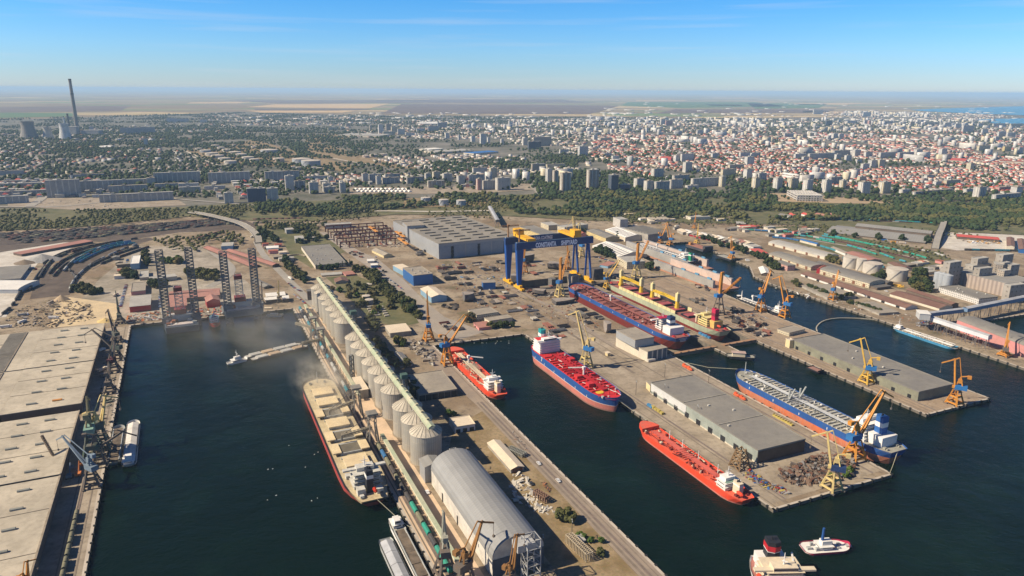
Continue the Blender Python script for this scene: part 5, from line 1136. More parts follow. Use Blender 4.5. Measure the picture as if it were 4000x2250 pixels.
# 18 drilling rigs in the west basin
def rig(lab,u0,u1,v0,v1,zb,zt,legs,derrick,legh,hmat):
 t=thing("drilling_rig",lab,"drilling rig",H(u0,v0,0),TH);L=u1-u0;Wd=v1-v0
 q=MB();q.prism([(L,0),(0,2),(0,Wd-2),(L,Wd)][::-1]if L>0 else[(L,0),(0,4),(0,Wd-4),(L,Wd)],zb,zt,bottom=True);q.build("hull",hmat,t)
 dk=M("lattice_leg_steel",(0.17,0.165,0.155),(0.24,0.22,0.2),.1)
 for(x,y)in legs:
  q=MB();q.truss((x,y,-2),(x,y,legh),8.5,8.5,24,1.25);q.build("leg",dk,t)
  q=MB();q.box(x-6,y-6,zt,x+6,y+6,zt+7);q.build("jack_house",SM("jack_house",(0.2,0.19,0.18)),t)
 x,y=derrick;q=MB();q.box(x-7,y-7,zt,x+7,y+7,zt+14);d_=q.build("drill_floor",SM("rig_dark_red",(0.22,0.03,0.03)),t)
 q=MB();q.truss((x,y,zt+14),(x,y,zt+44),9,9,6,.8);q.build("derrick",M("derrick_white",(0.5,0.48,0.45)),d_);q=MB();q.box(x-5,y-5,zt+38,x+5,y+5,zt+43);q.build("derrick_top",SM("rig_dark_red",(0.22,0.03,0.03)),d_)
 q=MB();q.box(L+6,8,zt,L+18,Wd-8,zt+8);q.build("living_quarters",SHG,t);q=MB();q.box(-14,6,zt,-4,Wd-10,zt+1.5);q.build("helideck",SM("pink_grey_deck",(0.55,0.48,0.45)),t)
 rg=random.Random(5)
 for k in range(14):q=MB();a,b=rg.uniform(L+4,-8),rg.uniform(4,Wd-6);q.box(a,b,zt,a+rg.uniform(2,5),b+rg.uniform(2,5),zt+rg.uniform(1.5,5));q.build("deck_module",(SHG,SM("rust_module",(.33,.12,.06)),SHW)[k%3],t)
 return t
rig("nearer jack-up drilling rig with dark floating hull and two tall lattice legs",-953,-996,-46,0,-1,8,[(-26,6),(-26,40)],(-36,22),103,SM("rig_blue_black",(0.06,0.08,0.11)))
rig("farther jack-up drilling rig standing on its legs beside the quay, dark red derrick",-960,-992,26,80,10,18,[(-12,8),(-16,44)],(-22,24),96,SM("rig_grey",(0.20,0.21,0.21)))
loc,rz,L=ship_at(-1000,-952,15.5)
t,dz=make_ship("supply_boat","short red supply boat with turquoise deck between the two drilling rigs","boat",44,13,[(1,DKRED),(6,SM("supply_red",(0.45,0.03,0.03)))],SM("turquoise_deck",(0.2,0.42,0.42)),loc,TH,bow=.3,keel=-1);superstructure(t,dz,2,12,9,2,SHW)
# 20 small craft
t,dz=make_ship("floating_crane_pontoon","dark pontoon carrying a floating crane in the channel","pontoon",46,20,[(2.5,BLACKH)],GRYD,H(-998,898),TH,bow=.04,stern=.04,keel=-1,trans=.95)
t,dz=make_ship("rusty_barge","rust-brown deck barge at the head of the channel","barge",60,24,[(4,SM("barge_black",(0.07,0.07,0.08)))],SM("barge_rust",(0.40,0.18,0.12)),H(-1088,905),TH,bow=.04,stern=.04,keel=-1,trans=.95)
q=MB();q.box(22,-10,dz,29,10,dz+6);q.build("end_house",SM("barge_black",(0.07,0.07,0.08)),t);q=MB();q.box(-26,-6,dz,-20,0,dz+5);q.build("winch_house",SM("orange_house",(0.5,0.25,0.08)),t)
t,dz=make_ship("harbour_launch","small white launch near the channel bend","boat",18,5.5,[(1.4,SM("launch_blue",(0.05,0.12,0.25)))],SHW,W('B3',2375,630,0),R(0),bow=.3,keel=-1);superstructure(t,dz,-4,2,3.5,1,SHW,mast=False)
t,dz=make_ship("dock_barge","old workboat with cream cabin between the two dock gates","boat",32,11,[(2,BLACKH)],GRYD,H(-592,566),R(-10),bow=.1,keel=-1,trans=.9);q=MB();q.box(-10,-3.5,dz,4,3.5,dz+4.5);q.build("cabin",SHC,t);q=MB();q.box(-11,-4,dz+4.5,5,4,dz+4.9);q.build("cabin_roof",SM("pink_cabin_roof",(0.5,0.36,0.3)),t)
t,dz=make_ship("work_barge","flat red-brown work raft against the far pier","barge",17,10,[(1.2,BLACKH)],SM("raft_brown",(0.35,0.2,0.16)),H(-528,615),TH,bow=.04,stern=.04,keel=-.5,trans=.95)
for i,(x,y,a,LL)in enumerate(((130,1110,10,26),(190,1170,5,22),(40,1060,15,34))):
 p=W('B2',x,y,0);t,dz=make_ship("dredger_pontoon",("farther","nearest","left-hand")[i]+" dusty pontoon with clutter in the hazy basin corner","pontoon",LL,11,[(1.6,SHG)],GRYD,p,R(a),bow=.05,keel=-.5,trans=.9);q=MB();q.box(-6,-3,dz,4,3,dz+3);q.build("cabin",SHC,t)
for i,(k,x,y)in enumerate((('E3',1740,335),('E3',1788,362),('E3',2262,625),('E3',2320,657))):
 p=W(k,x,y,GZ+1.2);t=thing("lifeboat",("orange lifeboat on the pier edge, upper of the first pair","orange lifeboat on the pier edge, lower of the first pair","orange lifeboat beside the big blue tanker, upper of the pair","orange lifeboat beside the big blue tanker, lower of the pair")[i],"lifeboat",(p.x,p.y,p.z),TH,"orange lifeboats on the pier")
 q=MB();q.cyl((-4.5,0,.3),(-3,0,0),.4,1.7,10);q.cyl((-3,0,0),(3,0,0),1.7,n=10,caps=False);q.cyl((3,0,0),(4.5,0,.3),1.7,.4,10);q.build("hull",SM("lifeboat_orange",(0.75,0.12,0.04)),t);q=MB();q.box(-3,-1,1.2,0,1,2.4);q.build("canopy",SM("lifeboat_orange",(0.75,0.12,0.04)),t)
 # mooring lines and a floating boom
def line(name,lab,cat,pts,r,mat):
 q=MB()
 for a,b in zip(pts[:-1],pts[1:]):q.beam(a,b,r)
 return tag(q.build(name,mat),lab,cat)
ROPE=M("rope",(0.35,0.33,0.24));line("mooring_line","mooring line from the bow of the blue-red tanker to the quay","rope",[H(-531,357,13),H(-510,366,5),H(-497,371,2.8)],.35,ROPE)
line("mooring_line","long mooring line from the grey-decked tanker bow to the middle pier","rope",[H(-541,514,15),H(-575,504,6),H(-602,496,3)],.35,ROPE)
line("mooring_line","mooring line from the big blue tanker's stern to the pier corner","rope",[H(-348,512,13),H(-343,502,6),H(-339,494,3)],.4,ROPE)
line("mooring_line","stern line of the grain ship running to the silo quay","rope",[H(-462,104,8),H(-440,112,4.5),H(-425,118.4,2.8)],.35,ROPE)
L_=smoothline([W('B4',495,1330,.3),W('B4',490,1280,.3),W('B4',560,1222,.3),W('B4',700,1195,.3),W('B4',900,1195,.3),W('B4',1110,1212,.3)],6)
line("oil_boom","curved floating oil boom across the channel","floating boom",[p+Vector((0,0,.1))for p in L_],1.3,M("boom_tan",(0.42,0.38,0.3)))
# ------------------------------------------------------------------ cranes
ORA=M("crane_orange",(0.58,0.25,0.035),(0.46,0.19,0.04),.15,rough=.6);CYEL=M("crane_yellow_paint",(0.68,0.42,0.06),(0.58,0.36,0.08),.15,rough=.6);PALEY=M("crane_pale_yellow",(0.64,0.50,0.20),(0.52,0.4,0.18),.15,rough=.6)
CBL=M("crane_cab_blue",(0.03,0.17,0.42),(0.03,0.13,0.33),.15,rough=.6);DKG=M("crane_dark_green",(0.07,0.11,0.09),(0.12,0.11,0.09),.15);DKS=M("crane_dark_steel",(0.12,0.11,0.10),(0.16,0.12,0.09),.15);CCON=M("counterweight_concrete",(0.3,0.28,0.25))
def crane(lab,loc,rz,gate,yaw,kind='link',s=1.0,body=ORA,cab=CBL,ph=26,lean=62,group="portal cranes of the port",leg=None,name="portal_crane",rise=34):
 """portal crane: gate = portal heading, yaw = boom heading (both world)"""
 t=thing(name,lab,"crane",loc,gate,group);leg=leg or body
 a=6.0*s;b=4.0*s;H0=ph*.6;H1=ph
 if kind=='tower':
  for sx,sy in((-1,-1),(1,-1),(1,1),(-1,1)):
   q=MB();q.beam((sx*a*.8,sy*a*.8,0),(sx*a*.8,sy*a*.8,H1),1.0*s);q.build("leg",leg,t)
  q=MB()
  for k in range(3):
   z0,z1=H1*k/3,H1*(k+1)/3
   for sx,sy,tx,ty in((-1,-1,1,-1),(1,-1,1,1),(1,1,-1,1),(-1,1,-1,-1)):
    q.beam((sx*a*.8,sy*a*.8,z0),(tx*a*.8,ty*a*.8,z1),.6*s);q.beam((sx*a*.8,sy*a*.8,z1),(tx*a*.8,ty*a*.8,z0),.6*s);q.beam((sx*a*.8,sy*a*.8,z1),(tx*a*.8,ty*a*.8,z1),.8*s)
  q.build("tower_bracing",leg,t)
 else:
  for sx,sy in((-1,-1),(1,-1),(1,1),(-1,1)):
   q=MB();q.beam((sx*a,sy*a,.8),(sx*a*.62,sy*a*.62,H0),1.5*s);q.beam((sx*a*.62,sy*a*.62,H0),(sx*b*.6,sy*b*.6,H1),1.1*s);q.build("leg",leg,t)
  q=MB()
  for z,w in((3.0*s,a*.93),(H0,a*.62)):
   for sx,sy,tx,ty in((-1,-1,1,-1),(1,-1,1,1),(1,1,-1,1),(-1,1,-1,-1)):q.beam((sx*w,sy*w,z),(tx*w,ty*w,z),1.2*s,1.4*s)
  q.build("portal_beam",leg,t)
 for sx,sy in((-1,-1),(1,-1),(1,1),(-1,1)):
  q=MB();q.box(sx*a-2.2*s,sy*a-.6,0,sx*a+2.2*s,sy*a+.6,1.1);q.build("bogie",DKS,t)
 sl_=thing("slewing_upper",None,None,(0,0,H1),yaw-gate);sl_.parent=t
 q=MB();q.cyl((0,0,0),(0,0,1.2*s),3.2*s,n=14);q.build("slewing_ring",DKS,sl_)
 q=MB();q.box(-8.5*s,-3*s,1.2*s,2.5*s,3*s,5.6*s);h=q.build("machine_house",cab,sl_)
 A=R(lean)
 if kind in('link','portal'):
  bl=(rise-3)/math.sin(A);foot=Vector((2.5*s,0,3*s));tip=foot+Vector((math.cos(A)*bl,0,math.sin(A)*bl));mast=Vector((-1.5*s,0,15*s))
  q=MB();q.beam((-4*s,-1.6*s,5.6*s),mast,1.0*s);q.beam((-4*s,1.6*s,5.6*s),mast,1.0*s);q.beam((1.5*s,0,5.6*s),mast,1.1*s);q.box(-3.2*s,-1.5*s,8*s,.6*s,1.5*s,12*s);q.build("mast",body,sl_)
  q=MB();q.beam(foot+Vector((0,-1.2*s,0)),tip,1.1*s,1.5*s);q.beam(foot+Vector((0,1.2*s,0)),tip,1.1*s,1.5*s);q.build("boom",body,sl_)
  q=MB();back=tip+Vector((-4*s,0,2.5*s));nose=tip+Vector((11*s,0,-6*s));q.beam(back,tip,.9*s);q.beam(tip,nose,1.0*s);q.beam(back,nose,.6*s);q.beam(tip+Vector((3*s,0,-1.5*s)),tip+Vector((0,0,1.2*s)),.6*s);q.build("jib",body,sl_)
  q=MB();q.beam(mast,back,.6*s);q.build("tie_rod",body,sl_)
  q=MB();q.beam(mast,mast+Vector((-7*s,0,2*s)),.9*s);q.box(mast.x-9*s,-1.6*s,mast.z-1*s,mast.x-5.5*s,1.6*s,mast.z+2.2*s);q.build("counterweight",body,sl_)
  q=MB();q.beam(nose,nose+Vector((0,0,-9*s)),.22*s);q.box(nose.x-.6*s,-.6*s,nose.z-10.5*s,nose.x+.6*s,.6*s,nose.z-9*s);q.build("hook_rope",DKS,sl_)
 else:
  q=MB();q.box(-1.7*s,-1.7*s,1.2*s,1.7*s,1.7*s,rise-2);q.box(-1.2*s,-1.2*s,rise-2,4*s,1.2*s,rise);q.build("column",body,sl_)
  A=R(lean);foot=Vector((3*s,0,3*s));tip=foot+Vector((math.cos(A)*40*s,0,math.sin(A)*40*s))
  q=MB();q.truss(foot,tip,2.2*s,1.8*s,9,.55*s);q.build("jib",body,sl_)
  q=MB();q.beam((1.5*s,0,rise-1),tip,.3*s);q.beam((1.5*s,0,rise-1),foot+(tip-foot)*.6,.3*s);q.beam((-1.5*s,0,rise-1),(-8*s,0,5*s),.3*s);q.build("stay_rope",DKS,sl_)
  q=MB();q.beam(tip,tip+Vector((0,0,-12*s)),.2*s);q.box(tip.x-.6*s,-.6*s,tip.z-13.5*s,tip.x+.6*s,.6*s,tip.z-12*s);q.build("hook_rope",DKS,sl_)
 q=MB();q.box(2.6*s,-1.3*s,1.8*s,5*s,1.3*s,4.4*s);cb=q.build("cabin",body,sl_);q=MB();q.box(5.02*s,-1.1*s,2.6*s,5.08*s,1.1*s,4*s);q.build("cabin_window",BKGL,cb)
 return t
def C_(k,x,y):return W(k,x,y)
CR=[("tall orange crane standing behind the cream-roofed warehouse of the silo pier",('B2',1738,1420),100,'link',0.95,ORA,CBL,18,80,None,42),("orange crane at the head of the tanker basin, boom raised to the right",('E2',1925,320),35,'link',0.95,ORA,CBL,21,50,None,32),("pale yellow crane beside the bright red tanker deck, boom folded to the left",('E3',742,345),140,'link',1.0,PALEY,CBL,19.5,72,None,42),("orange column crane behind the stern of the hull sections near the gantry",('B3',480,985),60,'column',1.0,ORA,CBL,22,60,PALEY,39),("small yellow crane between the two dry docks, boom to the right",('B3',955,892),35,'link',0.75,CYEL,CBL,14,48,None,28),("orange column crane on white tower at the end of the machine hall",('B3',1250,785),40,'column',1.0,ORA,CBL,23,55,PALEY,35),("orange column crane with long lattice jib reaching over the channel",('B3',2075,1150),30,'column',1.0,ORA,CBL,24,30,DKS,36),("orange crane seen through the blue gantry's legs",('B3',118,740),80,'column',0.9,ORA,CBL,21,65,None,42),("orange crane beside the white-topped ship, arm folded",('B3',1588,460),130,'link',0.85,ORA,CBL,11,70,None,32),("small orange crane leaning right beside the floating dock",('B3',1493,442),40,'link',0.75,ORA,CBL,11,55,None,30),("orange crane by the white-decked coaster, first of the pair",('B3',2500,1125),45,'link',0.95,ORA,CBL,20,62,None,36),("orange crane by the white-decked coaster, second of the pair",('B4',165,1185),130,'link',0.95,ORA,CBL,17,72,None,38),("lone orange crane on the long right-hand quay",('B4',648,1012),50,'link',0.85,ORA,CBL,15,66,None,28),("yellow crane in front of the far pier warehouse",('E4',985,505),150,'link',0.95,CYEL,CBL,14.5,74,None,33),("rust-orange crane at the outer corner of the far pier",('E4',1875,720),150,'link',0.95,ORA,CBL,15.5,82,None,31),("big orange crane leaning over the stern of the blue tanker",('E4',862,1270),25,'link',1.1,ORA,CBL,18,57,None,38),("pale crane at the tip of the middle pier by the scrap heap",('G4',638,575),155,'link',0.95,PALEY,NAVY,16,78,None,31),("rusty crane on the pink shed pier at the right edge",('E4',2375,235),60,'link',0.9,ORA,DKS,7,72,None,31),("yellow crane beyond the gantry by the white-roofed machine hall",('B3',690,580),120,'link',1.0,PALEY,CBL,20,80,None,42),("small crane between hull sections under the gantry beam",('B3',560,700),100,'link',0.8,ORA,DKS,20,75,None,30),("distant orange crane behind the row of pale sheds",('B3',1835,290),70,'link',0.7,ORA,DKS,10,70,None,26),("orange crane on the shed-side bank of the channel",('B3',1860,440),75,'link',0.8,CYEL,DKS,10,70,None,28),("yellow and green slewing crane at the inland end of the west quay",('B1',1210,1240),120,'link',0.95,DKG,DKG,8,60,DKS,30),("dark green crane with yellow boom beside the louvred warehouse",('E1',1170,90),135,'link',1.0,DKS,DKG,8,60,DKS,28),("dark crane reaching over the west quay warehouse roof",('E1',1170,270),170,'link',1.0,DKS,DKG,12,40,DKS,22),("dark rust-brown crane casting a shadow on the west basin",('E1',1150,390),100,'link',1.0,DKS,M("maroon_cab",(0.10,0.03,0.035)),11,60,DKS,20),("dark quay crane standing alone on the open west quay",('E1',1110,600),110,'link',0.9,DKS,DKS,9,50,DKS,18),("green harbour crane with pale green cab above the open barge",('E1',950,1240),115,'link',1.2,M("mossy_yellow",(0.28,0.25,0.14)),M("pale_green_cab",(0.22,0.36,0.3)),22,66,DKG,25),("green harbour crane with pale yellow boom above the white barge",('E1',1030,1180),70,'link',1.1,PALEY,DKG,20,70,DKG,25),("low brown crane whose jib swings out over the open barge",('E1',1010,1330),20,'link',0.9,DKS,DKG,14,30,DKS,13),("blue-grey crane beside the orange excavator on the west quay",('G1',930,540),150,'link',0.9,M("blue_grey_steel",(0.2,0.26,0.32)),M("blue_grey_steel",(0.2,0.26,0.32)),14,30,DKS,20),("orange-brown crane whose tip pokes in at the left bottom corner",('G1',300,1700),95,'link',0.7,ORA,DKS,10,75,DKS,15),("grey quay crane with upright boom in front of the vaulted store",('G2',1905,1440),100,'link',1.0,M("grey_green_boom",(0.36,0.35,0.28)),DKS,17,86,DKS,26),("rusty crane with its boom crossing the vaulted store roof",('G2',2120,1560),50,'link',1.0,M("rust_brown_boom",(0.30,0.15,0.05)),DKS,14,62,DKS,25),("rusty crane at the bottom edge against the vaulted store's end wall",('G2',2560,1700),60,'link',0.8,M("rust_brown_boom",(0,0,0)),DKS,16,76,DKS,26),("thin dark crane on the pontoon corner of the hazy basin",('B2',65,1050),95,'link',0.6,DKS,DKS,6,80,DKS,26),("thin pale crane beside the white-roofed quay sheds",('B2',235,1030),95,'link',0.6,PALEY,DKS,6,84,DKS,26),]
for lab,(k,x,y),yaw,kind,s,body,cab,ph,lean,leg,rs_ in CR:
 crane(lab,C_(k,x,y),0,TH,R(yaw),kind,s,body,cab,ph,lean,leg=leg,rise=rs_)
crane("blue-cabbed floating crane on its dark pontoon in the channel",H(-990,900,2.6),0,TH,R(100),'link',.85,ORA,CBL,10,75,rise=30,group="portal cranes of the port",name="floating_crane")
# ship loaders standing by the grain ship
for lab,u,v,yaw in(("dark trestle ship loader reaching over the grain ship, farther one",-616,124,TH-math.pi/2+.1),("dark trestle ship loader reaching over the grain ship, nearer one",-556,124,TH-math.pi/2-.1),("old grey-green loader at the far end of the silo quay",-800,124,TH-math.pi/2+.5),("second old grey-green loader at the far end of the silo quay",-845,123,TH-math.pi/2-.8)):
 t=thing("ship_loader",lab,"ship loader",H(u,v),TH);old='old' in lab;mt=M("loader_steel",(0.17,0.16,0.14),(0.24,0.22,0.19),.2)
 for sx,sy in((-1,-1),(1,-1),(1,1),(-1,1)):q=MB();q.beam((sx*6,sy*4.5,0),(sx*2.5,sy*2.5,22),1.0);q.beam((sx*5,sy*4,7),(-sx*4,sy*3.5,14),.5);q.build("leg",mt,t)
 q=MB();q.truss((0,0,22),(0,0,30),6,6,2,.6);q.box(-4.5,-4.5,29.5,4.5,4.5,31);q.build("head_frame",mt,t)
 q=MB();L=26;a=yaw-TH;e=Vector((math.cos(a)*L,math.sin(a)*L,13 if not old else 20));q.truss((0,0,17),e,2.4,2.2,8,.5);q.beam((0,0,17),e,1.2,.5);q.build("boom",M("dusty_boom",(0.45,0.39,0.28)),t)
 q=MB();q.beam(e,e+Vector((0,0,-5)),1.3);q.build("spout",mt,t);q=MB();q.beam((0,0,30),e,.3);q.build("stay_rope",DKS,t)
 # ---- the blue gantry crane
GBL=M("gantry_blue",(0.012,0.075,0.30),(0.010,0.06,0.24),.03,rough=.55,dirt=.15);GYL=M("gantry_yellow",(0.75,0.40,0.02),(0.62,0.33,0.02),.1,rough=.6)
DARKBL=M("gantry_dark_blue",(0.014,0.05,0.18),(0.012,0.045,0.15),.03,rough=.55)
t=thing("gantry_crane","giant blue shipyard gantry crane lettered CONSTANTA SHIPYARD with yellow bogies","gantry crane",H(-957,452),TH)
SP=123
for i,x in enumerate((0,-41)):
 q=MB()
 q.f+=[]
 b0=[(x-2.8,-2.6),(x+2.8,-2.6),(x+2.8,2.6),(x-2.8,2.6)];t0=[(x-3.6,-5.5),(x+3.6,-5.5),(x+3.6,6),(x-3.6,6)]
 i0=len(q.v);q.v+=[(*p,7)for p in b0]+[(*p,63)for p in t0]
 for k in range(4):j=(k+1)%4;q.f.append((i0+k,i0+j,i0+4+j,i0+4+k));q.m.append(0)
 q.build("rigid_leg",GBL,t)
 q=MB();q.box(x-3,-6,63.5,x+3,SP+6,74);g=q.build("main_girder",DARKBL if 1 else GBL,t)
 q=MB();q.box(x-2.4,-5,74.01,x+2.4,SP+5,74.3);q.box(x+2.2,-5,74.3,x+2.4,SP+5,75.4);q.build("walkway",M("walkway_grey_blue",(0.35,0.45,0.5)),g)
 for dx in(-9,9):q=MB();q.beam((x+dx,SP,8),(x+dx*.25,SP-2,63),2.6);q.build("shear_leg",GBL,t)
 for y in(0,SP):
  q=MB();q.prism([(x-15,y-2.4),(x+15,y-2.4),(x+15,y+2.4),(x-15,y+2.4)],1.5,4.5);q.prism([(x-8,y-2.2),(x+8,y-2.2),(x+8,y+2.2),(x-8,y+2.2)],4.5,8);bg_=q.build("bogie",GYL,t)
  for k in range(10):q=MB();wx=x-13.5+k*3;q.cyl((wx,y-1.2,.8),(wx,y+1.2,.8),.8,n=10);q.build("wheel",DKS,bg_)
 q=MB();q.cyl((x,0,74),(x,0,92),1.3,1.1,10);q.truss((x-3,-9,92.5),(x+4,16,93.5),1.8,1.6,8,.45);q.box(x-1.6,-1.6,92,x+1.6,1.6,95);q.build("service_crane",M("service_crane_brown",(0.36,0.19,0.08)),t)
for y,sx in((98,0),(18,-41)):
 q=MB();q.box(-46,y-7,75.6,6,y+7,79);q.box(sx-9,y-6,79,sx+7,y+6,87);tr=q.build("trolley",GYL,t)
q=MB();q.truss((-8,100,87),(-12,100,106),3,3,4,.6);q.beam((-12,100,106),(-4,118,84),.6);q.beam((-12,100,106),(-20,92,86),.6);q.build("trolley_crane",PALEY,t)
LW=M("lettering_white",(0.88,0.9,0.92),(0.8,.82,.85),dirt=0)
for w_,sz,wd,loc_ in(("CONSTANTA",10,36,(3.15,44,65)),("SHIPYARD",10,29,(3.15,85,65)),("SIGMA COATINGS",7.6,34,(-37.85,60,67.4))):
 o=text(w_,sz,LW,t,loc_,(R(90),0,R(90)),off=.05);o.scale.x=wd/o.dimensions.x
q=MB();q.face([(-37.85,35,70),(-37.85,38.5,66.5),(-37.85,42,70),(-37.85,38.5,73.2)]);q.face([(-37.8,37,70),(-37.8,38.5,68.2),(-37.8,40,70),(-37.8,38.5,71.6)],1);q.build("diamond_logo",[LW,DARKBL],t)
# old rusty lattice tower by the pier warehouse
t=thing("lattice_tower","rusty lattice tower stump beside the pier warehouse","tower",W('G3',2290,350),TH);q=MB()
for sx,sy in((-1,-1),(1,-1),(1,1),(-1,1)):q.beam((sx*6,sy*6,0),(sx*2.5,sy*2.5,17),1.0)
for k in range(4):
 z0,z1=k*4.2,(k+1)*4.2;w0,w1=6-k*.85,6-(k+1)*.85
 for sx,sy,tx,ty in((-1,-1,1,-1),(1,-1,1,1),(1,1,-1,1),(-1,1,-1,-1)):q.beam((sx*w0,sy*w0,z0),(tx*w1,ty*w1,z1),.6);q.beam((tx*w0,ty*w0,z0),(sx*w1,sy*w1,z1),.6)
q.build("lattice",M("rust_lattice",(0.25,0.16,0.08)),t)
# ------------------------------------------------------------------ the town
rc=random.Random(21)
WK={'w':'white','c':'cream','g':'grey','p':'panel','q':'panel2','b':'bands','d':'dkglass','u':'bluegl','k':'pink','t':'tan','y':'yellow'}
WN={'w':"white",'c':"cream",'g':"grey",'p':"grey panel-built",'q':"pale panel-built",'b':"white banded",'d':"dark glass",'u':"blue glass",'k':"pink",'t':"sand-coloured",'y':"yellow"}
def place_of(p):
 x=p.x/max(1,p.y);d=p.length
 near="at the edge of the port slope" if d<2150 else "in the middle of the town" if d<3300 else "in the far part of the town"
 side=("near the straight road on the west" if x<-.55 else "below the oil depot" if x<-.33 else "behind the assembly hall" if x<-.05 else "behind the gantry crane" if x<.2 else "above the channel" if x<.42 else "beyond the bare slope")
 return side,near
NAP=[0]
def ablock(k,xl,xr,yb,yt,c='w',depth=None,kind=None):
 base=W(k,(xl+xr)/2,yb);d=(base-Vector((0,0,CAMH))).length
 wpx=(xr-xl)/2.576*d/FPX;h=hgt(k,((xl+xr)/2,yb),((xl+xr)/2,yt));tall=h>wpx*.75
 dp=depth or(min(18,wpx*.7)if tall else 12);w=max(6,(wpx-dp*.42)/.91)
 ang=R(24.7);ax=Vector((math.cos(ang),math.sin(ang),0));ay=Vector((-ax.y,ax.x,0));o=base+ay*(dp/2+2)-ax*w/2-ay*dp/2
 t=thing("apartment_tower" if tall else "apartment_block","","apartment block",(o.x,o.y,GZ),ang,"apartment blocks of the town")
 side,near=place_of(base);fl=max(2,round(h/3))
 t['label']=f"{WN[c]} {fl}-storey {'tower' if tall else 'slab'} {side}, {near.replace('of the town','')}"
 q=MB();q.box(0,0,0,w,dp,h);wl=q.build("wall",WALLS[WK[c]],t,uv=True)
 q=MB();q.box(-.3,-.3,h,w+.3,dp+.3,h+1.0);q.box(w*.35,dp*.25,h+1,w*.35+min(8,w*.4),dp*.75,h+4);q.build("roof",ROOFS['lgrey' if rc.random()<.7 else 'tan'],t)
 n=0
 if wpx>14 and d<2600 and c not in 'du':
  for kx in range(max(2,int(w/7))):
   q=MB();bx=(kx+.5)*w/max(2,int(w/7))-1.4;q.box(bx,-1.0,3,bx+2.8,0,h-1);q.build("balcony_stack",TRIM if kx%2 else WALLS[WK[c]],wl,uv=True)
  q=MB();q.box(-.9,dp*.3,3,0,dp*.6,h-1);q.build("balcony_stack",TRIM,wl)
 return t
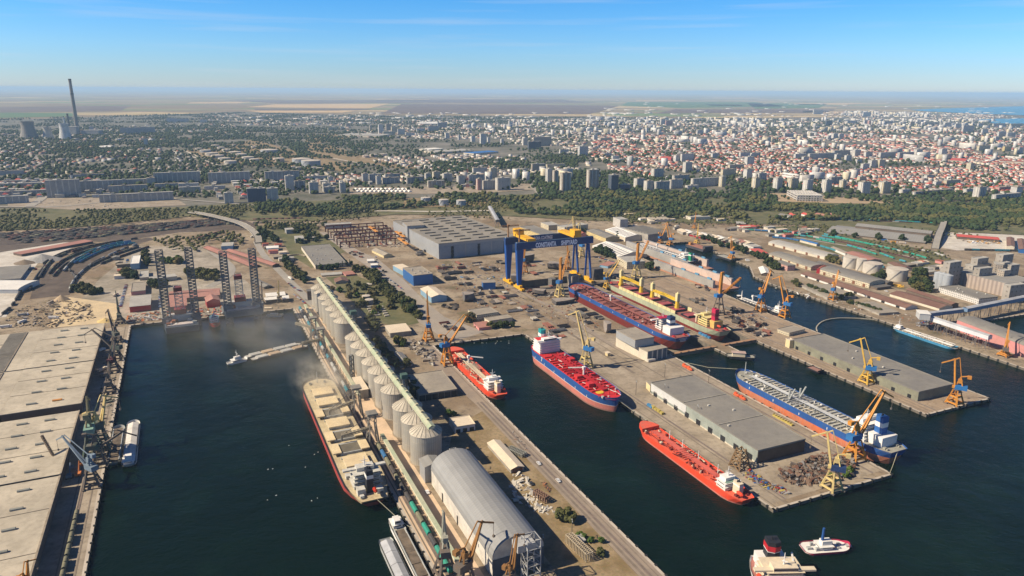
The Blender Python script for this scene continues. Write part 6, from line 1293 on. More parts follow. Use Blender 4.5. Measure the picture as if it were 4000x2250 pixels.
AB="""A1 1612 1975 1212 1092 p|A1 2145 2487 1200 1092 p|A1 530 770 1345 1170 p|A1 770 1058 1290 1180 p|A1 1150 1440 1230 1165 p|A1 1150 1440 1300 1225 p|A1 1485 1565 1230 1150 w|A1 1050 1300 1395 1315 p|A1 1300 1690 1385 1300 p
A1 2262 2358 1410 1300 b|A1 2495 2600 1395 1255 u|A1 0 230 1410 1335 p|A1 0 380 1330 1280 p|A1 0 330 1250 1205 p|A1 1595 1830 1260 1205 q|A1 1820 1990 1270 1205 w|A1 1825 2005 1300 1240 c|A1 2075 2255 1265 1230 w|A1 0 190 1120 1075 p|A1 750 1000 1150 1110 p|A1 1240 1390 710 640 p|A1 1390 1540 700 635 p|A1 1690 1775 590 545 w|A1 1800 1890 588 550 w|A1 2020 2080 592 560 w|A1 905 945 690 630 w|A1 1450 1490 825 750 w|A1 980 1050 1330 1270 g
A2 108 270 1190 1085 p|A2 270 435 1180 1078 p|A2 300 395 1275 1130 w|A2 395 500 1260 1180 g|A2 120 235 1385 1255 b|A2 0 110 1390 1255 u|A2 540 640 1310 1195 b|A2 675 760 1290 1205 w|A2 725 788 1195 1140 w|A2 700 800 1300 1240 g|A2 500 750 1175 1130 w|A2 845 915 1300 1200 b|A2 1072 1145 1200 1105 q|A2 1145 1265 1190 1110 q|A2 1212 1270 1215 1130 w|A2 1280 1450 1205 1145 g|A2 1305 1455 1160 1108 p|A2 1525 1690 1205 1140 g|A2 1705 1775 1175 1105 q|A2 1783 1868 1165 1088 c|A2 1885 1990 1190 1105 q|A2 1735 1905 1248 1178 t|A2 2030 2115 1218 1125 w|A2 2135 2225 1215 1120 q|A2 2178 2310 1200 1115 q|A2 2225 2290 1275 1160 k|A2 2288 2420 1265 1175 q|A2 2422 2576 1275 1150 q|A2 2355 2440 1150 1050 c|A2 2075 2195 1240 1215 w|A2 2185 2335 1110 1045 q
A2 905 950 645 600 t|A2 1145 1170 670 618 t|A2 1235 1285 705 610 w|A2 1310 1365 670 605 t|A2 1365 1430 690 630 c|A2 1430 1500 710 655 w|A2 1285 1400 715 680 c|A2 1510 1600 725 692 w|A2 1735 1840 675 625 p|A2 1830 1920 640 590 g|A2 1905 1950 750 695 w|A2 2035 2062 765 712 w|A2 2165 2215 785 725 w|A2 2258 2325 812 705 w|A2 2330 2360 800 740 w|A2 2465 2500 815 758 w|A2 2205 2230 570 545 w|A2 2545 2576 630 575 w|A2 730 820 665 638 c|A2 850 890 660 635 w|A2 1620 1700 680 650 w
A3 350 420 1210 1060 w|A3 418 480 1215 1080 t|A3 495 608 1300 1100 t|A3 762 888 1262 1068 t|A3 985 1085 1290 1120 d|A3 1085 1205 1285 1215 u|A3 1243 1350 1255 1155 q|A3 1345 1440 1285 1180 q|A3 1440 1600 1285 1185 p|A3 1590 1735 1255 1165 q|A3 1415 1540 1165 1055 q|A3 1540 1610 1180 1140 p|A3 1620 1800 1195 1120 q|A3 1735 1825 1095 990 q|A3 1805 2100 1235 1150 q|A3 2100 2165 1240 1135 c|A3 2110 2265 1125 1060 c|A3 1755 1895 1265 1225 b|A3 2265 2345 1200 1150 k|A3 2350 2430 1155 1060 w|A3 2435 2510 1265 1150 c|A3 2470 2576 1190 1100 w|A3 1700 1840 985 905 w|A3 1640 1700 985 920 w|A3 2010 2090 960 900 w|A3 1008 1088 985 925 w|A3 672 775 925 830 b|A3 108 165 820 750 q|A3 165 298 860 780 d|A3 215 402 825 735 t|A3 480 575 905 860 b|A3 1350 1380 690 640 w|A3 1495 1545 610 555 q|A3 1545 1620 620 570 k|A3 1860 1930 715 665 w|A3 2045 2100 715 670 w|A3 2110 2165 720 672 w|A3 2205 2275 720 672 c|A3 2355 2450 1020 935 w|A3 2180 2350 1065 1015 c|A3 2290 2405 945 890 w|A3 2405 2500 940 895 w|A3 620 680 640 600 c|A3 820 870 770 715 w|A3 885 1020 780 745 c|A3 560 590 760 700 t|A3 350 545 1055 1010 c|A3 200 345 1075 1005 t|A3 930 1010 940 900 b|A3 2280 2310 570 545 w|A3 2320 2350 572 547 t|A3 2455 2520 575 545 w
A4 75 158 1275 1150 w|A4 215 318 1275 1155 c|A4 375 465 1300 1170 w|A4 565 655 1300 1170 w|A4 740 800 1260 1175 c|A4 932 1045 1320 1190 w|A4 1140 1250 1305 1190 c|A4 912 1000 1195 1135 c|A4 1340 1450 1315 1265 w|A4 1450 1890 1320 1275 g|A4 2098 2205 1378 1240 q|A4 1980 2105 1320 1260 w|A4 2260 2576 1385 1310 p|A4 265 400 960 905 w|A4 400 700 960 900 q|A4 650 860 935 870 p|A4 862 940 940 865 q|A4 975 1060 945 885 w|A4 1115 1300 960 890 w|A4 1305 1480 965 890 p|A4 1480 1560 945 860 q|A4 1735 1810 935 855 w|A4 1028 1115 1045 970 b|A4 1108 1190 1045 965 c|A4 945 1030 1070 1005 w|A4 1990 2060 945 905 c|A4 2025 2085 1075 1000 c|A4 350 420 985 935 w|A4 680 745 965 910 w|A4 780 850 975 920 w|A4 890 955 1000 960 w|A4 0 75 1010 960 w|A4 120 190 1015 980 w|A4 230 410 1065 1035 w|A4 480 590 1060 1020 c|A4 850 940 1110 1060 w|A4 1250 1310 1165 1115 w|A4 1590 1680 1160 1120 w|A4 1780 1950 1230 1170 c|A4 340 400 755 710 c|A4 415 470 745 695 c|A4 650 710 760 700 w|A4 710 770 755 705 w|A4 160 260 745 700 q|A4 1165 1260 615 575 g|A4 1010 1060 615 570 k|A4 965 1010 610 565 w|A4 1430 1480 620 580 t|A4 1480 1560 615 585 w|A4 1560 1740 620 585 c|A4 1770 1850 640 590 w|A4 1880 1950 650 600 w|A4 1950 2080 690 620 q|A4 2110 2175 630 598 w|A4 2255 2400 640 600 q|A4 2430 2576 635 600 c|A4 2150 2220 700 655 w|A4 2310 2400 740 680 w|A4 2400 2500 745 690 q|A4 2280 2330 780 730 w|A4 2440 2520 790 750 c|A4 2110 2250 870 820 c|A4 2370 2460 880 830 y|A4 2515 2576 900 840 w|A4 580 650 625 570 d|A4 705 740 590 560 w|A4 790 905 600 570 w|A4 450 560 505 460 w|A4 950 1040 530 485 w|A4 2300 2576 1290 1235 k|A4 2480 2576 1340 1240 w|A4 620 760 1225 1140 g|A4 1680 1760 1235 1185 w""".replace("\n","|")
for e in AB.split("|"):
 k,*n=e.split();ablock(k,*[float(v)for v in n[:4]],n[4])
 # power station: chimneys and cooling towers
def cooling(x,yb,wpx,yt,lab,mat):
 b=W('A1',x,yb);d=(b-Vector((0,0,CAMH))).length;r=wpx/2/2.576*d/FPX;h=hgt('A1',(x,yb),(x,yt))
 t=thing("cooling_tower",lab,"cooling tower",b,0,"cooling towers");q=MB();N=28;prev=None
 for s in range(11):
  f=s/10;rr=r*(1-.36*math.sin(min(1,f/.8)*math.pi/2)+(.05*max(0,f-.8)/.2));ring=[(rr*math.cos(2*math.pi*k/N),rr*math.sin(2*math.pi*k/N),h*f)for k in range(N)]
  if prev:
   for k in range(N):q.face([prev[k],prev[(k+1)%N],ring[(k+1)%N],ring[k]])
  prev=ring
 q.build("shell",mat,t,smooth=True);q=MB();q.cyl((0,0,h-2),(0,0,h+.5),r*.71,n=28,caps=False);q.build("rim",mat,t)
TWR=M("cooling_tower_concrete",(0.28,0.26,0.23),(0.2,0.19,0.175),.01)
cooling(298,752,145,578,"darkest cooling tower, leftmost of three beside the tall chimney",TWR);cooling(488,752,92,636,"smallest cooling tower, between the other two",M("pale_tower_concrete",(0.48,0.45,0.4)));cooling(662,755,105,598,"whitish cooling tower nearest the tall chimney",M("white_tower_concrete",(0.58,0.58,0.56)))
def stack(x,yb,xt,yt,r0,r1,lab,mat):
 b=W('A1',x,yb);h=hgt('A1',(x,yb),(xt,yt));t=thing("chimney",lab,"chimney",b);q=MB();q.cyl((0,0,0),(0,0,h),r0,r1,20);q.build("shaft",mat,t,smooth=False)
 q=MB();q.cyl((0,0,h-6),(0,0,h+.6),r1+.8,n=20);q.build("collar",M("dark_collar",(0.1,0.095,0.09)),t);q=MB();q.cyl((0,0,h*.72),(0,0,h*.74),r0*.4+r1*.6+.5,n=20);q.build("gallery_ring",M("dark_collar",(0.1,0.095,0.09)),t)
stack(785,700,706,150,13,8.5,"very tall grey power station chimney breaking the skyline",M("chimney_concrete",(0.24,0.22,0.20),(0.18,0.165,0.15),.02));stack(705,690,695,500,8,6,"shorter dark chimney beside the tallest one",M("dark_chimney",(0.12,0.12,0.12)));stack(650,620,640,528,7,5,"short white chimney behind the cooling towers",M("white_tower_concrete",(0.5,.5,.5)));stack(750,1305,728,1095,4.5,3,"slim pale water tower shaft among the western blocks",M("pale_shaft",(0.5,0.5,0.5)))
b=W('A1',840,720)
for i,(dx,w,d_,h,lab)in enumerate(((-60,60,40,55,"boiler house at the foot of the tall chimney"),(40,110,50,32,"long turbine hall of the power station"))):
 p=b+Vector((dx,30*i,0));t=thing("power_house",lab,"power station",p);q=MB();q.box(-w/2,-d_/2,0,w/2,d_/2,h);q.build("wall",WALLS['grey'],t,uv=True);q=MB();q.box(-w/2-1,-d_/2-1,h,w/2+1,d_/2+1,h+1.5);q.build("roof",ROOFS['lgrey'],t)
 # radio mast
b=W('A2',2130,1250);t=thing("radio_mast","red and white lattice radio mast among the pale blocks","mast",b)
for k in range(6):q=MB();q.truss((0,0,k*12),(0,0,(k+1)*12),7-k,7-k,2,.9);q.build("mast_section",M("mast_red",(0.45,0.08,0.07))if k%2==0 else TRIM,t)
# big low halls in the far town
for(k,a,b_,c_,h,roof,lab)in(('A2',(1800,888),(2190,868),(1730,870),9,'lgrey',"long pale depot roof in the middle distance"),('A2',(2190,900),(2440,880),(2160,885),9,'blue',"blue-roofed market hall in the middle distance"),('A2',(820,712),(1240,722),(800,692),12,'lgrey',"wide white shopping centre beyond the landfill"),('A2',(1740,862),(1890,850),(1720,848),8,'white',"small white-roofed depot in the middle distance"),('A1',(1000,838),(1110,825),(995,822),9,'white',"white-roofed hall among the western trees"),('A2',(1370,548),(1490,548),(1360,542),9,'white',"white-roofed factory at the edge of the fields"),('A3',(700,568),(870,570),(700,562),9,'white',"long white-roofed factory beyond the town"),('A3',(940,488),(1200,500),(940,484),7,'white',"thin white-roofed shed in the fields"),('A2',(1640,600),(1830,590),(1650,582),10,'white',"long white block roof at the far town edge"),('A4',(1830,968),(1990,972),(1850,945),12,'brightred',"long orange-red roofed building in the right-hand town"),('A4',(2340,975),(2576,985),(2345,962),12,'red',"long brown-red roofed terrace at the right edge"),('A3',(1490,965),(1600,955),(1500,930),12,'brightred',"big red-roofed school in the town centre")):
 B(k,"low_hall",lab,"hall",a,b_,c_,h=h,wall='plaincream',roof=roof,para=False)
 # ---- houses: the nearest 300 one by one, the rest of the town as one mass
def wpoly(k,pts):return[(lambda v:(v.x,v.y))(W(k,*p))for p in pts]
Z_RED=[wpoly('D',p)for p in([(1500,345),(1640,330),(2576,330),(2576,498),(2330,492),(2200,480),(2000,470),(1700,455),(1540,430),(1480,390)],)]
Z_MIX=[wpoly('D',p)for p in([(860,322),(1100,300),(2060,306),(2576,318),(2576,332),(1640,332),(1500,345),(1480,430),(1300,440),(1120,455),(1080,440),(1400,425),(1420,370),(1150,352),(900,346)],[(0,455),(0,500),(440,498),(620,505),(640,470),(850,470),(1060,460),(1060,440),(700,440),(400,450)],)]
Z_LOW=[wpoly('D',p)for p in([(250,385),(430,370),(480,400),(560,425),(560,440),(420,440),(380,430)],[(540,285),(640,288),(1000,300),(860,318),(650,316),(480,300)],[(900,400),(1100,390),(1450,395),(1450,425),(1100,435),(980,415)],[(0,330),(250,320),(600,310),(640,335),(450,360),(200,380),(0,400)],[(0,400),(240,385),(380,440),(0,455)],[(2060,282),(2450,285),(2560,292),(2440,305),(2080,300)])]
HW=[M("house_wall_white",(0.68,0.65,0.60)),M("house_wall_cream",(0.62,0.55,0.43)),M("house_wall_pink",(0.44,0.33,0.28)),M("house_wall_grey",(0.31,0.30,0.28))]
HR=[ROOFS['red'],M("brown_tile_roof",(0.25,0.125,0.09),(0.2,0.1,0.08),.03),ROOFS['lgrey'],ROOFS['brightred'],ROOFS['white'],M("grey_tile_roof",(0.22,0.2,0.19))]
used=[]
def collect(polys,step,kind,seed,jit=.35):
 r=random.Random(seed);out=[]
 ca,sa=math.cos(R(24.7)),math.sin(R(24.7))
 for poly in polys:
  rp=[(x*ca+y*sa,-x*sa+y*ca)for x,y in poly];v=min(p[1]for p in rp);v1=max(p[1]for p in rp);jr=0
  while v<v1:
   jr+=1;u=min(p[0]for p in rp);u1=max(p[0]for p in rp);jc=0;row=step*(1 if jr%5 else 1.5)
   while u<u1:
    yy=u*sa+v*ca;sp=step*(1 if yy<2900 else 1.25 if yy<3800 else 1.7 if yy<5200 else 2.4);jc+=1
    a,b=u+r.uniform(-.16,.16)*sp,v+r.uniform(-.16,.16)*sp;px_,py_=a*ca-b*sa,a*sa+b*ca;u+=sp
    if jc%8==0 or abs(px_)>py_*.74 or(sp>step*1.5 and r.random()>step/sp)or not inpoly(px_,py_,poly):continue
    out.append((px_,py_,kind,noise.noise(Vector((px_*.0022,py_*.0022,seed))),sp/step,r.random(),r.random(),r.random()))
   v+=row
 return out
spots=collect(Z_RED,24,'red',1)+collect(Z_MIX,29,'mix',2)+collect(Z_LOW,34,'low',3)
hs=[]
for(x,y,kind,n,sc,r1,r2,r3)in spots:
 if kind=='red' and(n>.28 or r1<.10):continue
 if kind=='mix' and(n>.22 or r1<.1):continue
 if kind=='low' and(n>.12 or r1<.2):continue
 yaw=R(24.7)+(math.pi/2 if r2<.4 else 0)
 flat=(r3<(.18 if kind=='red' else.55 if kind=='mix' else.5))
 hs.append((y,x,yaw,kind,flat,sc,r1,r2,r3))
hs.sort();near_h=hs[:300];far_h=hs[300:]
def make_house(w,d,h,rise,wm,rm,flat):
 t=thing("house","","house");q=MB();q.box(-w/2,-d/2,0,w/2,d/2,h);r=MB()
 if flat:r.box(-w/2-.3,-d/2-.3,h,w/2+.3,d/2+.3,h+.7)
 else:
  o=.6;hp=d*.35
  r.face([(-w/2-o,-d/2-o,h),(w/2+o,-d/2-o,h),(w/2-hp,0,h+rise),(-w/2+hp,0,h+rise)]);r.face([(w/2+o,d/2+o,h),(-w/2-o,d/2+o,h),(-w/2+hp,0,h+rise),(w/2-hp,0,h+rise)])
  r.face([(w/2+o,-d/2-o,h),(w/2+o,d/2+o,h),(w/2-hp,0,h+rise)]);r.face([(-w/2-o,d/2+o,h),(-w/2-o,-d/2-o,h),(-w/2+hp,0,h+rise)])
 q.build("wall",wm,t);ro=r.build("roof",rm,t)
 c=MB();c.box(w*.2,-.5,h,w*.2+1,.5,h+(1.6 if flat else rise+1));c.build("chimney",TRIM,ro)
 for sx in(-.3,.1,.35):c=MB();c.box(w*sx,-d/2-.06,1.3,w*sx+1.4,-d/2,2.7);c.build("window",GLASSY,t)
 return freeze(t)
protos=[]
PL=["white house with terracotta hip roof","cream house with brown hip roof","white house with bright red hip roof","pinkish house with grey tiled roof","flat-roofed white house","flat-roofed grey block of garages and flats","cream house with terracotta roof","flat pale-roofed cream building"]
for i,(w,d,h,ri,wm,rm,fl)in enumerate(((13,10,6,3.2,0,0,0),(11,9,5,3,1,1,0),(14,11,8,3.5,0,3,0),(12,9,5,2.5,2,5,0),(16,11,9,0,0,2,1),(26,11,9,0,3,2,1),(12,12,7,3,1,0,0),(22,12,11,0,1,4,1))):
 protos.append(make_house(w,d,h,ri,HW[wm],HR[rm],fl))
usedp=set()
for(y,x,yaw,kind,flat,sc,r1,r2,r3)in near_h:
 i=(4+int(r1*40)%2*1 if r2<.5 else(7 if r1<.5 else 4))if flat else(int(r1*97)%4 if r2<.7 else 6)
 pr=protos[i];side,near=place_of(Vector((x,y,0)));lab=f"{PL[i]} {side}"
 if i not in usedp:pr.location=(x,y,GZ);pr.rotation_euler.z=yaw;pr['label']=lab;pr['group']="houses of the town";usedp.add(i)
 else:dup(pr,(x,y,GZ),yaw,label=lab,group="houses of the town",scale=.9+r3*.35)
for i,pr in enumerate(protos):
 if i not in usedp:pr.location=(-1200+i*40,2300,GZ);pr['label']=PL[i]+" near the straight road on the west";pr['group']="houses of the town"
 # far mass
def mass(name,items,mats,label,cat):
 """items: (x, y, z, yaw, w, d, h, rise, wall index, roof index) -> one mesh of many buildings"""
 n=len(items);A=np.array(items,dtype=float)
 tx=np.array([-.5,.5,.5,-.5,-.5,.5,.5,-.5,-.32,.32]);ty=np.array([-.5,-.5,.5,.5,-.5,-.5,.5,.5,0,0]);tz=np.array([0,0,0,0,1,1,1,1,1,1]);tr=np.array([0]*8+[1,1])
 X=tx[None]*A[:,4:5];Y=ty[None]*A[:,5:6];Z=A[:,2:3]+tz[None]*A[:,6:7]+tr[None]*A[:,7:8]
 c,s=np.cos(A[:,3:4]),np.sin(A[:,3:4]);V=np.stack([A[:,0:1]+X*c-Y*s,A[:,1:2]+X*s+Y*c,Z],-1).reshape(-1,3)
 F=[(0,1,5,4),(1,2,6,5),(2,3,7,6),(3,0,4,7),(4,5,9,8),(6,7,8,9),(5,6,9),(7,4,8)]
 ls=np.array([len(f)for f in F]*n);base=np.repeat(np.arange(n)*10,sum(len(f)for f in F));lv=np.tile(np.concatenate([np.array(f)for f in F]),n)+base
 me=bpy.data.meshes.new(name);me.vertices.add(len(V));me.vertices.foreach_set('co',V.ravel());me.loops.add(len(lv));me.loops.foreach_set('vertex_index',lv.astype(np.int32))
 me.polygons.add(len(ls));st=np.concatenate([[0],np.cumsum(ls)[:-1]]);me.polygons.foreach_set('loop_start',st.astype(np.int32))
 for m_ in mats:me.materials.append(m_)
 mi=np.repeat(np.stack([A[:,8]]*4+[A[:,9]]*4,1).reshape(-1),1);me.polygons.foreach_set('material_index',mi.astype(np.int32));me.update();me.validate()
 # uv in metres for the facades
 l=me.uv_layers.new(name="UVMap");uvf=[]
 for row in A:
  w,d,h=row[4],row[5],row[6]
  uvf+=[0,0,w,0,w,h,0,h,0,0,d,0,d,h,0,h,0,0,w,0,w,h,0,h,0,0,d,0,d,h,0,h]+[0]*28
 l.data.foreach_set('uv',np.array(uvf,dtype=np.float32));o=bpy.data.objects.new(name,me);COL.objects.link(o);return tag(o,label,cat,kind='stuff')
items=[]
for(y,x,yaw,kind,flat,sc,r1,r2,r3)in far_h:
 w,d=(9+r1*8)*min(sc,1.6),(8+r3*4)*min(sc,1.5);h=4.5+r2*4.5
 if flat:w*=1.3;h+=2;items.append((x,y,GZ,yaw,w,d,h,.2,int(r1*40)%4,4+(2,5,2,4,2)[int(r2*30)%5]))
 else:items.append((x,y,GZ,yaw,w,d,h,3,int(r1*40)%3,4+((0,0,1,3,1,5)if kind=='red' else(0,1,5,2,1,5))[int(r2*60)%6]))
mass("distant_houses",items,HW+HR,"sea of small distant houses with red and grey roofs","houses")
# apartment blocks beyond the ones placed singly
rb=random.Random(77);items=[]
for poly in[wpoly('D',p)for p in([(1150,310),(1500,300),(2500,305),(2576,335),(2576,430),(2100,400),(1900,375),(1500,352),(1200,345)],[(1500,395),(1900,430),(2400,470),(2500,490),(1700,450)],[(1180,430),(1500,438),(1500,452),(1150,462)],[(2130,282),(2340,286),(2330,296),(2120,292)],[(0,455),(440,450),(440,495),(0,495)])]:
 x0,x1=min(p[0]for p in poly),max(p[0]for p in poly);y0,y1=min(p[1]for p in poly),max(p[1]for p in poly)
 near_=[]
 for _ in range(1500 if y1>4000 else 90):
  y=math.sqrt(rb.uniform(y0**2,y1**2));x=rb.uniform(max(x0,-.73*y),min(x1,.73*y))
  if not inpoly(x,y,poly)or noise.noise(Vector((x*.0016,y*.0016,4)))<-.02:continue
  if any((x-a_)**2+(y-b_)**2<(75 if y<3500 else 50)**2 for a_,b_ in near_):continue
  near_.append((x,y))
  tall=rb.random()<.35;items.append((x,y,GZ,R(24.7)+rb.choice((0,0,math.pi/2,.5)),20 if tall else rb.uniform(40,95),17 if tall else 13,rb.uniform(27,38)if tall else rb.choice((13,15,30)),.2,rb.randrange(5),5+rb.randrange(2)))
mass("distant_apartment_blocks",items,[WALLS[q_]for q_ in('white','cream','panel2','panel','bands')]+[ROOFS['lgrey'],ROOFS['white']],"many pale distant apartment blocks standing above the roofs","apartment blocks")
# scattered white industrial sheds at the edges of the plain
items=[]
for _ in range(260):
 X=rb.uniform(620,2560);Yd=284+rb.random()**1.5*28+(6 if X<900 else 0);p=W('D',X,Yd)
 items.append((p.x,p.y,GZ+1,rb.choice((0,.4,.2,1.6)),rb.uniform(30,120),rb.uniform(20,50),rb.uniform(6,11),1,0,1+rb.randrange(3)))
for _ in range(50):
 p=W('D',rb.uniform(1500,2560),rb.uniform(247,282));items.append((p.x,p.y,GZ+3.5,0,rb.uniform(60,160),30,8,1,0,1))
mass("distant_sheds",items,[HW[0],ROOFS['white'],ROOFS['lgrey'],ROOFS['pale']],"white industrial sheds scattered along the edge of the farmland","sheds")
# market stall domes
for i in range(26):
 r_=i//13;p=W('A2',1010+(i%13)*43+r_*20,1268+r_*22);t=thing("storage_tent","small white arched tent in the double row of the market ground","tent",p,TH,"white arched tents of the market ground")
 q=MB();N=8
 for k in range(N):
  a0,a1=math.pi*k/N,math.pi*(k+1)/N;q.face([(-9,-5.5*math.cos(a0),6*math.sin(a0)),(-9,-5.5*math.cos(a1),6*math.sin(a1)),(9,-5.5*math.cos(a1),6*math.sin(a1)),(9,-5.5*math.cos(a0),6*math.sin(a0))][::-1])
 q.face([(9,-5.5*math.cos(math.pi*k/N),6*math.sin(math.pi*k/N))for k in range(N+1)]);q.face([(-9,-5.5*math.cos(math.pi*k/N),6*math.sin(math.pi*k/N))for k in range(N+1)][::-1]);q.build("canopy",ROOFS['white'],t)
 # landfill mound and viaducts
def viaduct(k,pts,w,z,lab):
 L=smoothline([W(k,x,y,zz)for x,y,zz in pts],6);t=thing("viaduct",lab,"viaduct");q=MB();rows=[]
 for i,p in enumerate(L):
  d=(L[min(i+1,len(L)-1)]-L[max(i-1,0)]);d.z=0;d.normalize();nn=Vector((-d.y,d.x,0))*w/2;rows.append((p+nn,p-nn))
 for(a,b),(c,d)in zip(rows[:-1],rows[1:]):
  q.face([b,d,c,a]);dn_=Vector((0,0,-1.8));q.face([b+dn_,d+dn_,d,b]);q.face([a,c,c+dn_,a+dn_])
  up=Vector((0,0,1.1));q.face([b,d,d+up,b+up],1);q.face([d,b,b+up,d+up],1);q.face([a+up,c+up,c,a],1);q.face([c+up,a+up,a,c],1)
 q.build("road_deck",[LROAD,PALE],t)
 for p,a in cumul(L,32,10):
  if p.z>6:q=MB();q.box(p.x-1.4,p.y-1.4,GZ,p.x+1.4,p.y+1.4,p.z-1.7);q.build("pillar",CONC,t)
viaduct('B1',[(1900,120,7),(2050,140,12),(2250,185,13),(2420,235,13),(2530,300,12),(2590,370,8),(2600,430,4.5)],14,12,"curved road viaduct over the western railway yard")
viaduct('B4',[(1560,130,4),(1660,160,8),(1760,200,13),(1755,260,13),(1720,340,13),(1695,420,9),(1680,490,3.5)],13,12,"road viaduct over the eastern wagon tracks")
gallery('B2',(2350,65),(2430,205),20,"dark inclined conveyor gallery running into the scrub slope",9,M("dark_gallery",(0.2,0.18,0.15)),5)
# ------------------------------------------------------------------ trees
def leafmat(name,c,c2):
 mt,n,b=_nt(name);f=_ramp(n,_noise(n,.35,4),.35,.65);f2=_ramp(n,_noise(n,.012,5),.42,.6)
 n.links.new(_mix(n,_math(n,'MULTIPLY',f2,.5),_mix(n,f,c,c2),(c[0]*1.7+.02,c[1]*1.35+.01,c[2]*1.0)),b.inputs['Base Color']);b.inputs['Roughness'].default_value=.8;b.inputs['Specular IOR Level'].default_value=.15;return mt
LEAF=[leafmat("dark_foliage",(0.020,0.038,0.015),(0.042,0.066,0.024)),leafmat("olive_foliage",(0.058,0.066,0.024),(0.095,0.10,0.038)),leafmat("fresh_foliage",(0.045,0.09,0.02),(0.08,0.13,0.03)),leafmat("dusty_foliage",(0.11,0.10,0.045),(0.15,0.14,0.07))]
BARK=M("bark",(0.12,0.09,0.065))
def crown_arrays(seed,R_=4.5,Hh=8.0,clumps=26,per=34,col=False):
 """many small leaf-clump faces through an uneven crown volume"""
 r=random.Random(seed);V,F=[],[]
 cs=[]
 for _ in range(clumps):
  a=r.uniform(0,2*math.pi);q=r.random()**.5;z=r.uniform(.22,1.0);prof=math.sin(min(1,max(.05,(z-.12)/.88))*math.pi*.82+.35)
  rr=R_*(.25 if col else 1)*q*prof*r.uniform(.7,1.15);cs.append((rr*math.cos(a),rr*math.sin(a),Hh*z*.93,R_*r.uniform(.22,.42)*(.6 if col else 1)))
 for cx,cy,cz,cr in cs:
  for _ in range(per):
   d=Vector((r.gauss(0,1),r.gauss(0,1),r.gauss(0,1)+.35)).normalized();p=Vector((cx,cy,cz))+d*cr*r.uniform(.75,1.1)
   n=(d+Vector((r.uniform(-.5,.5),r.uniform(-.5,.5),r.uniform(-.2,.6)))).normalized();a=n.cross(Vector((0,0,1)))
   if a.length<.05:a=Vector((1,0,0))
   a.normalize();b=n.cross(a);s=cr*r.uniform(.35,.62);i=len(V)
   V+=[tuple(p-a*s-b*s*.6),tuple(p+a*s*.9-b*s*.8),tuple(p+a*s+b*s*.8),tuple(p-a*s*.7+b*s)];F.append((i,i+1,i+2,i+3))
 return V,F
def blob_arrays(seed,R_=4.5,Hh=8.0,lobes=5):
 r=random.Random(seed);V,F=[],[]
 bm=bmesh.new();bmesh.ops.create_icosphere(bm,subdivisions=2,radius=1.0);bv=[v.co.copy()for v in bm.verts];bf=[[v.index for v in f.verts]for f in bm.faces];bm.free()
 for k in range(lobes):
  a=r.uniform(0,6.28);rr=R_*.5*(r.random()**.5);c=Vector((rr*math.cos(a),rr*math.sin(a),Hh*r.uniform(.4,.72)));s=R_*r.uniform(.45,.68);i=len(V)
  for v in bv:
   nz=1+.38*noise.noise(v*2.1+Vector((seed*3.1+k,0,0)))+.22*noise.noise(v*5+Vector((k,seed,0)));V.append(tuple(c+Vector((v.x,v.y,v.z*.85))*s*nz))
  F+=[tuple(i+j for j in f)for f in bf]
 return V,F
def make_tree(seed,R_,Hh,leaf,col=False,label="",name="tree",cat="tree"):
 t=thing(name,label,cat);V,F=crown_arrays(seed,R_,Hh,col=col);q=MB();q.v=V;q.f=F;q.m=[0]*len(F);q.build("crown",leaf,t)
 q=MB();q.cyl((0,0,-.2),(0,0,Hh*.5),R_*.1,R_*.05,7);r=random.Random(seed)
 for _ in range(5):a=r.uniform(0,6.28);q.cyl((0,0,Hh*.3),(R_*.5*math.cos(a),R_*.5*math.sin(a),Hh*.65),R_*.04,R_*.015,5)
 q.build("trunk",BARK,t);return freeze(t)
TP=[make_tree(1,4.6,9,LEAF[0]),make_tree(2,5.2,9.5,LEAF[1]),make_tree(3,4.0,7,LEAF[2]),make_tree(4,5.8,11,LEAF[0]),make_tree(5,4.6,7.5,LEAF[3]),make_tree(6,2.6,12,LEAF[0],col=True)]
TN=["dark green broad tree","olive green spreading tree","bright green small tree","tall dark green tree","dusty yellow-green tree","slim dark cypress-like tree"]
tp_used=set()
def tree(i,p,s,where,z=GZ):
 lab=f"{TN[i]} {where}";loc=(p.x,p.y,z);rz=rt.uniform(0,6.28)
 if i not in tp_used:tp_used.add(i);TP[i].location=loc;TP[i].scale=(s,)*3;TP[i]['label']=lab;TP[i]['group']="trees of the port"
 else:dup(TP[i],loc,rz,label=lab,group="trees of the port",scale=s)
rt=random.Random(5);NT=[0]
def trees(k,pts,n,kinds,where,s=(.8,1.2),jit=6):
 L=[W(k,*p)for p in pts];tot=sum((b-a).length for a,b in zip(L[:-1],L[1:]))
 for p,a in cumul(L,max(1,tot/n),1):
  q=p+Vector((rt.uniform(-jit,jit),rt.uniform(-jit,jit),0));tree(rt.choice(kinds),q,rt.uniform(*s),where);NT[0]+=1
trees('B2',[(1180,770),(1260,880),(1370,960),(1500,1050),(1620,1200)],26,[1,1,0],"in the row between yard road and silos",(1.0,1.5),7)
trees('B2',[(1020,720),(1100,740),(1190,830)],6,[1],"beside the stacked steel pipes",(1.1,1.4),6)
trees('B2',[(830,900),(1000,1000),(1200,1150)],16,[1,4,2],"in the overgrown strip behind the silos",(.7,1.2),14)
trees('B2',[(1060,860),(1300,1060),(1400,1130)],14,[1,4],"between the pipe stacks and the far silos",(.7,1.1),12)
trees('B2',[(610,705),(700,710),(800,705),(900,680),(960,650)],16,[5,0,5],"in front of the flat-roofed workshop",(.8,1.2),3)
trees('B2',[(300,620),(340,690),(400,740),(420,780),(500,860)],10,[1,0],"along the curved port road",(1.0,1.5),5)
trees('B2',[(60,350),(120,400),(180,430),(60,440)],12,[0,3],"on the wooded corner west of the workshop",(1.0,1.5),12)
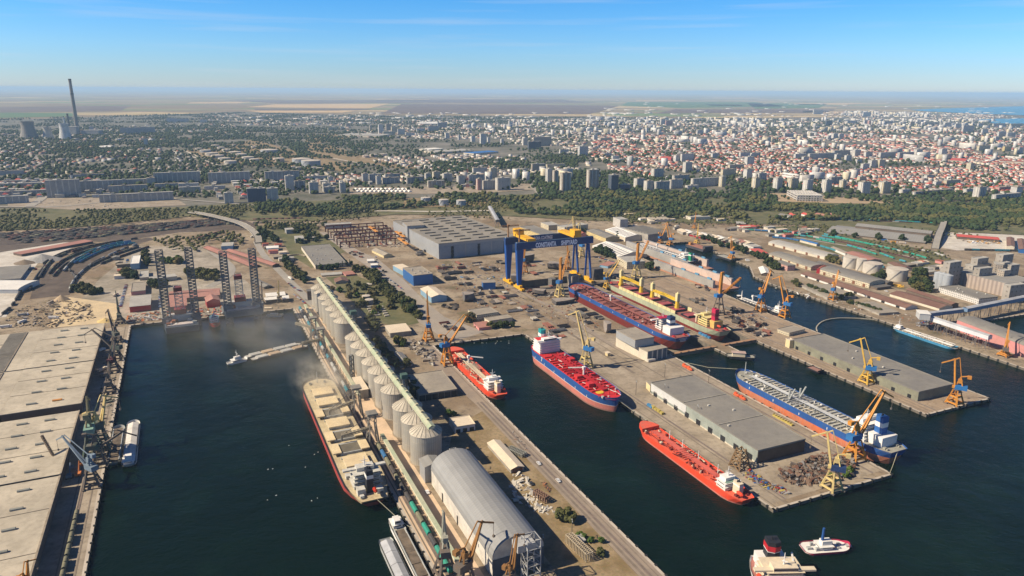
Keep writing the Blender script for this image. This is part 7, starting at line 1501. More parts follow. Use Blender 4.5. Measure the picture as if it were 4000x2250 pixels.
trees('B2',[(420,450),(560,420),(680,420),(300,280),(420,300),(560,300),(650,270)],26,[0,1,3],"around the grey huts",(.8,1.3),14)
trees('B2',[(1150,1200),(1180,1290),(1200,1340)],5,[1],"beside the dark elevator tower",(.9,1.2),5)
trees('E2',[(1200,100),(1300,230),(1380,330),(1450,350),(1580,350)],12,[1,0],"behind the middle silos",(.8,1.2),5)
trees('E2',[(1520,480),(1580,570),(1620,640)],7,[1,0],"against the flat concrete store",(.8,1.0),3)
trees('E2',[(1420,100),(1480,150)],4,[1,2],"in the yard of the gabled store",(.8,1.1),4)
trees('B2',[(2130,1240),(2170,1200)],3,[4],"before the cream yard office",(1.2,1.5),3)
trees('B2',[(2380,1300),(2576,1280)],7,[0,1],"on the bank of the tanker basin",(.7,1.0),4)
trees('B3',[(850,530),(930,560),(1000,590),(1030,600)],8,[0,3],"in front of the machine hall",(1.0,1.5),4)
trees('B3',[(1390,700),(1410,720)],2,[3],"beside the cream four-storey offices",(1.1,1.3),3)
trees('B3',[(500,350),(620,340),(720,330)],8,[0],"around the five-storey white office",(.9,1.2),8)
trees('B3',[(1060,380),(1100,400),(1330,400)],8,[0,3],"between the white-roofed halls",(.9,1.2),6)
trees('B3',[(1920,400),(2020,430),(2150,490),(2300,520),(2420,570),(2560,620)],16,[3,0],"along the channel bank",(.9,1.3),4)
trees('B4',[(0,640),(60,700),(150,720)],9,[0,3],"behind the pink office",(1.0,1.4),6)
trees('B4',[(240,850),(320,870),(740,1010),(800,970),(900,1010)],12,[0,1],"on the right-hand quay",(.8,1.1),5)
trees('B4',[(820,1040),(1000,1100),(1140,1140)],12,[0,1],"hedging the loading platform",(.6,.8),3)
trees('B4',[(1480,880),(1560,930),(1500,820),(1560,760)],14,[3,0,1],"beside the grain elevator",(1.2,1.7),8)
trees('B4',[(1080,820),(1150,780),(1220,800)],8,[1,3],"between the white oil tanks",(.9,1.3),6)
trees('B4',[(610,600),(660,640),(740,660)],7,[4,1],"left of the white oil tanks",(1.0,1.3),5)
trees('B4',[(630,370),(1640,440),(1650,470)],5,[3],"by the broad ribbed warehouse",(1.0,1.4),5)
trees('B1',[(1270,760),(1290,800)],2,[1],"left of the grey square shed",(1.3,1.6),2)
trees('B1',[(1350,780),(1370,800)],3,[0],"before the grey square shed",(1.2,1.5),3)
trees('B1',[(1680,640),(1740,620),(1830,650)],9,[2,2,4],"behind the nearer drilling rig",(1.2,1.6),9)
trees('B1',[(1950,760),(2050,780),(2130,800)],12,[0,1],"in the dusty grove between the rigs",(1.3,1.7),10)
trees('B1',[(1530,860),(1600,880),(1700,880)],8,[0],"against the low pale row",(1.1,1.4),5)
trees('B1',[(790,900),(900,940),(1000,950)],14,[1,0],"on the oval islet of the western yard",(.9,1.2),9)
trees('B1',[(1450,540),(1480,600),(1530,680)],7,[1,0],"behind the white office",(.9,1.2),6)
trees('G3',[(470,870),(620,910)],2,[2,1],"on the dry grass pier",(.8,1.0),1)
trees('G3',[(640,1020),(740,1090),(850,1110),(890,1100)],6,[2],"around the tiny green hut",(.35,.55),3)
trees('G3',[(885,1210),(885,1270)],2,[1],"at the end of the thin pale frame",(.4,.5),1)
trees('E2',[(1930,820),(2000,830)],2,[2],"on the dry grass behind the white store",(.6,.7),2)
trees('G4',[(780,450),(880,400),(460,510)],3,[2],"growing on the scrap heap",(.6,.8),1)
NT=len([o for o in COL.objects if o.get('category')=='tree'])
# wooded slope and town greenery: beyond counting
def mass_trees(name,pts,label,seed,leaf,arrays):
 rs=random.Random(seed);T=[(np.array(V,dtype=np.float32),np.array(F,dtype=np.int32))for V,F in arrays];VV,FF,off=[],[],0;nf=T[0][1].shape[1]
 for(x,y,z,s)in pts:
  V,F=T[rs.randrange(len(T))];a=rs.uniform(0,6.28);c,sn=math.cos(a)*s,math.sin(a)*s
  P=np.empty_like(V);P[:,0]=V[:,0]*c-V[:,1]*sn+x;P[:,1]=V[:,0]*sn+V[:,1]*c+y;P[:,2]=V[:,2]*s*rs.uniform(.8,1.2)+z
  VV.append(P);FF.append(F+off);off+=len(V)
 V=np.concatenate(VV);F=np.concatenate(FF);me=bpy.data.meshes.new(name);me.vertices.add(len(V));me.vertices.foreach_set('co',V.ravel());me.loops.add(F.size);me.loops.foreach_set('vertex_index',F.ravel());me.polygons.add(len(F));me.polygons.foreach_set('loop_start',np.arange(0,F.size,nf,dtype=np.int32));me.materials.append(leaf);me.update();me.validate()
 o=bpy.data.objects.new(name,me);COL.objects.link(o);return tag(o,label,"trees",kind='stuff')
BL=[blob_arrays(s,4.8,8.5)for s in range(6)];BS=[blob_arrays(20+s,7.0,8.5,1)for s in range(4)]
def zone(k,pts,step,seed,thr=-.15,z=GZ+1,s=(.6,1.7),nsc=.006):
 poly=wpoly(k,pts);r=random.Random(seed);out=[];x0,x1=min(p[0]for p in poly),max(p[0]for p in poly);y0,y1=min(p[1]for p in poly),max(p[1]for p in poly);y=y0
 while y<y1:
  x=max(x0,-.76*y)
  while x<min(x1,.76*y):
   a,b=x+r.uniform(-.5,.5)*step,y+r.uniform(-.5,.5)*step;x+=step
   if inpoly(a,b,poly)and noise.noise(Vector((a*nsc,b*nsc,seed)))>thr+r.uniform(-.12,.12):out.append((a,b,z,r.uniform(*s)))
  y+=step
 return out
wood=[]
wood+=zone('D',[(1250,500),(1500,488),(1700,490),(1900,500),(2000,520),(2350,530),(2576,525),(2700,580),(2300,560),(2000,556),(1700,552),(1500,548),(1300,540)],11,1,-.33)
wood+=zone('D',[(640,515),(850,500),(1000,492),(1250,492),(1250,510),(1100,520),(1000,528),(850,545),(640,552)],12,2,-.12)
wood+=zone('D',[(2100,520),(2576,515),(2576,585),(2420,580),(2200,545)],12,3,-.2)
wood+=zone('D',[(2180,515),(2576,495),(2576,530),(2300,535)],11,9,-.25)
w1=[w for w in wood if noise.noise(Vector((w[0]*.012,w[1]*.012,3)))+rt.uniform(-.2,.2)>.1];w0=[w for w in wood if w not in set(w1)]if 0 else[w for w in wood if w not in w1]
mass_trees("wooded_slope_thicket",w1,"lighter olive trees and bushes mixed into the woodland slope",6,LEAF[1],BL)
mass_trees("wooded_slope",w0,"dense dark green woodland on the slope between port and town",1,LEAF[0],BL)
scr=zone('D',[(-40,530),(200,532),(450,528),(640,515),(660,556),(480,548),(200,575),(-40,590)],12,4,-.12,s=(.5,1.0))
scr+=zone('D',[(800,535),(1250,520),(1500,545),(2000,562),(2340,580),(2500,600),(2000,585),(1500,560),(1250,552),(1000,548),(810,562)],14,5,.05,s=(.35,.8))
scr+=zone('B1',[(1500,400),(1900,390),(2300,330),(2500,400),(2400,480),(2100,420),(1980,560),(1700,500)],12,6,-.2,s=(.5,1.0))+zone('B2',[(650,320),(0,300),(0,230),(640,230)],12,7,-.2,s=(.5,1.1))+zone('B4',[(1560,500),(1900,560),(1800,640),(1500,600),(0,340),(0,290),(900,380)],14,8,0,s=(.4,.7))
scr+=zone('B3',[(-1200,60),(0,130),(900,190),(1800,230),(2576,300),(2576,200),(1800,140),(900,100),(0,40)],13,23,-.02,s=(.4,1.0))+zone('B4',[(0,260),(700,190),(1500,230),(1650,160),(600,120),(0,180)],13,24,-.05,s=(.5,1.0))
mass_trees("scrub_thicket",scr,"olive scrub and bushes spread over the slope and railway edges",2,LEAF[1],BL)
tw=zone('D',[(0,300),(300,292),(600,284),(900,290),(1300,295),(2080,300),(2576,310),(2576,492),(1700,480),(1300,480),(1000,480),(640,500),(0,495)],34,10,.03,z=GZ,s=(.9,1.7),nsc=.003)
tw+=zone('D',[(1000,430),(1500,380),(1780,385),(1900,400),(1700,415),(1450,410),(1100,445)],19,11,-.05,z=GZ)+zone('D',[(1350,440),(1480,430),(1640,440),(1680,490),(1350,492)],14,12,-.2,z=GZ)
tw=[w for w in tw if w[0]<w[1]*.1 or rt.random()<.6]
tw+=zone('D',[(150,360),(420,345),(650,365),(760,392),(860,430),(700,450),(400,440),(100,430)],21,13,-.02,z=GZ)+zone('D',[(0,430),(450,432),(1000,440),(1200,440),(1200,470),(860,475),(640,500),(450,500),(0,490)],19,14,-.05,z=GZ)
tw+=zone('D',[(1850,480),(2576,492),(2576,512),(1850,505)],14,15,0,z=GZ)+zone('D',[(1080,405),(1450,395),(1450,425),(1100,440)],19,16,-.1,z=GZ)+zone('D',[(1560,385),(2400,405),(2576,440),(2576,490),(1700,455),(1540,420)],30,18,-.02,z=GZ,s=(.7,1.2))+zone('D',[(720,365),(780,360),(770,385),(840,400),(760,400)],15,17,-.3,z=GZ)
tw+=zone('D',[(0,330),(600,320),(1000,345),(900,400),(600,350),(300,380),(0,420)],26,19,-.05,z=GZ,s=(1,1.6))
tw+=zone('D',[(1640,445),(2576,475),(2576,508),(1850,498),(1680,495)],17,25,-.05,z=GZ)+zone('D',[(1300,440),(1500,445),(1640,450),(1640,480),(1300,470)],20,26,0,z=GZ)
mass_trees("town_trees",tw,"dark green trees scattered all through the town",3,LEAF[0],BS)
print("TREES",NT,len(wood),len(scr),len(tw),"HOUSES",len(hs))
# ------------------------------------------------------------------ railways
RAIL=M("rails_and_sleepers",(0.20,0.15,0.12),(0.14,0.11,0.09),.2)
def track(k,pts,z=.12,w=2.4):
 L=smoothline([W(k,*p)for p in pts],6)if k else pts;mb=MB()
 for i in range(len(L)-1):
  a,b=L[i],L[i+1];d=(b-a).normalized();n_=Vector((-d.y,d.x,0));
  mb.face([(a-n_*w/2+Vector((0,0,z)))[:],(b-n_*w/2+Vector((0,0,z)))[:],(b+n_*w/2+Vector((0,0,z)))[:],(a+n_*w/2+Vector((0,0,z)))[:]])
  for s in(-.75,.75):mb.box(0,0,0,0,0,0)if False else mb.beam(a+n_*s+Vector((0,0,z+.08)),b+n_*s+Vector((0,0,z+.08)),.14,m=1)
 return tag(mb.build("railway_track",[RAIL,M("rail_steel",(0.3,0.27,0.25))]),kind='structure')
WM={c:M("wagon_"+c,v,v2,.2)for c,v,v2 in(('green',(0.02,0.27,0.19),(0.04,0.22,0.16)),('turquoise',(0.04,0.26,0.30),(0.05,0.21,0.26)),('blue',(0.03,0.14,0.32),(0.04,0.12,0.25)),('rust',(0.11,0.05,0.04),(0.08,0.045,0.04)),('dark',(0.05,0.05,0.055),(0.08,0.07,0.06)),('grey',(0.40,0.40,0.38),(0.3,0.3,0.28)),('olive',(0.20,0.19,0.12),(0.15,0.145,0.1)),('teal',(0.03,0.20,0.26),(0.03,0.17,0.22)))}
def make_wagon(c,kind):
 t=thing("freight_wagon","","wagon");m_=WM[c];q=MB()
 if kind=='hopper':
  for x0,x1 in((-6.6,6.6),):
   q.face([(x0,-1.5,1.6),(x1,-1.5,1.6),(x1,-1.5,3.4),(x0,-1.5,3.4)]);q.face([(x1,1.5,1.6),(x0,1.5,1.6),(x0,1.5,3.4),(x1,1.5,3.4)])
   q.face([(x0,-1.5,3.4),(x1,-1.5,3.4),(x1-.5,-.6,4.3),(x0+.5,-.6,4.3)]);q.face([(x1,1.5,3.4),(x0,1.5,3.4),(x0+.5,.6,4.3),(x1-.5,.6,4.3)]);q.face([(x0+.5,-.6,4.3),(x1-.5,-.6,4.3),(x1-.5,.6,4.3),(x0+.5,.6,4.3)])
   q.face([(x1,-1.5,1.6),(x1,1.5,1.6),(x1,1.5,3.4),(x1-.5,.6,4.3),(x1-.5,-.6,4.3),(x1,-1.5,3.4)]);q.face([(x0,1.5,1.6),(x0,-1.5,1.6),(x0,-1.5,3.4),(x0+.5,-.6,4.3),(x0+.5,.6,4.3),(x0,1.5,3.4)])
 elif kind=='tank':q.cyl((-6.2,0,2.7),(6.2,0,2.7),1.45,n=14);q.cyl((0,0,4),(0,0,4.5),.6,n=8)
 elif kind=='box':q.box(-6.6,-1.45,1.3,6.6,1.45,3.9);q.box(-6.7,-1.0,3.9,6.7,1.0,4.3)
 else:
  for y in(-1.45,1.33):q.box(-6.6,y,1.3,6.6,y+.12,3.1)
  q.box(-6.6,-1.45,1.3,-6.48,1.45,3.1);q.box(6.48,-1.45,1.3,6.6,1.45,3.1);q.box(-6.5,-1.4,1.2,6.5,1.4,2.1)
 q.build("wagon_body",m_,t);q=MB();q.box(-6.8,-1.2,.9,6.8,1.2,1.28)
 for x in(-4.6,4.6):q.box(x-1.3,-1.1,.2,x+1.3,1.1,.9)
 q.build("underframe",DKS,t);return freeze(t)
WP={};WPU=set();WC=[0];WREST=[]
KN={'hopper':"covered hopper wagon",'tank':"tank wagon",'box':"box wagon",'open':"open freight wagon"}
def wagons(k,pts,cols,kind,where,off=0,step=14.2,skip=.04,z=.1,lim=10**6,seed=1):
 r=random.Random(seed);L=smoothline([W(k,*p)for p in pts],6)if k else pts;n_=0
 for p,a in cumul(L,step,off):
  n_+=1
  if n_>lim:break
  if r.random()<skip:continue
  c=r.choice(cols);key=(c,kind)
  if WC[0]>=300:WREST.append((p.x,p.y,GZ,a,13.2,3.0,3.6,.6,('green','turquoise','blue','rust','dark','grey','olive','teal').index(c)));continue
  WC[0]+=1;lab=f"{c} {KN[kind]} {where}"
  if key not in WP:WP[key]=make_wagon(c,kind)
  t=WP[key]
  if key not in WPU:WPU.add(key);t.location=(p.x,p.y,GZ+z);t.rotation_euler.z=a;t['label']=lab;t['group']="railway wagons of the port"
  else:dup(t,(p.x,p.y,GZ+z),a,label=lab,group="railway wagons of the port")
  # nearest first
track(None,[H(150,-96.5),H(-300,-96.5),H(-640,-97)]);wagons(None,[H(-540,-96.5,GZ),H(-335,-96.5,GZ)],['olive'],'tank',"in the line along the lower west quay",6,14.6,0)
track(None,[H(150,125),H(-300,125),H(-990,125)]);track(None,[H(150,130),H(-990,129.5)])
wagons(None,[H(-550,127,GZ),H(-360,127,GZ)],['olive','dark','green','blue','dark'],'hopper',"on the silo quay beside the vaulted store",4,14.4,0,seed=4);wagons(None,[H(-985,127,GZ),H(-655,127,GZ)],['dark','teal','grey'],'hopper',"on the silo quay below the far silos",4,14.4,.02,seed=8)
track(None,[H(-345,388),H(-760,388)]);track(None,[H(-345,482),H(-630,482)]);track(None,[H(-405,640),H(-900,640)]);track(None,[H(-600,700),H(-1000,702)]);track(None,[H(150,243),H(-600,243)])
gl=['green','green','green','turquoise','grey']
wl=[([(590,362),(850,420),(1340,530)],gl,'hopper',"on the main green row"),([(150,328),(500,368),(940,440),(1330,528)],gl,'hopper',"on the long green row"),([(340,372),(700,425),(1150,530),(1480,610)],['rust'],'open',"on the rust-red line"),([(470,405),(800,470),(1085,560)],['green','turquoise','green'],'hopper',"on the third green row"),([(1110,545),(1290,610),(1400,640)],['green','turquoise','blue'],'hopper',"near the blue locomotive"),([(0,382),(250,410),(500,470),(800,560),(1160,680)],['turquoise','teal','blue'],'box',"on the turquoise row behind the grey warehouse"),([(690,585),(900,625),(1150,690)],['teal','turquoise'],'box',"beside the white tanks"),([(1040,465),(1400,545),(1620,610)],['green','grey','green'],'hopper',"by the pink patched shed"),([(1380,490),(1600,530),(1780,580)],['grey','rust','grey'],'hopper',"below the road viaduct"),([(0,345),(400,380),(650,420)],gl,'hopper',"at the western end of the green rows"),([(40,212),(400,205),(900,210),(1300,225),(1690,245)],['turquoise','teal','green'],'hopper',"on the far turquoise line"),([(700,215),(1100,222),(1500,240)],['rust','grey'],'open',"on the far rusty line"),([(1820,510),(2576,525)],['teal','dark'],'box',"behind the pale yard")]
for i,(pts,cols,kd,wh)in enumerate(wl):track('B4',pts);wagons('B4',pts,cols,kd,wh,i*3,14.2,.12,seed=i)
wagons('B3',[(2270,305),(2576,325)],['blue','green'],'hopper',"at the edge of the shunting yard",0)
bl=[([(760,640),(900,560),(1100,480),(1350,435)],['teal','blue'],'hopper',"in the curving blue rake, first line"),([(745,625),(880,545),(1080,468),(1330,425)],['teal','blue'],'hopper',"in the curving blue rake, second line"),([(775,655),(920,575),(1120,492),(1370,445)],['teal','blue'],'hopper',"in the curving blue rake, third line"),([(705,940),(720,870),(800,760),(960,640),(1200,525),(1400,450)],['dark','grey'],'hopper',"in the dark curve beside the oval islet"),([(560,700),(650,610),(850,510),(1200,430)],['dark','rust'],'open',"in the short dark rakes"),([(640,730),(720,640),(800,590),(1000,500)],['grey','dark'],'box',"at the head of the blue rakes"),([(430,660),(540,590),(700,525),(1000,460),(1400,395)],['dark'],'hopper',"on the green-edged outer curve"),([(300,930),(360,800),(450,680)],['dark'],'hopper',"beside the white road"),([(0,1180),(120,1080),(230,900),(280,830)],['dark','dark'],'tank',"along the pale road at the left edge"),([(690,700),(740,760),(790,800)],['dark'],'open',"on the stub track")]
for pts in([(480,770),(600,640),(820,540),(1150,450)],[(520,800),(660,660),(880,560),(1200,470)],[(870,700),(1000,630),(1200,545),(1420,475)],[(930,700),(1070,630),(1270,560),(1500,480)],[(380,820),(500,640),(640,560),(900,480)]):bl.append((pts,['dark','dark','olive','rust'],'open',"in the dark fan of sidings on the west side"))
for i,(pts,cols,kd,wh)in enumerate(bl):track('B1',pts);wagons('B1',pts,cols,kd,wh,i*2,14.2,.08,seed=30+i)
for i in range(12):
 y0=335+i*10;pts=[(-60,y0+20),(400,y0-8-i),(1000,y0-45-i*2),(1700,y0-95-i*4),(2400,y0-150-i*5)];track('B1',pts);wagons('B1',pts,['dark','dark','rust','dark','dark','olive']if i%3 else['dark','dark','rust'],'open' if i%2 else 'hopper',"in the western marshalling yard",i*5,14.2,.25,seed=50+i)
wagons('B2',[(0,205),(200,200),(460,195)],['rust'],'box',"at the far end of the marshalling yard",0);wagons('B2',[(0,240),(150,236)],['dark'],'box',"at the far end of the marshalling yard",0)
if WREST:mass("marshalling_yard_wagons",[(*w,w[8])for w in WREST],[WM[c]for c in('green','turquoise','blue','rust','dark','grey','olive','teal')],"hundreds of dark wagons standing in the western marshalling yard","wagons")
# ------------------------------------------------------------------ cars and lorries
CC=[M("car_white",(0.7,0.7,0.7),rough=.35),M("car_silver",(0.4,0.41,0.42),rough=.35),M("car_dark",(0.04,0.045,0.055),rough=.3),M("car_blue",(0.05,0.14,0.35),rough=.35),M("car_red",(0.4,0.03,0.03),rough=.35)];CN=["white","silver","dark","blue","red"]
CP={};
def car(p,a,i,where,s=1):
 if i not in CP:
  t=thing("parked_car","","car");q=MB();pr=[(-2.2,.35),(2.2,.35),(2.25,.85),(1.2,.95),(.6,1.42),(-1.3,1.45),(-2.0,.98),(-2.25,.9)]
  for(x0,z0),(x1,z1)in zip(pr,pr[1:]+pr[:1]):q.face([(x0,-.85,z0),(x0,.85,z0),(x1,.85,z1),(x1,-.85,z1)])
  q.face([(x,-.85,z)for x,z in pr]);q.face([(x,.85,z)for x,z in reversed(pr)]);q.build("body",CC[i],t)
  q=MB();q.box(-1.25,-.88,1.0,.75,.88,1.36);q.build("side_glass",BKGL,t)
  for x in(-1.4,1.4):q=MB();q.cyl((x,-.9,.33),(x,.9,.33),.33,n=10);q.build("wheel_pair",DKS,t)
  freeze(t);CP[i]=t;t.location=(p.x,p.y,p.z);t.rotation_euler.z=a;t['label']=f"{CN[i]} car {where}";t['group']="parked cars";return
 dup(CP[i],(p.x,p.y,p.z),a,label=f"{CN[i]} car {where}",group="parked cars",scale=s)
rk=random.Random(11)
def cars(k,pts,step,where,ang=math.pi/2,skip=.15):
 for p,a in cumul([W(k,*q)for q in pts],step,1):
  if rk.random()>skip:car(p,a+ang+rk.uniform(-.05,.05),rk.choice((0,1,2,2,3,1,4)),where)
cars('B1',[(1210,1080),(1270,860)],3.2,"parked beside the bright red hall");cars('B1',[(1610,1100),(1610,950)],3.2,"parked between red hall and rig");cars('B1',[(1265,690),(1285,600)],3.2,"parked by the white office")
cars('B2',[(325,840),(400,900),(470,930)],3.2,"parked along the curved port road",.9);cars('B2',[(370,950),(440,1000),(500,1050)],4,"queued on the silo quay road",.2);cars('B2',[(1320,790),(1420,860),(1480,910)],4.2,"parked along the yard road",.3);cars('B2',[(1300,860),(1200,560)],22,"parked before the green strip",.3)
cars('B3',[(850,575),(1050,640)],3.6,"parked in front of the machine hall");cars('B4',[(1500,1250),(1640,1220)],3.4,"parked beneath the white conveyor gallery");cars('B4',[(1510,1275),(1640,1250)],3.4,"parked beneath the white conveyor gallery")
cars('A1',[(450,1440),(700,1435),(950,1440)],9,"parked at the western market",.2,.3);cars('B1',[(430,60),(800,45),(1250,80)],7,"parked at the western market",.2,.3)
for k,x,y,i,wh in(('G3',465,495,0,"alone on the pier road beside the long basin"),('G3',195,525,2,"alone on the cracked slab of the dry grass pier"),('G2',1725,612,0,"alone beside the vaulted store's white wall"),('B2',300,650,0,"driving on the curved port road"),('B4',1190,925,0,"beside the red transit shed"),('G3',270,322,0,"near the brick row on the pier road")):car(W(k,x,y),TH,i,wh,1.25)
def truck(p,a,c,lab):
 t=thing("lorry",lab,"lorry",p,a,"lorries in the port");q=MB();q.box(-6,-1.25,1.1,4.2,1.25,3.9);q.build("trailer",c,t);q=MB();q.box(4.6,-1.2,.6,6.6,1.2,3.1);q.build("cab",CC[4]if 'red' in lab else CC[0],t);q=MB();[q.cyl((x,-1.2,.5),(x,1.2,.5),.5,n=10)for x in(-4.5,-3.2,3.4,5.6)];q.build("wheels",DKS,t)
for k,x,y,a,c,lab in(('B1',330,710,20,GLASSY,"red-cabbed lorry with dark trailer by the grey warehouse"),('B1',230,1170,40,ROOFS['lgrey'],"lorry with grey trailer on the stone yard"),('B1',60,1290,25,ROOFS['white'],"lorry with white trailer beside the first warehouse"),('B1',225,1240,80,ROOFS['white'],"small lorry between heaps and warehouse"),('B1',540,1200,5,ROOFS['white'],"white lorry among the sandy heaps"),('B1',2540,380,80,ROOFS['white'],"white lorry on the curved viaduct"),('E1',1010,190,70,ROOFS['white'],"white-topped lorry under the dark green quay crane"),('E1',1035,385,75,ROOFS['cream'],"cream-topped lorry under the maroon crane"),('B4',1170,415,-15,ROOFS['blue'],"bright blue lorry by the broad ribbed warehouse"),('B4',1265,435,-15,M("lorry_orange",(0.7,0.33,0.04)),"orange lorry by the broad ribbed warehouse"),('B4',1350,440,-15,ROOFS['cream'],"cream lorry by the broad ribbed warehouse"),('B1',1165,970,90,ROOFS['cream'],"cream lorry on the pale open yard"),('B2',345,800,-50,ROOFS['white'],"white lorry on the curved port road")):
 truck(W(k,x,y),R(a),c,lab)
for i,(k,x,y)in enumerate((('G1',790,440),('G1',700,460))):
 p=W(k,x,y);t=thing("excavator",("orange","blue-grey")[i]+" excavator arm and cab on the west quay","excavator",p,R(110));mt=M("excavator_orange",(0.6,0.2,0.06))if i==0 else M("blue_grey_steel",(0.2,0.26,0.32));q=MB();q.box(-2.5,-2,1,2.5,2,3);q.build("body",mt,t);q=MB();q.box(-2.6,-2.2,0,2.6,-1.2,1);q.box(-2.6,1.2,0,2.6,2.2,1);q.build("tracks",DKS,t);q=MB();q.beam((2,0,2.5),(8,0,9),.8);q.beam((8,0,9),(13,0,4),.6);q.box(12,-1,2,14,1,4);q.build("arm",mt,t)
p=W('G1',610,380);t=thing("belt_loader","long thin conveyor boom resting over the warehouse roof","conveyor",p,0);q=MB();e=W('G1',420,35,26)-p;q.truss((0,0,2),e,1.4,1.4,14,.5);q.build("boom",M("brown_boom",(0.22,0.16,0.11)),t)
# ------------------------------------------------------------------ steel sections and clutter in the shipyard
SEC=[M("primer_grey",(0.17,0.16,0.15),(0.11,0.105,0.1),.2),M("primer_dark",(0.075,0.072,0.07),(0.12,0.1,0.09),.2),M("primer_red",(0.27,0.11,0.08),(0.2,0.09,0.07),.2),M("weathered_plate",(0.30,0.27,0.24),(0.24,0.2,0.17),.2),M("plate_pale",(0.42,0.4,0.36),(0.33,0.31,0.28),.2)]
SN=["grey","black-primed","red-primed","weathered","pale grey"];SP_={}
def section(p,a,i,s,where):
 if i not in SP_:
  t=thing("steel_section","","ship section");q=MB()
  for sx in(-1,1):
   for sy in(-1,0,1):q.box(sx*5.5-.5,sy*3-.5,0,sx*5.5+.5,sy*3+.5,1.2)
  q.build("trestle",DKS,t);q=MB();q.box(-7,-4,1.2,7,4,1.7,bottom=True);q.build("plate",SEC[i],t)
  for y in(-3.8,-1.3,1.3,3.6):q=MB();q.box(-7,y,1.71,7,y+.3,3.0);q.build("frame_rib",SEC[i],t)
  freeze(t);SP_[i]=t;t.location=p;t.rotation_euler.z=a;t.scale=s;t['label']=f"{SN[i]} ribbed steel ship section {where}";t['group']="steel sections of the shipyard";return
 dup(SP_[i],p,a,label=f"{SN[i]} ribbed steel ship section {where}",group="steel sections of the shipyard",scale=s)
PIPE={}
rq=random.Random(17)
def scatter(k,pts,n,fn):
 poly=wpoly(k,pts);xs=[p[0]for p in poly];ys=[p[1]for p in poly];c=0;g=0
 while c<n and g<n*40:
  g+=1;x,y=rq.uniform(min(xs),max(xs)),rq.uniform(min(ys),max(ys))
  if inpoly(x,y,poly):fn(Vector((x,y,GZ)),c);c+=1
def secf(where,kinds,smin=.6,smax=1.2,al=True):return lambda p,c:section(p,TH+(rq.choice((0,math.pi/2))if al else rq.uniform(0,3)),rq.choice(kinds),(rq.uniform(smin,smax)*rq.choice((.7,1,1.4)),rq.uniform(smin,smax),rq.uniform(.6,1.5)),where)
scatter('B2',[(1850,730),(2150,720),(2200,800),(1980,840)],8,secf("north of the small blue shed",[1,1,0]));scatter('B2',[(1980,850),(2240,860),(2300,980),(2150,1010)],8,secf("west of the small blue shed",[0,1]))
scatter('B2',[(2330,930),(2560,920),(2576,1060),(2250,1060)],11,secf("in front of the small blue shed",[1,2,4,3]));scatter('B2',[(1760,640),(2100,640),(2180,700),(1800,720)],10,secf("before the assembly hall doors",[2,2,3,1],.5,1));scatter('B2',[(2150,640),(2470,620),(2480,720),(2250,720)],9,secf("left of the gantry crane",[0,3,1]))
scatter('B2',[(1830,1050),(2010,1050),(2030,1120),(1850,1120)],9,secf("beside the pale blue workshop",[1,1],.3,.7,False));scatter('B2',[(1600,480),(1740,520),(1760,600),(1640,600)],10,secf("beside the assembly hall wall",[0,4,1],.5,.9));scatter('B2',[(1150,720),(1310,720),(1290,760),(1160,760)],8,secf("at the end of the yard road",[1,0],.3,.6,False));scatter('B2',[(930,520),(1080,540),(1120,590),(950,580)],10,secf("in the scrap bay",[3,1,2],.3,.6,False));scatter('B2',[(1880,1240),(2050,1240),(2060,1320),(1870,1320)],6,secf("by the orange crane",[3,2,4],.4,.8))
scatter('B3',[(20,1030),(130,1030),(330,1200),(180,1260),(0,1120)],11,secf("left of the gantry track",[1,4,1,2]));scatter('B3',[(540,1110),(780,1110),(900,1190),(740,1270)],9,secf("beside the docked tanker",[0,1,0]));scatter('B3',[(200,1270),(520,1240),(640,1350),(420,1440)],8,secf("behind the blue-red tanker",[1,4,2]));scatter('B3',[(120,870),(400,870),(420,960),(150,960)],14,secf("under the gantry crane",[2,2,3],.25,.6));scatter('B3',[(1780,1010),(1980,1010),(2000,1060),(1800,1070)],8,secf("behind the yellow-craned ship",[0,3],.3,.6,False));scatter('B3',[(2130,1080),(2340,1110),(2330,1150),(2140,1140)],8,secf("on the quay by the coaster",[1,0],.3,.6));scatter('B3',[(2150,1170),(2560,1240),(2576,1380),(2380,1360)],20,secf("in the dump right of the dry docks",[1,3,2,3],.4,.8,False))
scatter('B3',[(820,600),(1000,630),(1050,690),(900,660)],8,secf("in front of the machine hall",[0,4,1],.3,.5));scatter('B3',[(1440,620),(1480,680),(1420,690)],3,secf("beside the empty floating dock",[2,1],.4,.8,False));scatter('B3',[(1850,870),(1980,890),(1990,930),(1880,910)],7,secf("rusting below the floating dock",[2,2,3],.3,.6,False));scatter('B3',[(140,640),(480,650),(430,780),(180,760)],6,secf("inland of the gantry",[2,3,1],.5,1))
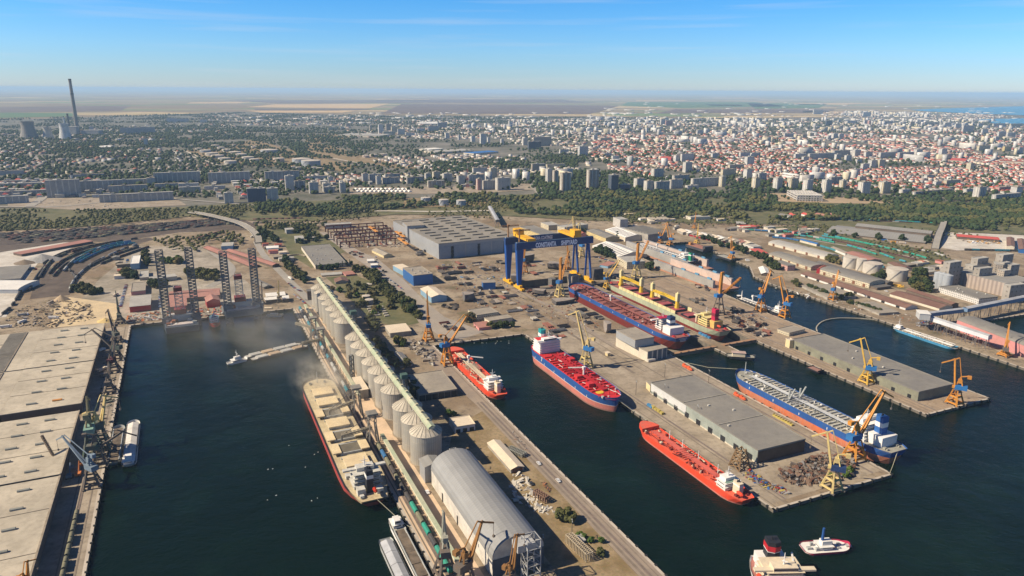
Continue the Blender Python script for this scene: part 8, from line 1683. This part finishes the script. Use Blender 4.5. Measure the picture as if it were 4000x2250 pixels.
# big curved hull blocks
def hullblock(k,x,y,a,L,B_,Hh,lab,mt=SEC[1],z=0):
 t=thing("hull_block",lab,"ship section",W(k,x,y)+Vector((0,0,z)),R(a));q=MB();N=10;prev=None
 for i in range(7):
  f=i/6;w=B_*(1-f**2.2)**.6 if f<1 else.3;ring=[(f*L,-w/2,Hh),(f*L,-w/2*.95,Hh*.4),(f*L*.9,-w/2*.4,0),(f*L*.9,w/2*.4,0),(f*L,w/2*.95,Hh*.4),(f*L,w/2,Hh)]
  if prev:
   for j in range(5):q.face([prev[j],prev[j+1],ring[j+1],ring[j]])
   q.face([prev[0],ring[0],ring[5],prev[5]],1)
  else:q.face(ring[::-1])
  prev=ring
 q.build("shell",[mt,SEC[3]],t)
hullblock('B3',330,960,160,20,14,8,"upturned grey bow block beside the gantry track");hullblock('B3',420,1050,20,34,18,6,"flat dark stern block with pale deck beside the dry dock");hullblock('B3',90,630,20,26,20,14,"black bow block behind the gantry's rigid leg");hullblock('B3',370,690,-20,30,18,11,"curved black hull section under the gantry beam",SEC[1]);hullblock('B2',2090,1020,15,16,18,12,"half-cylinder hull section near the small blue shed",SEC[0]);hullblock('B3',935,1330,10,8,16,13,"cone-shaped weathered hull section on the quay",SEC[3]);hullblock('B3',20,830,90,14,10,11,"round grey bulbous section left of the gantry",SEC[3])
for k,x0,x1,y,h,lab,mt in(('B3',810,915,800,24,"dark tall block of ship side standing in the first dock",SEC[1]),('B3',585,670,880,26,"tall brown ship section ahead of the docked tanker's bow",SEC[3]),('B3',385,440,860,14,"grey dock caisson beside the column crane",SEC[0]),('B3',1000,1040,830,15,"grey plated block between the docks",SEC[0])):
 p=W(k,(x0+x1)/2,y);t=thing("ship_side_block",lab,"ship section",p,TH);w=(x1-x0)/2.576*p.length/FPX;q=MB();q.box(-9,-w/2,-2,3,w/2,h*.75);q.build("plating",mt,t)
 for j in range(5):q=MB();q.box(3,-w/2+j*w/5,0,3.5,-w/2+j*w/5+.5,h*.75);q.build("stiffener",mt,t)
 # yellow steel beam and blue containers near the docks
for i,(k,x,y,c,n_,lab)in enumerate((('E3',1130,155,YEL,34,"long bright yellow steel beam beside the dock workshop"),('E3',1940,35,M("container_blue",(0.06,0.22,0.42)),22,"row of small blue containers between the dry docks"),('E3',1390,745,M("container_blue",(0.06,0.22,0.42)),8,"blue skip in front of the pier warehouse"),('E3',1465,790,M("coil_yellow",(0.45,0.36,0.1)),18,"row of yellow-brown anchors on the paved pier"),('E4',150,885,M("coil_yellow",(0.5,0.36,0.07)),24,"yellow steel gangway lying by the blue tanker"),('E3',1400,290,TW,8,"white gas tank lying before the dock workshop"))):
 p=W(k,x,y);t=thing(("steel_beam","container_row","skip","anchor_row","gangway","gas_tank")[i],lab,("beam","containers","skip","anchors","gangway","tank")[i],p,TH);q=MB()
 if i==5:q.cyl((0,-5,2),(0,5,2),1.8,n=12)
 elif i in(1,3):[q.box(-n_/2+j*(n_/4),-1.4,0,-n_/2+(j+.86)*n_/4,1.4,2.6-.4*(j%2))for j in range(4)]
 else:q.box(-n_/2,-1.3,0,n_/2,1.3,1.6 if i!=2 else 2.2)
 q.build("body",c,t)
 if i in(0,4):q=MB();[q.box(-n_/2+j*3,-1.35,1.6,-n_/2+j*3+.4,1.35,2.4)for j in range(int(n_/3))];q.build("cross_bar",c,t)
 # stacked steel pipes (round bundles) behind the silos
for r_ in range(2):
 for j in range(5):
  p=W('B2',1150+r_*110+j*14,1080+j*22+r_*4);t=thing("pipe_bundle",f"bundle of large pale pipes in the overgrown strip, {'left' if r_ == 0 else 'right'} stack","pipes",p,TH+math.pi/2,"bundles of large pipes");q=MB();[q.cyl((-6 if r_==0 else-3,y*1.1,1),(6 if r_==0 else 3,y*1.1,1),.9,n=10)for y in(-1,0,1)];q.build("pipes",M("pipe_pale",(0.46,0.42,0.36),(0.36,0.33,0.28),.2),t)
for x,y,lab in((1120,860,"farther"),(1150,866,"nearer")):
 t=thing("drum_tank",lab+" white horizontal drum in the green strip","tank",W('B2',x,y),0);q=MB();q.cyl((-3,0,2),(3,0,2),1.8,n=12);q.build("shell",TW,t)
 # round basin near the workshop
p=W('B2',400,580);t=thing("round_basin_wall","ruined ring wall overgrown near the flat workshop","wall",p);q=MB();[q.beam((16*math.cos(k*.3),16*math.sin(k*.3),1.2),(16*math.cos(k*.3+.3),16*math.sin(k*.3+.3),1.2),.9,2.4)for k in range(17)];q.build("ring",CONC,t)
# scrap heap at the pier tip, sandy heaps of the west yard: countless pieces
def heap(name,k,pts,n,mats,lab,cat,smin,smax,hmax,seed):
 poly=wpoly(k,pts);r=random.Random(seed);xs=[p[0]for p in poly];ys=[p[1]for p in poly];q=MB();c=0
 while c<n:
  x,y=r.uniform(min(xs),max(xs)),r.uniform(min(ys),max(ys))
  if not inpoly(x,y,poly):continue
  c+=1;s=r.uniform(smin,smax)*r.choice((.6,1,1.5));h=r.uniform(0,hmax)*(.5+.5*noise.noise(Vector((x*.05,y*.05,seed))));a=r.uniform(0,3.14)
  d=Vector((math.cos(a),math.sin(a),r.uniform(-.5,.5))).normalized()*s;b=Vector((x,y,GZ+max(.2,h)));q.beam(b-d,b+d,s*r.uniform(.2,.9),s*r.uniform(.1,.6),m=r.randrange(len(mats)))
 return tag(q.build(name,mats),lab,cat,kind='stuff')
heap("scrap_heap",'G4',[(110,400),(380,310),(520,230),(800,240),(860,330),(840,440),(600,500),(300,540),(130,480)],1500,[M("scrap_rust",(0.17,0.085,0.055)),M("scrap_dark",(0.07,0.06,0.055)),M("scrap_grey",(0.25,0.235,0.22)),M("scrap_brown",(0.24,0.16,0.11)),MATS["scrap_rust"]if 0 else M("scrap_rust",(0.17,0.085,0.055)),M("scrap_dark",(0,0,0)),M("scrap_tan",(0.27,0.22,0.17)),M("scrap_brown",(0,0,0))],"large heap of tangled rusty scrap metal at the pier tip","scrap",.8,2.6,5,3)
heap("scrap_litter",'G4',[(-200,380),(20,520),(160,560),(220,640),(60,600),(-260,440)],200,[M("scrap_rust",(0.17,0.085,0.055)),M("scrap_grey",(0.34,0.33,0.32)),M("scrap_yellow",(0.5,0.4,0.1)),CC[3],CC[4]],"scattered machine parts and skips beside the scrap heap","scrap",.6,2,1.5,5)
heap("stone_yard_litter",'B1',[(180,1100),(560,1000),(900,1050),(950,1200),(520,1290),(100,1290),(60,1200)],420,[M("sand_block",(0.55,0.45,0.28)),SEC[3],M("dark_block",(0.12,0.1,0.08)),SAND],"stone blocks and machinery strewn over the sandy yard","stone blocks",.8,3.2,2,6)
heap("quay_equipment",'B1',[(1260,1160),(1640,1130),(2260,1080),(2576,1060),(2576,1110),(2200,1160),(1650,1215),(1290,1240)],330,[SHW,M("gear_red",(0.5,0.06,0.03)),SEC[0],M("gear_orange",(0.55,0.2,0.06)),SEC[4]],"crowded red, white and orange equipment on the rig quay","equipment",.8,3,3,7)
heap("quay_litter",'E1',[(1040,30),(1190,60),(1100,1300),(900,1300),(1010,560)],160,[SEC[1],SEC[0],SEC[3],DKG],"dark grabs and crane gear lying on the west quay","equipment",.8,2.6,2.5,8)
heap("plate_stock",'B2',[(760,320),(1380,260),(1560,420),(1500,480),(860,480)],420,[SEC[4],SEC[3],SEC[2],SEC[0]],"stacked steel plates filling the stockyard","steel plates",1.5,4.5,1,9)
heap("yard_debris",'B3',[(0,1000),(60,900),(420,930),(860,1180),(1000,1290),(600,1400),(420,1200),(0,1060)],260,[SEC[1],SEC[2],SEC[3],SEC[4],M("debris_rust",(0.3,0.14,0.07))],"loose rusty steel pieces along the dock edge","scrap",.5,2,1,10)
heap("yard_debris",'B2',[(1770,640),(2470,620),(2576,800),(2576,1080),(2200,1100),(1980,860)],420,[SEC[1],SEC[2],SEC[3],SEC[4],M("debris_rust",(0.3,0.14,0.07)),M("debris_blue",(0.06,0.2,0.4))],"loose rusty steel pieces all over the fabrication yard","scrap",.5,2.4,1.2,11)
heap("yard_debris",'B3',[(2100,1080),(2576,1180),(2576,1400),(2300,1340),(2150,1200)],240,[SEC[1],SEC[3],SEC[4],M("debris_rust",(0.3,0.14,0.07))],"scrap steel dumped right of the second dry dock","scrap",.6,2.4,1.5,12)
heap("silo_yard_litter",'E2',[(1500,80),(1680,60),(1840,300),(1760,330),(1600,200)],120,[SEC[4],SEC[3],SEC[0],CONC],"concrete slabs and pallets piled behind the gabled store","slabs",1.2,4.5,2.5,13)
heap("cracked_slabs",'G3',[(10,420),(160,430),(180,540),(350,740),(480,820),(400,850),(200,760),(0,700)],120,[PALE,M("slab_pale",(0.55,0.52,0.46))],"broken pale concrete slabs on the dry grass pier","slabs",1,3,.1,14)
heap("pier_drift",'G3',[(300,510),(330,500),(400,600),(370,610)],60,[M("debris_rust",(0.3,0.14,0.07)),SEC[1]],"rusty chain pile on the pink patch of the pier","scrap",.4,1.2,.8,15)
heap("market_stalls",'B1',[(330,60),(400,20),(900,10),(1240,50),(1260,90),(800,70)],160,[ROOFS['white'],ROOFS['pale'],SEC[0],CONC,CC[2]],"low stalls and cars of the western market seen from afar","stalls",1.5,4,1.5,16)
heap("timber_stacks",'B4',[(1930,375),(2330,400),(2320,460),(1960,430)],90,[M("timber",(0.5,0.3,0.12)),SEC[3],CC[0]],"stacked timber and crates before the crimson-roofed depot","timber",1.5,4.5,2,17)
heap("yellow_machines",'B4',[(1250,845),(1370,870),(1350,890),(1240,865)],24,[M("machine_yellow",(0.65,0.38,0.05))],"yellow construction machines parked beside the dark store","machines",1.5,3,1.5,18)
heap("quay_drums",'E3',[(0,1000),(60,1020),(160,1180),(120,1190),(20,1060)],26,[SEC[1],SEC[4],M("debris_rust",(0.3,0.14,0.07))],"drums and bollards along the silo pier road","drums",.5,1.2,.3,19)
# heaps of gravel and grain
def cone(k,x,y,r_,h,mt,lab):
 t=W(k,x,y);q=MB();N=16;ring=[(r_*(1+.15*math.sin(3*a))*math.cos(a),r_*.7*math.sin(a),0)for a in[2*math.pi*i/N for i in range(N)]]
 for i in range(N):q.face([ring[i],ring[(i+1)%N],(0,0,h)])
 return tag(q.build("gravel_heap",mt,loc=t),lab,"heap")
cone('B1',430,610,34,12,M("grey_gravel",(0.34,0.33,0.31)),"large grey gravel heap beside the long curved shed");cone('B1',250,640,20,7,M("brown_gravel",(0.22,0.17,0.12)),"smaller brown heap left of the grey gravel");cone('B1',620,1010,12,8,SAND,"pale sand pyramid at the neck of the rail yard");cone('B1',1080,1240,12,5,M("spilled_grain_ground"),"golden grain heap behind the first quay warehouse")if False else cone('B1',1060,1225,12,5,M("grain_gold",(0.62,0.46,0.2)),"golden grain heap behind the first quay warehouse")
# gulls on the water read as white specks
qb=random.Random(2)
for i in range(36):
 k,x,y=('E2',qb.uniform(1990,2570),qb.uniform(20,110))if i<26 else('G2',qb.uniform(100,700),qb.uniform(100,900))if i<36 else('G3',qb.uniform(300,1500),qb.uniform(100,900))
 p=W(k,x,y,.1);
 if i==0:
  gull=thing("gull","white gull resting on the dark harbour water","bird",p,0,"gulls on the water");q=MB();q.prism([(-.7,-.25),(.3,-.4),(.8,0),(.3,.4),(-.7,.25)],0,.4);q.build("gull_body",SHW,gull);freeze(gull)
 else:dup(gull,p,qb.uniform(0,6),scale=qb.uniform(.45,.9))
 # lamp masts
LM=None
for i,(k,x,y)in enumerate((('E2',2000,80),('G3',600,1080),('G2',2135,380),('E3',1535,445),('E3',1975,510),('E3',1245,625),('E3',1860,880),('E3',1530,660),('B3',1480,780),('B2',1230,700),('G3',310,1240),('G2',2480,780),('B2',460,760),('B2',2480,900))):
 p=W(k,x,y)
 if LM is None:
  LM=thing("lamp_mast","","lamp post",p,0,"tall lamp masts");q=MB();q.cyl((0,0,0),(0,0,15),.3,.18,8);q.build("pole",DKS,LM);q=MB();q.beam((0,-1.6,15),(0,1.6,15),.25);q.box(-.4,-1.9,14.6,.4,-1.1,15);q.box(-.4,1.1,14.6,.4,1.9,15);q.build("lamp_head",SHG,LM);freeze(LM);o=LM
 else:o=dup(LM,p,0)
 o['label']="tall dark lamp mast "+("at the head of the tanker basin","beside the tiny green hut","beside the vaulted store roof","before the yellow end of the pier warehouse","on the middle pier's water edge","near the red tanker's bow","along the pier warehouse wall","opposite the warehouse's blue door","by the empty floating dock","in the steel yard","at the foot of the dry grass pier","on the dark side of the vaulted store","on the curved port road","near the gantry bogies")[i]
 # small sheds along the foot of the slope and on the right bank
rz_=random.Random(31)
for k,pts,n_,wh in(('D',[(1480,552),(1700,566),(2060,578),(2050,590),(1700,582),(1500,566)],22,"between the shipyard and the wooded slope"),('B4',[(0,330),(600,260),(620,310),(560,350),(0,400)],16,"at the western end of the wagon rows"),('B4',[(1300,640),(1750,640),(1700,830),(1450,740)],12,"beside the grain elevator trees"),('B3',[(1000,165),(2300,165),(2250,230),(1650,225),(1200,215)],16,"under the wooded slope above the channel"),('B1',[(1000,640),(1230,560),(1270,900),(1100,900)],6,"on the pale open yard"),('B2',[(0,470),(230,470),(250,640),(100,560)],8,"along the curved port road")):
 def fn(p,c,wh=wh):
  w,d,h=rz_.uniform(8,26),rz_.uniform(6,13),rz_.uniform(3.5,6);a=W('B3',0,0);z=GZ+h;i_=rz_.randrange(5);x_=CV*w;y_=-CU*d
  bld("low_shed",("cream","grey","brick","white","dark")[i_]+" low shed "+wh,"shed",p,p+x_,p+y_,h,wall=('plaincream','conc','pinkp','plainwhite','brown')[i_],roof=('lgrey','grey','red','cream','tan')[i_],rt='gable' if rz_.random()<.6 else 'flat',rise=1.5,para=False,group="low sheds of the port")
 scatter(k,pts,n_,fn)
heap("bank_litter",'B4',[(0,880),(300,900),(900,1060),(1500,1180),(1480,1230),(900,1110),(300,960)],90,[SEC[4],SEC[3],MATS["debris_rust"],SHW],"odd crates and gear along the right-hand quay","equipment",.6,2.4,1,21)
heap("gallery_litter",'B4',[(1480,1230),(2300,1250),(2576,1440),(2000,1440),(1700,1330)],170,[SEC[4],SEC[3],MATS["debris_rust"],CC[2],DKS],"vehicles and gear parked beneath the long conveyor gallery","equipment",.7,2.6,1.5,22)
# ------------------------------------------------------------------ air
def volbox(name,x0,y0,z0,x1,y1,z1,col,dens,label=None,cat=None,aniso=.2):
 mb=MB();mb.box(x0,y0,z0,x1,y1,z1,bottom=True);mt=bpy.data.materials.new(name+"_air");mt.use_nodes=True;n=mt.node_tree;n.nodes.clear()
 o=n.nodes.new("ShaderNodeOutputMaterial");v=n.nodes.new("ShaderNodeVolumePrincipled");v.inputs['Color'].default_value=(*col,1);v.inputs['Density'].default_value=dens;v.inputs['Anisotropy'].default_value=aniso;n.links.new(v.outputs[0],o.inputs['Volume'])
 ob=mb.build(name,mt);return tag(ob,label,cat,kind='stuff'),n,v
volbox("haze",-140000,-1500,-12,140000,140000,330,(0.50,0.74,1.0),3.9e-5,aniso=0.0)
# dust rising from the grain ship
def dust(lab,loc,rad,dens,seed,rz=0):
 bm=bmesh.new();bmesh.ops.create_icosphere(bm,subdivisions=3,radius=1.0)
 me=bpy.data.meshes.new("dust_cloud");bm.to_mesh(me);bm.free();mt=bpy.data.materials.new("grain_dust");mt.use_nodes=True;n=mt.node_tree;n.nodes.clear()
 o=n.nodes.new("ShaderNodeOutputMaterial");v=n.nodes.new("ShaderNodeVolumePrincipled");v.inputs['Color'].default_value=(0.95,0.88,0.74,1);v.inputs['Anisotropy'].default_value=.1
 tc=n.nodes.new("ShaderNodeTexCoord");le=n.nodes.new("ShaderNodeVectorMath");le.operation='LENGTH';n.links.new(tc.outputs['Object'],le.inputs[0])
 fall=_math(n,'POWER',_math(n,'MAXIMUM',_math(n,'SUBTRACT',1.0,le.outputs['Value']),0.0),1.3)
 mp=n.nodes.new("ShaderNodeMapping");mp.inputs['Location'].default_value=(seed,0,0);n.links.new(tc.outputs['Object'],mp.inputs[0])
 ns=_ramp(n,_noise(n,2.8,5,mp.outputs[0]),.44,.64)
 n.links.new(_math(n,'MULTIPLY',_math(n,'MULTIPLY',fall,ns),dens),v.inputs['Density']);n.links.new(v.outputs[0],o.inputs['Volume']);me.materials.append(mt)
 ob=bpy.data.objects.new("dust_cloud",me);COL.objects.link(ob);ob.location=loc;ob.scale=rad;ob.rotation_euler.z=rz;return tag(ob,lab,"dust",kind='stuff')
dust("pale grain dust rising over the bow and quay of the grain ship",H(-690,108,14),(85,38,22),.045,1,TH)
dust("thin dust drifting from the grain ship towards the drilling rigs",H(-850,60,30),(260,130,50),.005,2,TH+.5)
dust("small puff of dust above the ship's open holds",H(-600,104,16),(60,15,10),.035,3,TH)
